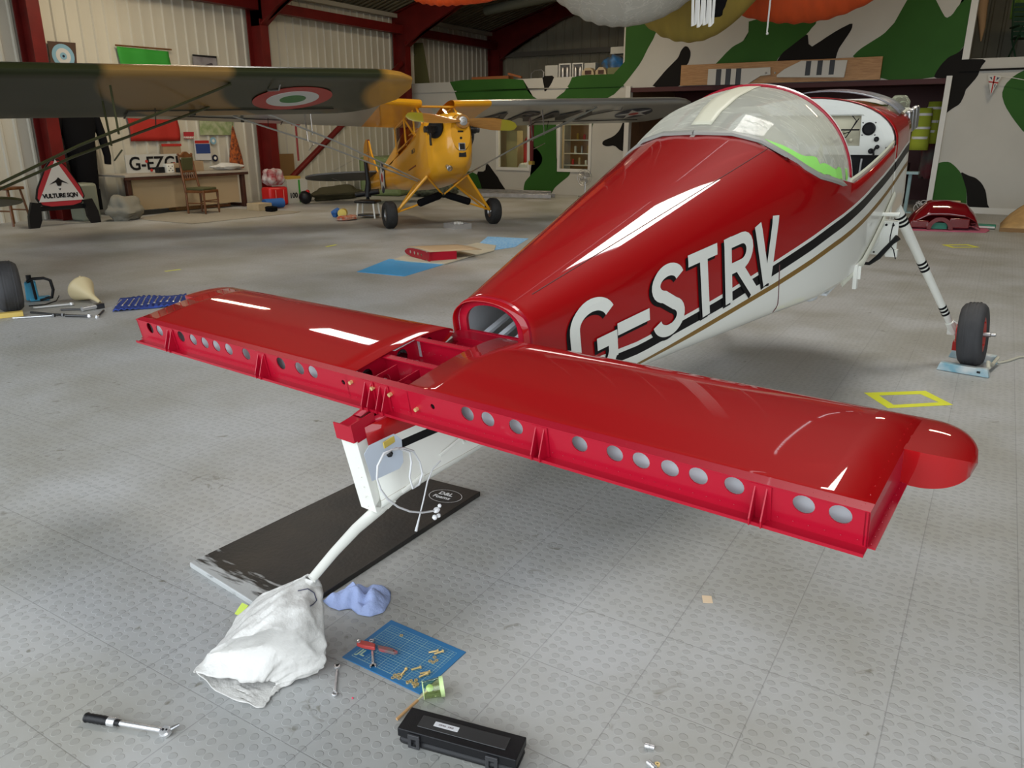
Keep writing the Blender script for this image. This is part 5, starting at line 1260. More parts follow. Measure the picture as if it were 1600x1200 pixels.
# steel drip tray under the nose
p = fl(715, 356); b = MB(); b.prism(circ(0, 0, .24, 4), (0, 0, 0), V((math.cos(.4), math.sin(.4), 0)), V((-math.sin(.4), math.cos(.4), 0)), .08, holes=[circ(0, 0, .225, 4)]); b.box((0, 0, .006), (.26, .26, .01), rot=Matrix.Rotation(.4+PI/4, 3, 'Z'))
b2 = MB()
for k in range(7): b2.ball((.09*math.cos(k*2.2), .08*math.sin(k*1.7), .07), .03, 8)
simple('drip_tray', 'square steel tray on the floor under the nose of the yellow aircraft', 'tray', (p.x, p.y, 0), [('tray', b, steel, {'smooth': 0}), ('paper_wad', b2, mat('white tissue', (.65, .65, .62), .8))])
# grey wheel tools: blue clamp light, funnel, tools, blue tool roll
p = fl(52, 470); q = fl(76, 468); yw = math.atan2((q-p).y, (q-p).x)
b = MB(); b.box((0, 0, .10), (.10, .12, .17), taper=.9); b.box((.06, -.01, .02), (.16, .12, .03)); b2 = MB(); b2.tube([(-.02, -.06, .19), (.03, -.06, .215), (.12, -.06, .215), (.17, -.06, .19), (.18, -.06, .10), (.16, -.06, .03), (.06, -.06, .015)], .014, 8); b2.tube([(.03, -.065, .02), (.02, -.065, .20)], .012, 8); b2.lathe([(0, .19), (.022, .19), (.022, .25), (0, .25)], (0, -.04, 0), Z3, 10)
simple('pump_box', 'light blue box with a black tubular handle beside the big tyre at left', 'pump', (p.x, p.y, 0), [('blue_body', b, mat('light blue plastic', (.05, .34, .55), .4), {'bevel': .01}), ('handle', b2, blackp, {'smooth': 60})], yw)
b = MB(); P_ = [fl(*t_, .012) for t_ in [(88, 430), (90, 447), (85, 462), (60, 472), (40, 476)]]
P_ = [fl(92, 462, .02), fl(92, 463, .008), fl(88, 470, .006), fl(70, 476, .006), fl(45, 478, .006)]; b.tube(P_, .005, 6); tag(obj('cable', b, blackp, None, smooth=60), 'thin black cable trailing from the light blue box at left', 'cable')
a = fl(132, 470, 0); yw = math.atan2((fl(172, 478)-fl(132, 470)).y, (fl(172, 478)-fl(132, 470)).x)
b = MB(); b.lathe([(.118, -.02), (.122, .0), (.118, .006), (.030, .165), (.026, .18), (.013, .30), (.010, .30), (.02, .175), (.108, .01), (.112, -.02)], (-.02, 0, .112), V((1, 0, -.34)), 30); b.ball((-.01, 0, .225), .012, 8)
simple('funnel', 'cream plastic funnel lying on the floor among the tools at left', 'funnel', (a.x, a.y, 0.0), [('cone', b, mat('cream plastic', (.66, .55, .32), .45), {'smooth': 60})], yw)
def bar(name, label, cat, p0, p1, r, m, z=None, rs=None, parts=None, m2=None, sq=None):
    z = z if z is not None else r+.001; a, c = fl(*p0, z), fl(*p1, z); d = c-a; t = thing(name, label, cat, (a.x, a.y, z), (0, 0, math.atan2(d.y, d.x)))
    b = MB(); b.tube([(0, 0, 0), (d.length*.55, 0, 0), (d.length, 0, 0)], rs or r, 10); obj('shaft', b, m, t, smooth=50)
    b = MB(); b.lathe([(0, -.012), (r*1.7, -.012), (r*1.7, .012), (0, .012)], (d.length, 0, 0), V((0, .3, 1)), 12) if r < .013 else b.box((d.length, 0, 0), (r*3, r*2.6, r*2)); obj('head', b, m2 or m, t)
    return t
dk = mat('dark tool steel', (.10, .10, .10), .35, .9)
bar('straight_edge', 'long pale alloy bar lying under the funnel among the tools at left', 'bar', (52, 481), (112, 475), .012, mat('pale alloy', (.62, .62, .60), .4, .5))
bar('torque_wrench', 'long silver wrench in front of the floor tools at left', 'torque wrench', (20, 497), (84, 493), .009, steel, m2=dk)
bar('extension_bar', 'dark extension bar crossing the floor tools at left', 'tool', (48, 488), (98, 492), .009, dk)
bar('ratchet', 'dark ratchet handle behind the silver wrench at left', 'ratchet', (102, 493), (140, 494), .011, dk, m2=steel)
bar('hammer', 'short steel hammer at the right end of the floor tools at left', 'hammer', (162, 485), (152, 495), .009, dk, m2=steel)
bar('spray_gun', 'silver cylinder tool beside the funnel spout', 'tool', (128, 483), (155, 478), .022, steel, m2=dk)
bar('spanner', 'dark spanner lying under the silver cylinder tool at left', 'spanner', (95, 484), (130, 483), .008, dk)
a, yaw, L = frame_at(-12, 498, 37, 493); b = MB(); b.box((L/2, 0, .02), (L, .07, .04)); o = obj('wooden_ruler', b, mat('yellow timber', (.66, .48, .12), .5), None, bevel=.003); place(o, (a.x, a.y, .0), yaw); tag(o, 'yellow painted timber batten in front of the big tyre at left', 'batten')
q = [fl(176, 488), fl(188, 467), fl(292, 462), fl(290, 478)]
def rollf(i, j):
    p = q[0].lerp(q[3], i).lerp(q[1].lerp(q[2], i), j); return V((p.x, p.y, .010+.018*abs(math.sin(i*40))*(.5+.5*math.sin(j*17+i*9))))
b = MB(); b.sheet(rollf, 60, 14); tr = obj('tool_roll', b, mat('blue canvas', (.03, .07, .36), .8, var=.4, vscale=30), None, solid=.006, smooth=30); tag(tr, 'blue canvas tool roll full of spanners beyond the far stabiliser tip', 'tool roll')
for k in range(11):
    i = .04+.088*k; p0 = rollf(i, .12)+V((0, 0, .022)); p1 = rollf(i+.02, .62)+V((0, 0, .022)); d = p1-p0
    b = MB(); b.tube([V((0, 0, 0)), d*.5, d], .0055, 6); b.ball((0, 0, 0), .013, 8, sz=(1, 1, .5)); b.ball(d, .010, 8, sz=(1, 1, .5)); o = obj('spanner', b, steel, None); o.location = p0; tag(o, 'chrome spanner in the blue tool roll, %s' % ('leftmost', 'second from the left', 'third from the left', 'fourth from the left', 'fifth from the left', 'middle one', 'fifth from the right', 'fourth from the right', 'third from the right', 'second from the right', 'rightmost')[k], 'spanner', 'spanners in the blue tool roll')

# red cowling on the pink mat, brown drawer insert
pk = flat('foam_mat', [(1410, 360), (1420, 348), (1535, 353), (1546, 361), (1540, 364)], mat('pink foam mat', (.50, .12, .20), .8), 'pink foam mat on the floor against the camouflaged wall at right', 'mat', .012)
a, c = fl(1418, 357, .012), fl(1535, 361, .012); d = c-a; yw = math.atan2(d.y, d.x); Lc = d.length
cowl = thing('engine_cowling', 'glossy red engine cowling with a round inlet resting on a pink mat', 'cowling', (a.x, a.y, .022), (0, 0, yw))
darkred = mat('deep red gloss', (.17, .004, .008), .12, coat=1.0)
def cwl(i, j):
    x = Lc*.97*i; y = .62*j; sx_ = math.sin(PI*min(1, max(0, i)))**.42; prof_h = ip(i, [(0, .03), (.08, .22), (.28, .44), (.55, .45), (.8, .40), (.93, .26), (1, .02)])
    e = math.sin(PI*(.08+.92*j))**.5 if j < .55 else math.sin(PI*(.08+.92*j))**.6
    return V((x, y, prof_h*max(0.04, min(1, e))))
b = MB(); b.sheet(cwl, 30, 22); obj('cowl_shell', b, darkred, cowl, smooth=60, solid=.006)
b = MB(); rr = [(.195*math.cos(a_), .195*math.sin(a_)) for a_ in frange(0, PI, 18)] + [(.13*math.cos(a_), .13*math.sin(a_)) for a_ in frange(PI, 0, 18)]
b.prism(rr, (Lc*.42, -.02, 0), X3, Z3, .05); obj('inlet_ring', b, darkred, cowl, bevel=.01)
b = MB(); b.box((Lc*.42, .02, .05), (.24, .02, .10)); obj('green_filter', b, mat('teal plastic', (.02, .22, .14), .5), cowl)
b = MB(); b.box((Lc*.68, .0, .10), (.30, .03, .16)); b.box((Lc*.15, .0, .07), (.28, .03, .12)); obj('inlet_lip', b, darkred, cowl, bevel=.02)
p = wy(1487, 318, 18.25); o0 = MB(); o0.box((0, 0, .0), (.30, .10, .05)); o0.box((0, 0, -.05), (.2, .1, .06)); o0.box((0, 0, -.09), (.3, .1, .04)); t = obj('reel', o0, mat('cream plastic', (.66, .55, .32)), None, bevel=.01); t.location = (p.x, 18.33, p.z+.03); tag(t, 'small cream plastic reel on the wall just above the red cowling', 'reel')
p = fl(1539, 357); b = MB(); b.box((0, 0, .03), (.3, .22, .05)); b2 = MB(); b2.box((0, -.112, .02), (.28, .004, .03)); simple('soap_box', 'teal and white box at the right end of the pink mat', 'box', (p.x, p.y, .014), [('lid', b, mat('teal plastic', (.05, .33, .25), .5), {'bevel': .01}), ('white_side', b2, white)])
p = fl(1572, 362); b = MB(); b.sheet(lambda i, j: V((1.6*i-.1, .9*j*(1), .05+.50*(math.sin(PI*min(1, i*1.1))**.8)*(j**.7)*(1 if i < .55 else .8))), 14, 10); b2 = MB(); b2.box((.75, -.02, .03), (1.7, .05, .06))
for k in range(8): b2.box((.05+.2*k, -.05, .02), (.09, .03, .04))
simple('foam_former', 'tan moulded foam piece with a toothed front edge at the right edge of the picture', 'foam block', (p.x, p.y, 0), [('moulded_top', b, mat('tan foam', (.50, .32, .13), .7, var=.2), {'solid': .02, 'smooth': 50}), ('toothed_edge', b2, mat('dark tan foam', (.25, .14, .05), .7))])
p = fl(1611, 362); b = MB(); b.ball((0, 0, .25), .25, 14, sz=(1, .7, 1)); b2 = MB(); b2.box((-.02, -.17, .12), (.25, .02, .02)); 

# ================================================================ LEFT WALL: posters, flag, clothing, desk, chair, sign
def wallq(name, pix, m, label, cat, t=.01, X=-14.86, off=.03):
    q = [wx(px, py, X) for px, py in pix]; c = sum(q, V((0, 0, 0)))/len(q); b = MB(); b.prism([(p.y-c.y, p.z-c.z) for p in q], (0, 0, 0), Y3, Z3, t, m=0); o = obj(name, b, m, None, smooth=0); o.location = (X+off-.02, c.y, c.z); tag(o, label, cat); return o, c
o, c = wallq('roundel_board', [(73, 64), (117, 67), (120, 110), (80, 110)], mat('brown board', (.07, .035, .02), .6), 'brown square board with a pale blue and white roundel on the left wall', 'painting')
for k, (r_, mm) in enumerate(((.205, mat('pale blue paint', (.22, .42, .55), .5)), (.135, mat('off white marking', (.6, .6, .58))), (.062, MATS.get('pale blue paint') or mat('pale blue paint', (.22, .42, .55))), (.022, mat('navy paint', (.01, .015, .04))))):
    b = MB(); b.prism(circ(0, 0, r_, 32), (.012+.003*k, 0, 0), Y3, Z3, .003); obj('ring', b, mm, o)
# flag, one long cloth: green above, white, red below
yf0, yf1 = 9.72, 10.84
b = MB()
for (z0, z1, m_) in ((2.50, 3.09, 0), (1.95, 2.50, 1), (1.36, 1.95, 2)):
    b.sheet(lambda i, j: V((-14.83+.012*math.sin(i*14+j), yf0+(yf1-yf0)*i + .02*math.sin(j*5), z0+(z1-z0)*j)), 16, 6, m=m_)
o = obj('flag', b, [mat('flag green', (.03, .30, .03), .7), mat('flag white', (.55, .55, .5), .7), mat('flag red', (.42, .02, .012), .7)], None, solid=.003, smooth=60); tag(o, 'green, white and red flag hanging on the left wall behind the wing', 'flag')
b = MB(); b.tube([(-14.82, 9.68, 3.11), (-14.82, 10.9, 3.13)], .015, 8); obj('flag_pole', b, midwood, o)
o, c = wallq('picture', [(300, 85), (337, 88), (341, 133), (302, 131)], blackp, 'black framed aircraft photograph high on the left wall', 'picture', .02)
b = MB(); b.box((.022, 0, 0), (.003, .60, .50)); obj('print', b, mat('grey photo print', (.30, .29, .30), .6, col2=(.20, .18, .19), vscale=5), o)
b = MB(); b.prism(smooth_poly([(-.18, -.12), (-.2, .0), (.0, .10), (.18, .16), (.2, .05), (.05, -.15), (.0, -.2)], 1), (.024, 0, 0), Y3, Z3, .002); obj('plane_image', b, mat('dark photo image', (.05, .04, .05), .6), o)
mapm = mat('map print', (.45, .50, .44), .6, col2=(.22, .34, .30), vscale=4); mapg = mat('green map print', (.42, .45, .28), .6, col2=(.22, .30, .12), vscale=8)
wallq('map', [(70, 180), (135, 180), (135, 217), (80, 217)], mapm, 'pale blue green wall map beside the red column at far left', 'map')
wallq('map', [(310, 180), (364, 180), (364, 211), (312, 211)], mapg, 'green and white map on the left wall above the desk', 'map')
o, c = wallq('notice', [(302, 218), (326, 220), (330, 250), (305, 250)], mat('white notice', (.6, .6, .6), .6), 'red, white and blue notice above the desk', 'notice')
b = MB(); b.box((.012, 0, .17), (.004, .36, .06)); obj('red_band', b, mat('flag red', (.4, .02, .012)), o); b = MB(); b.box((.012, .01, .03), (.004, .36, .20)); obj('blue_band', b, mat('notice blue', (.02, .05, .2), .6), o)
o, c = wallq('sign', [(286, 206), (302, 206), (302, 217), (287, 217)], mat('sign red', (.40, .02, .03), .6), 'small red sign on the left wall beside the olive strut', 'sign')
b = text_mb('WARNING', .055, (.013, -.14, -.06), Y3, Z3, .002, bold=.002); obj('lettering', b, white, o)
for (px, py, m_, l) in ((332, 220, mat('pale blue paint', (.2, .4, .5)), 'round pale blue sticker, the upper one on the wall beside the notice'), (335, 247, MATS.get('navy paint') or mat('navy paint', (.01, .015, .04)), 'round black and white badge, the lower one on the wall beside the notice')):
    q = wx(px, py); b = MB(); b.prism(circ(0, 0, .075, 20), (0, 0, 0), Y3, Z3, .008); o = obj('badge', b, m_, None); o.location = (-14.84, q.y, q.z); tag(o, l, 'badge'); b = MB(); b.prism(circ(0, 0, .035, 12), (.009, 0, 0), Y3, Z3, .002); obj('badge_centre', b, white, o)
# orange hanging bag
q = wx(371, 225, -14.7); b = MB(); b.lathe([(.0, .62), (.03, .55), (.10, .25), (.17, -.05), (.20, -.30), (.0, -.32)], (0, 0, 0), Z3, 10); o = obj('fabric_pennant', b, mat('orange and brown printed cloth', (.55, .13, .02), .8, col2=(.06, .015, .01), vscale=14), None, smooth=30); o.scale = (.35, 1, 1); o.location = (-14.80, q.y, q.z-.22); tag(o, 'orange and brown patterned cloth hanging on the wall right of the desk', 'cloth')
b = MB(); b.tube([(0, 0, .6), (0, 0, .85)], .006, 5); obj('cord', b, blackp, o)
# dark flying suits
q = wx(160, 300, -14.5)
t = thing('flying_suit', 'black flying suit hanging on the left wall between the warning sign and the desk', 'coveralls', (-14.60, q.y-.22, 0))
def suitf(i, j):
    z = .30+1.75*i; w = ip(z, [(.3, .20), (1.0, .24), (1.4, .30), (1.9, .38), (2.0, .25), (2.05, .1)]); a = 2*PI*j
    return V((.13*math.sin(a)*(1-.3*(z > 1.9)), w*math.cos(a)+.02*math.sin(a*5+z*7), z))
b = MB(); b.sheet(suitf, 20, 28); obj('body', b, blackcloth, t, smooth=60)
for s in (-1, 1):
    b = MB(); b.tube([(0, s*.34, 1.86), (.02, s*.42, 1.5), (.05, s*.46, 1.1), (.06, s*.44, .95)], [.09, .08, .065, .06], 10); obj('sleeve', b, blackcloth, t, smooth=60)
    b = MB(); b.tube([(0, s*.11, .5), (.02, s*.12, .3), (.04, s*.13, .12)], [.12, .10, .08], 10); obj('trouser_leg', b, blackcloth, t, smooth=60)
# grey sack, drum, boxes
def blob(name, label, cat, pos, r, m, seed=1, n=36, flat_=True):
    rnd = random.Random(seed); ph = [rnd.uniform(0, 6) for _ in range(6)]
    b = MB(); b.ball((0, 0, 0), 1, n)
    for v in b.bm.verts:
        k = 1+.10*math.sin(v.co.x*5+ph[0])+.10*math.sin(v.co.y*6+ph[1])+.08*math.sin(v.co.z*7+ph[2])+.05*math.sin((v.co.x+v.co.z)*13+ph[3]); v.co = V((v.co.x*r[0]*k, v.co.y*r[1]*k, v.co.z*r[2]*k))
        v.co.z = max(v.co.z, -r[2]*.8)
    o = obj(name, b, m, None, smooth=60); o.location = (pos[0], pos[1], pos[2]+r[2]*.8); tag(o, label, cat); return o
p = fl(195, 343); blob('fabric_sack', 'grey fabric sack slumped on the floor left of the desk', 'sack', (p.x+.1, p.y-.05, 0), (.24, .32, .23), mat('grey canvas', (.22, .21, .17), .8, bump=.4, bscale=10), 3)
p = fl(165, 344); b = MB(); b.box((0, 0, .33), (.4, .35, .66)); o = obj('fuel_can', b, mat('translucent grey plastic', (.24, .26, .20), .5), None, bevel=.05); o.location = (p.x-.25, p.y-.2, 0); tag(o, 'grey green plastic drum beside the flying suit', 'can')
p = fl(135, 335); b = MB(); b.box((0, 0, .25), (.5, .6, .5)); b.box((-.1, 0, .65), (.3, .5, .4)); o = obj('equipment_case', b, blackp, None, bevel=.04); o.location = (p.x-.2, p.y+.2, 0); tag(o, 'black equipment case behind the triangular sign', 'case')
o, c = wallq('plywood_sheet', [(80, 255), (138, 256), (139, 310), (85, 312)], mat('bare plywood', (.45, .32, .2), .6, var=.15), 'bare plywood sheet leaning on the wall behind the triangular sign', 'board', .02, -14.8, .05)
# triangular road sign
TP = [fl(62, 327, .0), None]
base = fl(103, 352); yd = (fl(140, 345)-fl(66, 352)); yd.z = 0; yw = math.atan2(yd.y, yd.x)
sg = thing('road_sign', 'red bordered triangular sign on black trestle legs reading VULTURE SQN', 'sign', (base.x, base.y, 0), (0, 0, yw))
TRI = [(-.52, .0), (.52, .0), (0, .92)]
def tri(k, dz=0): 
    cx, cz = 0, .307; return smooth_poly([((x-cx)*k+cx, (z-cz)*k+cz+dz) for x, z in TRI], 2)
b = MB(); b.prism(tri(1.06), (0, .03, .33), X3, Z3, .03); obj('backing', b, blackp, sg)
b = MB(); b.prism(tri(1.0), (0, .0, .33), X3, Z3, -.006 if False else .004); obj('red_border', b, mat('sign red', (.4, .02, .03)), sg)
b = MB(); b.prism([((x)*.74, (z-.307)*.74+.307-.0) for x, z in TRI], (0, -.006, .33), X3, Z3, .004); obj('white_field', b, mat('sign white', (.62, .62, .6), .5), sg)
b = text_mb('VULTURE SQN', .098, (-.31, -.012, .33+.14), X3, Z3, .003, bold=.004, spacing=.92); obj('lettering', b, blackp, sg)
b = MB(); b.prism([(-.16, 0), (-.05, .03), (-.03, -.03), (.03, -.03), (.05, .03), (.16, 0), (.04, .07), (0, .11), (-.04, .07)], (0, -.012, .33+.36), X3, Z3, .003); b.prism([(-.02, 0), (0, -.035), (.02, 0), (.008, 0), (0, -.015), (-.008, 0)], (0, -.012, .33+.29), X3, Z3, .003); obj('bird_emblem', b, blackp, sg)
for s in (-1, 1):
    b = MB(); b.prism([(s*.52, .42), (s*.38, .40), (s*.40, .12), (s*.46, 0), (s*.62, 0), (s*.60, .2)], (0, .02, 0), X3, Z3, .06); obj('leg', b, blackp, sg)
b = MB(); b.box((0, .04, .30), (1.0, .04, .08)); obj('crossbar', b, blackp, sg)
# desk along the wall
p0, p1 = fl(218, 340), fl(396, 330)
dk0 = V((-14.55, 10.0, 0)); 
desk = thing('desk', 'dark wooden desk with pale panels standing against the left wall', 'desk', (-14.0, 11.6, 0))
ya, yb = wx(203, 270, -13.7).y-11.6, wx(397, 270, -13.7).y-11.6; zt_ = wx(203, 277, -13.6).z
b = MB(); b.box((-.3, (ya+yb)/2, zt_), (.85, yb-ya, .04)); obj('desk_top', b, mat('pale laminate top', (.38, .34, .28), .4), desk, bevel=.005)
b = MB(); b.box((.10, (ya+yb)/2, zt_-.045), (.03, yb-ya, .05)); obj('edge_rail', b, darkwood, desk)
for yy in (ya+.10, yb-.10): b = MB(); b.box((.02, yy, zt_/2-.03), (.09, .08, zt_-.06)); b.box((-.25, yy, .04), (.6, .07, .06)); obj('leg', b, darkwood, desk, bevel=.004)
b = MB(); b.box((-.02, (ya+yb)/2, zt_-.36), (.03, yb-ya-.4, .56)); obj('modesty_panel', b, mat('pale brown panel', (.42, .32, .19), .5), desk)
# long registration board on the desk
q0, q1 = wx(197, 250, -14.6), wx(291, 240, -14.6)
Yl, Yr = wx(199, 270, -14.6).y, wx(291, 265, -14.6).y; Zb, Zt = zt_+.02, wx(245, 241, -14.6).z
rb = MB(); rb.box((-14.62, (Yl+Yr)/2, (Zb+Zt)/2), (.02, Yr-Yl, Zt-Zb)); rb = obj('registration_board', rb, mat('dull white panel', (.50, .50, .46), .5), None); tag(rb, 'white board lettered G-EZGM standing on the desk', 'board')
b = text_mb('G-EZGM', (Zt-Zb)*1.02, (-14.605, Yl+.06, Zb+.06), Y3, Z3, .004, bold=.006, spacing=1.0); obj('lettering', b, blackp, rb)
b = MB()
for (yy, zz) in ((.42, .62), (.50, .12), (1.0, .45)): b.prism(circ(Yl+(Yr-Yl)*yy*.8, Zb+(Zt-Zb)*zz, .03, 12), (-14.603, 0, 0), Y3, Z3, .004)
obj('red_poppy', b, mat('flag red', (.4, .02, .012)), rb)
def box_on(name, label, cat, x, y, z, sz, m, parts=(), rz=0, bev=.004):
    b = MB(); b.box((0, 0, sz[2]/2), sz); o = obj(name, b, m, None, bevel=bev); o.location = (x, y, z); o.rotation_euler = (0, 0, rz); tag(o, label, cat); return o
dz = zt_+.021
card = mat('brown cardboard', (.34, .24, .14), .8, var=.1)
y_ = wx(262, 265, -14.3).y; o = box_on('dice_box', 'white box with black dots standing on the desk in front of the lettered board', 'box', -14.2, wx(264, 265, -14.2).y, dz, (.12, .16, .17), white)
b = MB()
for yy, zz in ((-.04, .06), (.04, .06), (-.04, .18), (.04, .18), (0, .12)): b.ball((.061, yy, zz*.68), .012, 8, sz=(.2, 1, 1))
obj('dot', b, blackp, o)
box_on('black_radio', 'small black box on the desk left of the dotted box', 'box', -14.25, wx(254, 265, -14.25).y-.06, dz, (.12, .14, .11), blackp)
box_on('cardboard_box', 'open brown cardboard box on the desk, in front of the board', 'box', -14.4, wx(274, 262, -14.4).y, dz, (.2, .28, .17), card)
box_on('cardboard_box', 'brown cardboard box on the desk behind the chair back', 'box', -14.4, wx(295, 262, -14.4).y+.12, dz, (.2, .34, .20), card)
box_on('black_camera', 'black gadget on the desk just left of the chair', 'gadget', -14.1, wx(284, 268, -14.1).y, dz, (.10, .20, .09), blackp)
rc = MB(); rc.box((0, 0, .1), (.1, .42, .2)); rc = obj('cardboard_tray', rc, card, None); rc.location = (-14.72, wx(267, 238, -14.72).y, wx(267, 240, -14.72).z-.02); tag(rc, 'small cardboard tray with red trim fixed above the lettered board', 'tray'); b = MB(); b.box((.052, 0, .19), (.01, .46, .05)); obj('red_trim', b, mat('flag red', (.4, .02, .012)), rc)
q = wx(338, 262, -14.3); blob('papers', 'loose papers and white odds and ends on the right half of the desk', 'papers', (-14.2, q.y+.22, dz+.012), (.18, .38, .07), mat('white tissue', (.65, .65, .62)), 9)
# dining chair in front of the desk
p = fl(313, 333); ch_ = thing('dining_chair', 'carved wooden chair with a green padded seat standing in front of the desk', 'chair', (p.x+.12, p.y, .011), (0, 0, R(-75)))
hw = .21
for s in (-1, 1):
    b = MB(); b.tube([(s*hw, -.20, 0), (s*hw, -.20, .43), (s*.195, -.25, .75), (s*.19, -.29, 1.08)], [.020, .024, .022, .018], 8); b.ball((s*.19, -.29, 1.11), .028, 8); obj('back_post', b, midwood, ch_, smooth=60)
    b = MB(); b.tube([(s*hw, .20, 0), (s*hw, .20, .1), (s*hw, .20, .2), (s*hw, .20, .42)], [.014, .024, .017, .026], 8); obj('leg', b, midwood, ch_, smooth=60)
    b = MB(); b.tube([(s*hw, -.2, .2), (s*hw, .2, .2)], .011, 6); obj('stretcher', b, midwood, ch_)
b = MB(); b.tube([(-hw, .2, .25), (hw, .2, .25)], .011, 6); obj('stretcher', b, midwood, ch_)
b = MB(); b.box((0, 0, .42), (.46, .44, .05)); obj('seat_frame', b, midwood, ch_, bevel=.006)
b = MB(); b.box((0, 0, .465), (.42, .40, .06)); obj('seat', b, mat('olive green upholstery', (.075, .075, .025), .8), ch_, bevel=.02)
b = MB(); b.box((0, -.268, .93), (.32, .03, .24), rot=Matrix.Rotation(R(-7), 3, 'X')); obj('back_pad', b, MATS['olive green upholstery'], ch_, bevel=.01)
b = MB(); b.prism(smooth_poly([(-.2, 0), (.2, 0), (.2, .04), (.1, .07), (.05, .11), (-.05, .11), (-.1, .07), (-.2, .04)], 1), (0, -.27, 1.05), X3, Z3, .03); obj('crest_rail', b, midwood, ch_, bevel=.004)
for yy_, zz_ in ((-.255, .79), (-.235, .64)): b = MB(); b.box((0, yy_, zz_), (.36, .03, .04)); obj('back_rail', b, midwood, ch_, bevel=.004)
for k in range(5):
    b = MB(); b.tube([(-.13+.065*k, -.235, .65), (-.13+.065*k, -.255, .78)], .011, 6); obj('spindle', b, midwood, ch_)
# carpet, planks, framed board under the desk
q = [fl(210, 345), fl(300, 351), fl(455, 333), fl(330, 326)]; o = flat('carpet', [(215, 343), (300, 350.5), (460, 333.5), (470, 331), (300, 324)], carpet, 'beige carpet under the chair and desk', 'carpet', .01)
p = fl(258, 338); box_on('timber_plank', 'stack of pale brown planks on the floor under the desk', 'planks', -14.32, 10.5, .012, (.25, .8, .14), wood)
q = wx(333, 300, -14.2); b = MB(); b.prism(rect(-.35, .35, 0, .7), (0, 0, 0), Y3, Z3, .03, holes=[rect(-.30, .30, .05, .65)]); b2 = MB(); b2.prism(rect(-.30, .30, .05, .65), (.005, 0, 0), Y3, Z3, .012); t = simple('cork_board', 'wooden framed board leaning under the desk beside the chair', 'board', (-14.15, q.y, .02), [('frame', b, midwood), ('board_face', b2, tan)])
blob('bag_pile', 'dark pile of bags under the right end of the desk', 'bags', (-14.42, wx(372, 315, -14.2).y-.4, .012), (.15, .24, .18), mat('dark blue bag', (.03, .05, .07), .7), 4)
p = fl(428, 326); b = MB(); b.tube([(0, -.22, .11), (0, .22, .11)], .10, 16); o = obj('rolled_bag', b, mat('mid blue nylon', (.02, .11, .36), .6), None); o.location = (p.x, p.y, 0); o.rotation_euler = (0, 0, R(-10)); tag(o, 'blue rolled bag on the carpet right of the desk', 'bag')
p = fl(422, 330); blob('camera_bag', 'small black camera bag in front of the blue rolled bag', 'bag', (p.x+.15, p.y-.1, .013), (.10, .12, .06), blackcloth, 5)
p = fl(406, 329); box_on('wooden_box', 'low pale wooden box at the right foot of the desk', 'box', p.x, p.y, .012, (.35, .35, .14), tan)
p = fl(431, 321); o = box_on('fuel_can', 'red plastic fuel can standing near the second red column', 'fuel can', p.x, p.y, 0, (.30, .52, .40), redp, bev=.05)
b = MB(); b.tube([(.17, -.12, .08), (.17, -.12, .34)], .012, 6); b.tube([(.17, .1, .08), (.17, .1, .34)], .012, 6); obj('moulded_rib', b, mat('pale red plastic', (.6, .15, .12), .4), o)
p = fl(432, 300); _p = fl(431, 321); blob('coat_heap', 'heap of dark red and white jackets piled on the red fuel can', 'jackets', (_p.x, _p.y, .43), (.17, .24, .20), mat('dark red and white cloth', (.30, .01, .02), .8, col2=(.55, .52, .5), vscale=7), 6)
p = fl(455, 316); o = box_on('carton', 'white cardboard carton with a green band marked 100', 'carton', p.x, p.y, 0, (.5, .62, .52), mat('white carton', (.50, .50, .45), .7))
b = MB(); b.box((.252, .05, .26), (.004, .05, .50)); obj('green_band', b, mat('flag green', (.03, .3, .03)), o); b = text_mb('100', .16, (.252, -.26, .12), Y3, Z3, .003, bold=.005); obj('lettering', b, blackp, o)
b = MB(); b.box((.1, .05, .54), (.3, .4, .06)); o = obj('yellow_packet', b, mat('mustard packet', (.45, .28, .04), .7), None); o.location = (p.x-.15, p.y, .012); tag(o, 'mustard yellow packet lying on the white carton', 'packet')
q = wx(438, 300, -14.7); box_on('plywood_sheet', 'brown plywood sheet leaning behind the white carton', 'panel', -14.75, q.y+.2, 0, (.04, .7, 1.05), mat('mid brown ply', (.22, .12, .04), .6))
p = fl(478, 319); b = MB(); b.ball((0, 0, .15), .15, 12); b2 = MB(); b2.ball((.05, .03, .27), .05, 8); simple('helmet', 'black round helmet on the floor right of the white carton', 'helmet', (p.x, p.y, 0), [('shell', b, blackp), ('red_top', b2, redp)])
p0, p1 = fl(490, 313), fl(537, 311); m_ = (p0+p1)/2; blob('sleeping_bag', 'long dark olive bundle lying along the foot of the left wall', 'bundle', (m_.x+.1, m_.y+.22, 0), (.26, .78, .17), mat('dark olive cloth', (.05, .045, .02), .85), 8)
p = fl(526, 302); b = MB(); b.lathe([(0, 0), (.08, 0), (.085, .02), (.085, .36), (.06, .42), (.025, .45), (.025, .48), (0, .48)], (0, 0, 0), Z3, 18); b2 = MB(); b2.lathe([(0, .48), (.035, .48), (.03, .54), (0, .55)], (0, 0, 0), Z3, 10); b2.tube([(0, 0, .52), (.0, .09, .46), (.0, .09, .25)], .012, 6); b3 = MB(); b3.box((.075, 0, .2), (.03, .08, .18))
simple('fire_extinguisher', 'red fire extinguisher standing against the left wall under the grey tailplane', 'fire extinguisher', (p.x-.25, p.y+.2, 0), [('cylinder', b, redp), ('valve', b2, blackp), ('label_panel', b3, white)])
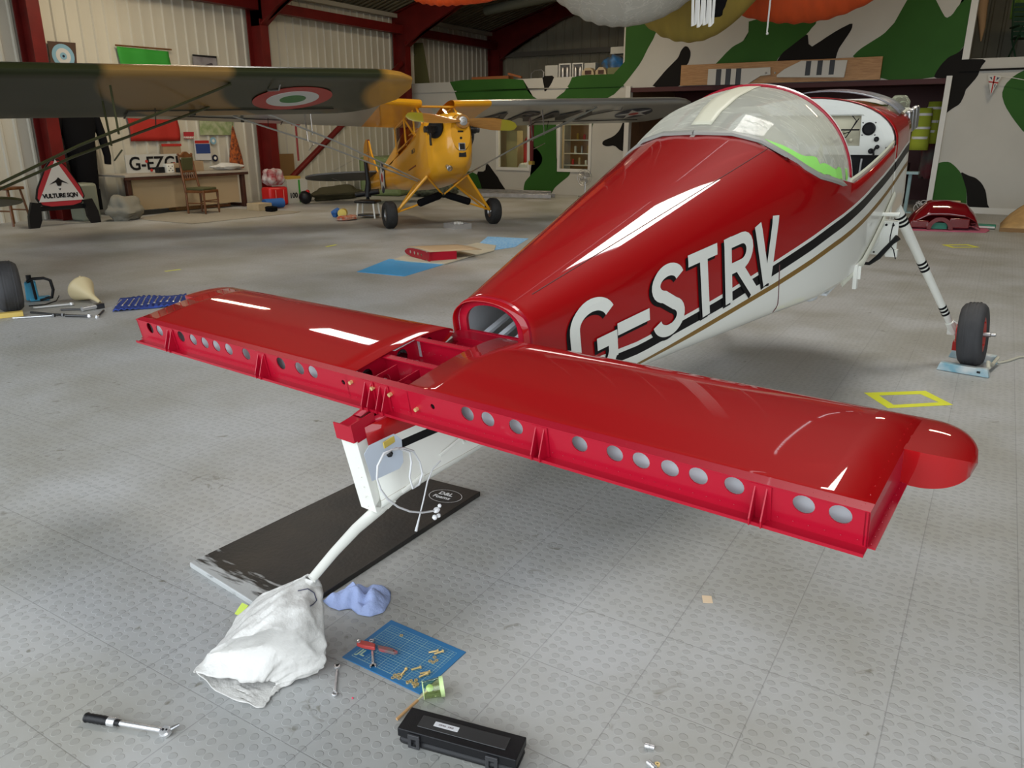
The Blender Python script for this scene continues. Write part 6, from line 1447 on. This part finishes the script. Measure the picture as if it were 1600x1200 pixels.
# green machine behind the tail
p = fl(560, 307); o = box_on('green_cabinet', 'long pale green machine casing behind the tail of the yellow aircraft', 'machine', p.x-.05, p.y+1.6, 0, (1.1, 2.6, .95), mat('pale green enamel', (.20, .27, .11), .5, var=.15), bev=.08, rz=R(20))
for k in range(3): b = MB(); b.tube([(.62, -.9+.6*k+.16*math.cos(a_), .80+.18*math.sin(a_)) for a_ in frange(PI, 2*PI, 12)], .025, 8); obj('hose_loop', b, blackp, o, smooth=60)
p = fl(640, 300); blob('rubble_heap', 'dark heap of black and green odds and ends under the yellow fuselage', 'heap', (p.x+1.5, p.y-.9, 0), (.6, .45, .22), mat('dark mixed heap', (.03, .03, .025), .8, col2=(.12, .15, .10), vscale=9), 12)
# stool holding the tail, tools beside it
p = fl(576, 340)
st_ = thing('stool', 'low black topped stool with white legs under the tail of the yellow aircraft', 'stool', (p.x, p.y, 0), (0, 0, R(20)))
b = MB(); b.box((0, 0, .30), (.42, .34, .05)); obj('stool_top', b, blackp, st_, bevel=.02)
for sx_ in (-1, 1):
    for sy_ in (-1, 1): b = MB(); b.tube([(sx_*.15, sy_*.12, .28), (sx_*.18, sy_*.14, 0)], .018, 8); obj('leg', b, white, st_)
b = MB(); b.box((0, 0, .05), (.36, .26, .03)); obj('lower_shelf', b, dk, st_)
p = fl(586, 325); b = MB(); b.tube([(0, 0, .3), (.02, .02, .55), (0, 0, .95)], [.07, .05, .035], 10); b.tube([(-.2, -.1, .33), (.2, .1, .4)], .05, 8); o = obj('tail_dolly', b, blackp, None, smooth=60); o.location = (st_.location.x, st_.location.y, .085); tag(o, 'black strap and bracket standing on the low stool', 'bracket')
p = fl(536, 340); b = MB(); b.tube([(0, -.09, .085), (0, .09, .085)], .083, 18); o = obj('paint_can', b, mat('yellow and gold tin', (.62, .47, .10), .35, .4), None); o.location = (p.x, p.y, 0); o.rotation_euler = (0, 0, R(35)); tag(o, 'yellow tin lying on its side on the floor left of the stool', 'tin')
p = fl(526, 339); blob('blue_tape_roll', 'dark blue roll beside the yellow tin', 'roll', (p.x, p.y, 0), (.07, .09, .09), mat('mid blue nylon', (.02, .11, .36)), 2)
p = fl(553, 341); o = blob('rag_pile', 'orange, red and white rags on the floor in front of the stool', 'rags', (p.x+.12, p.y-.32, .0), (.14, .24, .05), mat('orange red white rags', (.55, .10, .03), .8, col2=(.55, .5, .42), vscale=16), 13)
# aluminium frames on the floor by the office wall
for k, (pa, pb, l) in enumerate((((744, 301), (868, 305), 'grey aluminium ladder lying nearest the office wall'), ((760, 306), (880, 309), 'grey aluminium rails lying in front of the ladder'))):
    a, yaw, L = frame_at(*pa, *pb); b = MB()
    for yy in (0, .35): b.box((L/2, yy, .07), (L, .05, .09))
    for n_ in range(10): b.box((L*(n_+.5)/10, .17, .07), (.04, .33, .04))
    o = obj('ladder', b, dullsteel, None, bevel=.004); place(o, (a.x, a.y-.5-.12*k, 0), yaw); tag(o, l, 'ladder')
# desk fan by the partition
q = wy(916, 277, 18.1); fan = thing('desk_fan', 'chrome wire fan on a stand against the camouflaged wall', 'fan', (q.x, 18.0, 0))
b = MB()
for r_ in (.08, .15, .2): b.tube([(r_*math.cos(a_), 0, q.z+r_*math.sin(a_)) for a_ in frange(0, 2*PI, 24)], .006, 5)
for k in range(12): b.tube([(0, -.03, q.z), (.2*math.cos(k*PI/6), 0, q.z+.2*math.sin(k*PI/6))], .004, 4)
obj('guard', b, steel, fan)
for k in range(4): b = MB(); b.box((.09*math.cos(k*PI/2+.5), .02, q.z+.09*math.sin(k*PI/2+.5)), (.11, .01, .07), rot=Matrix.Rotation(-(k*PI/2+.5), 3, 'Y')); obj('blade', b, dullsteel, fan)
b = MB(); b.tube([(0, .05, q.z), (0, .05, .02)], .015, 8); b.lathe([(0, 0), (.18, 0), (.16, .03), (0, .03)], (0, .05, 0), Z3, 20); obj('stand', b, steel, fan)
# gust-lock ribbon tubes: red streamers hanging from the silver wing and the olive wing
for k, (px, py0, py1, Y_, l) in enumerate(((831, 196, 252, 13.9, 'long dark red tube with a yellow end hanging under the silver wing'), (462, 195, 251, 11.5, 'long red warning ribbon hanging under the dark wing at left'))):
    q0, q1 = wy(px, py0, Y_), wy(px, py1, Y_); b = MB(); b.tube([(0, 0, 0), (0, 0, q1.z-q0.z)], [.045, .035] if k == 0 else .02, 10); b2 = MB(); b2.box((0, 0, q1.z-q0.z-.03), (.09, .09, .07)) if k == 0 else b2.box((0, 0, .03), (.22, .03, .08))
    t = simple('streamer', l, 'streamer', (q0.x, Y_, q0.z), [('tube', b, mat('dark red cloth tube', (.20, .02, .02), .7)), ('end_fitting', b2, mat('yellow and gold tin', (.6, .47, .1)) if k == 0 else MATS['dark red cloth tube'])])
# olive stabiliser and dark things at the far left edge
p = fl(20, 345); blob('stool_clutter', 'dark clutter and a wooden stool behind the olive strut at the left edge', 'clutter', (p.x-.6, p.y-.2, 0), (.5, .6, .42), mat('dark mixed heap', (.03, .03, .025)), 15)
p = fl(22, 352); st2 = thing('wooden_stool', 'small wooden stool at the left edge behind the olive strut', 'stool', (p.x, p.y, 0), (0, 0, .3))
b = MB(); b.box((0, 0, .62), (.36, .36, .05)); obj('seat', b, midwood, st2, bevel=.01)
for sx_ in (-1, 1):
    for sy_ in (-1, 1): b = MB(); b.tube([(sx_*.13, sy_*.13, .6), (sx_*.19, sy_*.19, 0)], .018, 8); obj('leg', b, midwood, st2)
b = MB(); b.tube([(-.17, -.17, .25), (.17, -.17, .25)], .013, 6); b.tube([(-.17, .17, .25), (.17, .17, .25)], .013, 6); obj('stretcher', b, midwood, st2)

# ================================================================ BACK PARTITION: board with rotor blades, loft stores, doorway
pb = [wy(1067, 103, 18.4), wy(1379, 88, 18.4)]
bd = thing('display_board', 'long varnished pine board with two striped white propeller blades on the camouflaged wall', 'board', (-4.58, 18.39, 2.80))
b = MB(); b.box((0, 0, 0), (4.25, .06, .44)); obj('pine_board', b, wood, bd, bevel=.004)
stripe = mat('black stripe paint', (.008, .008, .008), .4); bw = mat('aged white blade paint', (.56, .55, .50), .4)
def X_(px): return wy(px, 100, 18.35).x + 4.58
def Zz(px, py): return wy(px, py, 18.35).z - 2.80
for (pl, sx0) in (([(1108, 108), (1163, 107), (1205, 105), (1206, 117), (1190, 119), (1171, 132), (1108, 133)], (1121, 1136, 1152)), ([(1216, 117), (1227, 108), (1252, 95), (1324, 94), (1322, 121), (1245, 121), (1216, 121)], (1260, 1278, 1297))):
    b = MB(); b.prism([(X_(px), Zz(px, py)) for px, py in pl], (0, -.035, 0), X3, Z3, .045); bl = obj('blade', b, bw, bd, bevel=.008)
    zs = [Zz(px, py) for px, py in pl]; top = max(zs)-.02; bot = min(zs)+.02
    for sx_ in sx0:
        x0 = X_(sx_); x1 = X_(sx_+8); z0 = bot if sx_ < 1200 else bot+.06; b = MB(); b.box(((x0+x1)/2, -.082, (z0+top)/2-.005), (x1-x0, .004, top-z0+.025)); obj('black_stripe', b, stripe, bl)
for px in (1199, 1213): b = MB(); b.ball((X_(px), -.09, Zz(px, 114)), .025, 8); obj('bolt_head', b, steel, bd)
# bunting
q0, q1 = wy(1548, 117, 18.3), wy(1600, 130, 18.3)
bt = thing('bunting', 'string of small British flag pennants along the wall at top right', 'bunting', (q0.x, 18.30, q0.z))
b = MB(); b.tube([(-.02, 0, .0), (.35, 0, -.06), (.75, 0, -.15), (1.6, 0, -.28)], .006, 5); obj('string', b, white, bt)
nav = MATS['navy paint']; rd = mat('flag red', (.4, .02, .012))
for (xx, zz) in ((0.06, -.01), (.72, -.14), (1.35, -.25)):
    b = MB(); b.prism([(-.10, 0), (.12, -.03), (.0, -.36)], (xx, 0, zz), X3, Z3, .003); pn = obj('pennant', b, bw, bt)
    b = MB(); b.prism([(.0, -.01), (.03, -.015), (.015, -.32), (-.0, -.33)], (xx-.005, -.004, zz), X3, Z3, .002); b.prism([(-.08, -.10), (.09, -.125), (.085, -.15), (-.07, -.125)], (xx, -.004, zz), X3, Z3, .002); obj('red_cross', b, rd, pn)
    b = MB(); b.prism([(-.075, -.03), (-.03, -.03), (-.02, -.085)], (xx, -.004, zz), X3, Z3, .002); b.prism([(.05, -.035), (.10, -.045), (.045, -.10)], (xx, -.004, zz), X3, Z3, .002); b.prism([(.03, -.16), (.055, -.165), (.03, -.24)], (xx, -.004, zz), X3, Z3, .002); obj('blue_field', b, nav, pn)
# loft stores
def loft(px0, px1, py0, py1, Y_): 
    a = wy(px0, py1, Y_); c = wy(px1, py0, Y_); return a, c
for i, (x0, x1, y0, m_, nm, l, cat) in enumerate(((852, 872, 102, 'pale grey plastic', 'plastic_box', 'pale grey plastic box at the left of the row on the loft', 'box'), (873, 892, 99, 'fr', 'window_unit', 'white framed unit on the loft, left of the two', 'window unit'), (894, 911, 98, 'fr', 'window_unit', 'white framed unit on the loft, right of the two', 'window unit'), (913, 931, 98, 'white carton', 'carton', 'plain white carton on the loft right of the framed units', 'carton'))):
    Yq = 18.85; a, c = wy(x0, 118, Yq), wy(x1, y0, Yq); w_ = c.x-a.x; h_ = c.z-2.84
    if m_ == 'fr':
        t = thing(nm, l, cat, ((a.x+c.x)/2, Yq, 2.845)); b = MB(); b.prism(rect(-w_/2, w_/2, 0, h_), (0, .12, 0), X3, Z3, .12, holes=[rect(-w_/2+.03, w_/2-.03, .03, h_-.03)]); obj('frame', b, whiteframe, t)
        b = MB(); b.box((0, .10, h_/2), (w_-.05, .01, h_-.05)); obj('back_panel', b, mat('grey mesh', (.25, .24, .22), .5), t)
        for k in range(2): b = MB(); b.lathe([(0, 0), (.055, 0), (.055, h_*.6), (.03, h_*.7), (0, h_*.72)], (-.07+.13*k, .04, .03), Z3, 12); obj('jar', b, dullsteel, t)
    else: box_on(nm, l, cat, (a.x+c.x)/2, Yq+.1, 2.845, (w_, .25, h_), mat(m_, (.50, .50, .46), .6), bev=.01)
b = MB(); q = wy(838, 118, 18.7); b.tube([(-.16, 0, 0), (-.15, 0, .15), (-.05, 0, .22), (.15, 0, .23), (.22, 0, .17), (.20, 0, 0)], .012, 8); o = obj('tube_handle', b, dullsteel, None, smooth=60); o.location = (q.x, 18.7, 2.86); tag(o, 'bent metal tube hoop standing on the loft edge', 'tube')
for (px, w_, l) in ((922, .34, 'left of the two brown model tanks on the loft edge'), (942, .30, 'right of the two brown model tanks on the loft edge')):
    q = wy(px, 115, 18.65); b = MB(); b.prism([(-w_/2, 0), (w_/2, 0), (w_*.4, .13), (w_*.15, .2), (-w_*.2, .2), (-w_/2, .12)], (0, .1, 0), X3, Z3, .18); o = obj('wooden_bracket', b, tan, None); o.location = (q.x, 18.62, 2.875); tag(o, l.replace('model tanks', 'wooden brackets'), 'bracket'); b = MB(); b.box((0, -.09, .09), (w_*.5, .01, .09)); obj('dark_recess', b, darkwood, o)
q = wy(960, 115, 18.62); box_on('green_box', 'small olive green box on the loft edge beside the brown brackets', 'box', q.x, 18.65, 2.875, (.32, .2, .18), mat('olive box', (.16, .17, .07), .6))
q = wy(958, 105, 18.95); bb = blob('nylon_bag', 'bright blue and grey bag piled on the loft', 'bag', (q.x, 19.05, 2.84), (.33, .28, .30), mat('bright blue nylon', (.02, .16, .42), .5, col2=(.08, .09, .09), vscale=5), 21)
box_on('carton', 'white carton lying on top of the blue bag on the loft', 'carton', q.x+.12, 19.10, 3.40, (.42, .3, .16), mat('white carton', (.5, .5, .45)))
q0, q1 = wy(739, 123, 18.7), wy(797, 124, 18.7); b = MB(); b.box(((q0.x+q1.x)/2, 18.75, 2.93), (q1.x-q0.x, .25, .10)); o = obj('timber_plank', b, mat('orange brown timber', (.30, .10, .03), .6), None, bevel=.01); tag(o, 'long orange brown timber lying on the loft edge', 'timber')
b = MB(); q = wy(805, 119, 18.65); b.box((q.x+.05, 18.56, 2.97), (.42, .06, .05), rot=Matrix.Rotation(R(14), 3, 'Y')); o = obj('timber_plank', b, MATS['orange brown timber'], None); tag(o, 'short orange timber offcut tilted on the loft edge', 'timber')
q0 = wy(648, 120, 18.75); b = MB(); b.prism([(-.28, 0), (.42, 0), (.22, 1.10), (-.36, 1.12)], (0, 0, 0), X3, Z3, .03, holes=[circ(-.08, .80, .03, 10)]); o = obj('olive_panel', b, mat('olive drab panel', (.11, .11, .04), .5), None); o.location = (q0.x, 18.9, 2.86); tag(o, 'tall olive drab panel leaning on the loft beside the red column', 'panel')
b = MB(); b.box((0, 0, .02), (2.0, .4, .03)); o = obj('board_stack', b, tan, None); o.location = (-13.7, 19.1, 2.85); tag(o, 'flat boards lying on the loft below the olive panel', 'boards')
# upper right: gallery with a green garden chair and curtain
q = wy(1590, 85, 19.2); gc = thing('garden_chair', 'dark green slatted garden chair on the gallery at top right', 'chair', (q.x+.15, 19.3, 2.90), (0, 0, R(200)))
gp = mat('dark green plastic', (.012, .045, .02), .4)
b = MB(); b.box((0, 0, .42), (.5, .48, .04)); obj('seat', b, gp, gc)
for k in range(7): b = MB(); b.box((0, -.26-.02*k, .52+.09*k), (.48, .02, .07), rot=Matrix.Rotation(R(-14), 3, 'X')); obj('back_slat', b, gp, gc, bevel=.004)
for s in (-1, 1):
    b = MB(); b.tube([(s*.24, -.2, .4), (s*.26, -.42, 1.15)], .018, 6); obj('back_post', b, gp, gc)
    b = MB(); b.box((s*.28, 0, .62), (.06, .5, .03)); obj('arm', b, gp, gc, bevel=.008)
    b = MB(); b.tube([(s*.24, .22, .6), (s*.26, -.22, 0)], .016, 6); b.tube([(s*.24, -.22, .42), (s*.26, .24, 0)], .016, 6); obj('leg', b, gp, gc)
b = MB(); b.sheet(lambda i, j: V((.7*i, .05*math.sin(i*22), 1.1*j)), 24, 4); o = obj('curtain', b, mat('lime green curtain', (.16, .28, .04), .8), None, solid=.004, smooth=60); q = wy(1577, 30, 20.0); o.location = (q.x, 20.0, 3.75); tag(o, 'lime green curtain hanging above the garden chair at top right', 'curtain')
b = MB(); q = wy(1532, 20, 19.4); b.tube([(0, 0, .35), (.02, 0, 0), (.08, 0, -.35), (.10, 0, -.6)], [.12, .10, .06, .01], 10); o = obj('folded_parasol', b, mat('tan canvas', (.36, .22, .11), .8), None, smooth=40); o.location = (q.x, 19.2, q.z+.05); tag(o, 'tan folded canvas hanging beside the white post at top right', 'canvas')
# doorway store: hi-vis jackets, shelves, bench
hv = mat('hi-vis yellow cloth', (.35, .42, .03), .8); refl = mat('reflective tape', (.7, .7, .68), .35)
for k, (px, py, w_, l) in enumerate(((1440, 200, .45, 'yellow hi-vis jacket with pale bands hanging in the dark doorway, nearer the aircraft'), (1458, 190, .40, 'yellow hi-vis jacket partly behind a dark coat in the doorway'))):
    q = wy(px, py, 19.3+.3*k); t = thing('hi_vis_jacket', l, 'jacket', (q.x, 19.3+.3*k, q.z-.35))
    b = MB(); b.sheet(lambda i, j: V((w_*(.5+.1*j)*math.cos(2*PI*i)*.7, .12*math.sin(2*PI*i), .85*(1-j)-.1)), 18, 6); obj('jacket_body', b, hv, t, smooth=60, solid=.01)
    for zz in (.15, .35, .62): b = MB(); b.lathe([(w_*.38, -.025), (w_*.38, .025)], (0, 0, zz), Z3, 18); o = obj('reflective_band', b, refl, t, smooth=60); o.scale = (1, .80, 1)
q = wy(1462, 240, 19.5); blob('dark_coat', 'dark red and grey coats hanging in the doorway beside the hi-vis jackets', 'coats', (-1.45, 19.95, q.z-.55), (.16, .14, .60), mat('dark grey cloth', (.06, .065, .06), .85, col2=(.10, .01, .02), vscale=3), 23)
b = MB(); b.box((0, 0, .42), (1.8, .5, .05)); b.box((0, 0, .85), (1.8, .5, .05)); b.box((0, 0, .1), (1.8, .5, .05))
for s in (-1, 1): b.box((s*.88, 0, .45), (.05, .5, .9))
t = obj('shelf_unit', b, darkwood, None); t.location = (-2.75, 20.2, 0); tag(t, 'dark shelf unit in the store doorway', 'shelves')
for k, (x_, z_, sz, m_, l) in enumerate(((-3.1, .88, (.4, .3, .35), midwood, 'brown box on the dark shelf unit in the doorway'), (-2.4, .88, (.3, .3, .25), card, 'small cardboard box on the dark shelf unit in the doorway'), (-2.7, .45, (.5, .3, .3), blackp, 'black box on the middle shelf in the doorway'))): box_on('storage_box', l, 'box', x_, 20.2, z_, sz, m_)
p = wy(1421, 283, 17.9); b = MB(); b.tube([(0, 0, .02), (0, 0, .75)], .035, 8); b2 = MB(); b2.box((0, 0, .78), (.30, .3, .05)); b2.box((0, 0, .01), (.25, .3, .02)); simple('axle_stand', 'pale blue metal stand in front of the dark doorway', 'stand', (p.x, 17.9, 0), [('post', b, mat('pale blue enamel', (.28, .42, .45), .4)), ('top_plate', b2, MATS['pale blue enamel'])])
p = wy(1437, 292, 18.0); b = MB()
for k in range(5): b.tube([(.15*math.cos(a_+k)+.05*k-.1, .05*k, .33+.16*math.sin(a_)+.03*k) for a_ in frange(0, PI*1.5, 10)], .012, 6)
o = obj('rope_coil', b, mat('white cable', (.8, .8, .8)), None, smooth=60); o.location = (p.x+.12, 17.75, -.09); o.scale = (.6, .6, .6); tag(o, 'loose coil of white rope behind the red cowling', 'rope')
# office shelves behind the right hand window, gas bottles behind the left
xs_ = (W2[0]+W2[1])/2; sh = thing('shelf_unit', 'wooden shelves with jars seen through the right hand office window', 'shelves', (xs_, 19.3, 0))
for s in (-1, 1): b = MB(); b.box((s*.66, 0, .9), (.03, .35, 1.8)); obj('side_panel', b, white, sh)
for zz in (.72, 1.02, 1.36, 1.75): b = MB(); b.box((0, 0, zz), (1.3, .35, .03)); obj('shelf', b, white, sh)
b = MB(); b.box((0, .2, 1.2), (1.3, .02, 1.3)); obj('back_board', b, mat('orange brown ply', (.34, .18, .07), .6), sh)  # back board in one even orange brown
rj = random.Random(3)
for k in range(14):
    zz = (.735, 1.035, 1.375)[k % 3]; xx = xs_-.42+.065*k; hgt = rj.uniform(.10, .2); mm = [redp, white, MATS['mustard packet'], tan, dullsteel][k % 5]
    b = MB(); b.lathe([(0, 0), (.035, 0), (.035, hgt), (.02, hgt+.02), (0, hgt+.02)], (0, 0, 0), Z3, 12); o = obj('jar', b, mm, None); o.location = (xx, 19.2, zz+.003); tag(o, '%s jar on the %s shelf behind the right hand office window' % (('red', 'white', 'mustard yellow', 'tan', 'silver')[k % 5], ('lowest', 'middle', 'upper')[k % 3]), 'jar', 'jars on the office shelves')
xs_ = (W1[0]+W1[1])/2
for k, (dx, l) in enumerate(((.02, 'left of the two red gas bottles behind the left hand window'), (.24, 'right of the two red gas bottles behind the left hand window'))):
    b = MB(); b.lathe([(0, 0), (.105, 0), (.11, .03), (.11, 1.25), (.07, 1.38), (.03, 1.42), (0, 1.46)], (0, 0, 0), Z3, 18); o = obj('gas_bottle', b, redp, None); o.location = (xs_+dx, 19.18, .0); tag(o, l, 'gas bottle')
q = MB(); q.box((0, 0, .8), (.35, .3, 1.6)); o = obj('metal_cabinet', q, mat('olive cream cabinet', (.40, .35, .18), .5), None); o.location = (xs_-.35, 19.1, 0); tag(o, 'tall cream cabinet behind the left hand office window', 'cabinet')
blob('white_bag', 'crumpled white bag on the sill behind the left hand window', 'bag', (xs_+.2, 18.75, .55), (.2, .1, .12), mat('white tissue', (.65, .65, .62)), 31)
b = MB(); b.box((0, 0, .27), (.8, .3, .52)); o = obj('low_cupboard', b, tan, None); o.location = (xs_+.15, 18.78, 0); tag(o, 'low cupboard under the left hand office window, inside', 'cupboard')

# ================================================================ PARACHUTES HUNG FROM THE ROOF
def chute(label, pxl, pxr, pylow, Y_, dep, m, ph, seams=9, tilt=0.0, pw=.75):
    xa, xb = wy(pxl, 0, Y_-dep*.3).x, wy(pxr, 0, Y_-dep*.3).x; z0 = wy((pxl+pxr)/2, 0, Y_).z; zlow = wy((pxl+pxr)/2, pylow, Y_).z
    b = MB()
    def f(i, j):
        ii = -.12+1.24*i; x = xa+(xb-xa)*ii; u = abs(2*ii-1); k = (2*j-1); y = Y_ + dep*k
        z = zlow + (z0-zlow)*(u**2.0) + k*k*1.5 + tilt*(ii-.5)
        z += .014*math.sin(ii*seams*2*PI+ph)*(.4+abs(k)) + .010*math.sin(j*20+ii*7+ph) + .006*math.sin(ii*61+j*13)
        return V((x, y, min(z, roofz(x)-.25)))
    b.sheet(f, 90, 30); o = obj('parachute', b, m, None, smooth=60, solid=.003); tag(o, label, 'parachute')
    # suspension cords up to the roof
    b = MB()
    for i in (0, .33, .67, 1):
        for j in (0, 1): p = f(i, j); b.tube([p, V((p.x, p.y, roofz(p.x)-.06))], .006, 4)
    obj('suspension_cord', b, mat('white webbing', (.6, .6, .58), .7), o); return o
def silk(name, col, var=.15): return mat(name, col, .6, var=var, vscale=2, bump=.35, bscale=9, stretch=(3, 1, 1))
chute('white parachute canopy sagging from the roof, left of the yellow one', 872, 1082, 43, 11.2, .55, glassm('white parachute silk', (.95, .95, .92), frost=.74, film=(.62, .60, .54)), .3)
chute('olive yellow parachute canopy sagging from the roof above the bubble canopy', 975, 1180, 67, 13.0, .75, silk('olive yellow silk', (.34, .25, .045)), 1.1)
chute('orange red parachute canopy hanging from the roof at top right', 1150, 1400, 34, 14.9, .75, silk('orange silk', (.66, .08, .010)), 2.1, tilt=.26)
chute('orange and green parachute edge at the top of the picture by the rafters', 655, 785, 9, 12.4, .6, silk('orange silk', (.62, .085, .012)), .7)
b = MB(); q = wy(1095, 40, 10.4)
for k in range(4):
    x = q.x-.12+.075*k; b.tube([(x, 10.4, roofz(x)-.1), (x-.01, 10.4, 3.2), (x+.01, 10.4, q.z-.02*(k % 2)), (x+.045, 10.4, q.z+.02), (x+.04, 10.4, roofz(x)-.1)], .018, 6, squash=.4)
o = obj('rigging_lines', b, mat('white webbing', (.6, .6, .58), .7), None, smooth=60); tag(o, 'bundle of white webbing loops hanging in front of the yellow parachute', 'webbing')
b = MB(); q = wy(1199, 50, 11.8); b.tube([(q.x+.03, 11.8, roofz(q.x)-.05), (q.x-.01, 11.8, q.z)], .006, 5); b.tube([(q.x+.07, 11.8, roofz(q.x)-.05), (q.x, 11.8, q.z)], .006, 5); b.ball((q.x, 11.8, q.z-.02), .02, 8); o = obj('cord', b, MATS['white webbing'], None); tag(o, 'pair of thin white cords hanging in front of the orange parachute', 'cord')
q = wy(1112, 15, 12.0); b = MB(); b.tube([(0, 0, 0), (0, 0, 4)], .01, 5)
o = blob('black_harness', 'black harness bag hanging between the yellow and orange parachutes', 'harness', (q.x, 12.02, q.z-.1), (.18, .09, .30), blackcloth, 41); b = MB(); b.tube([(0, 0, 0), (0, 0, roofz(q.x)-q.z-.5)], .012, 5); obj('strap', b, blackcloth, o)
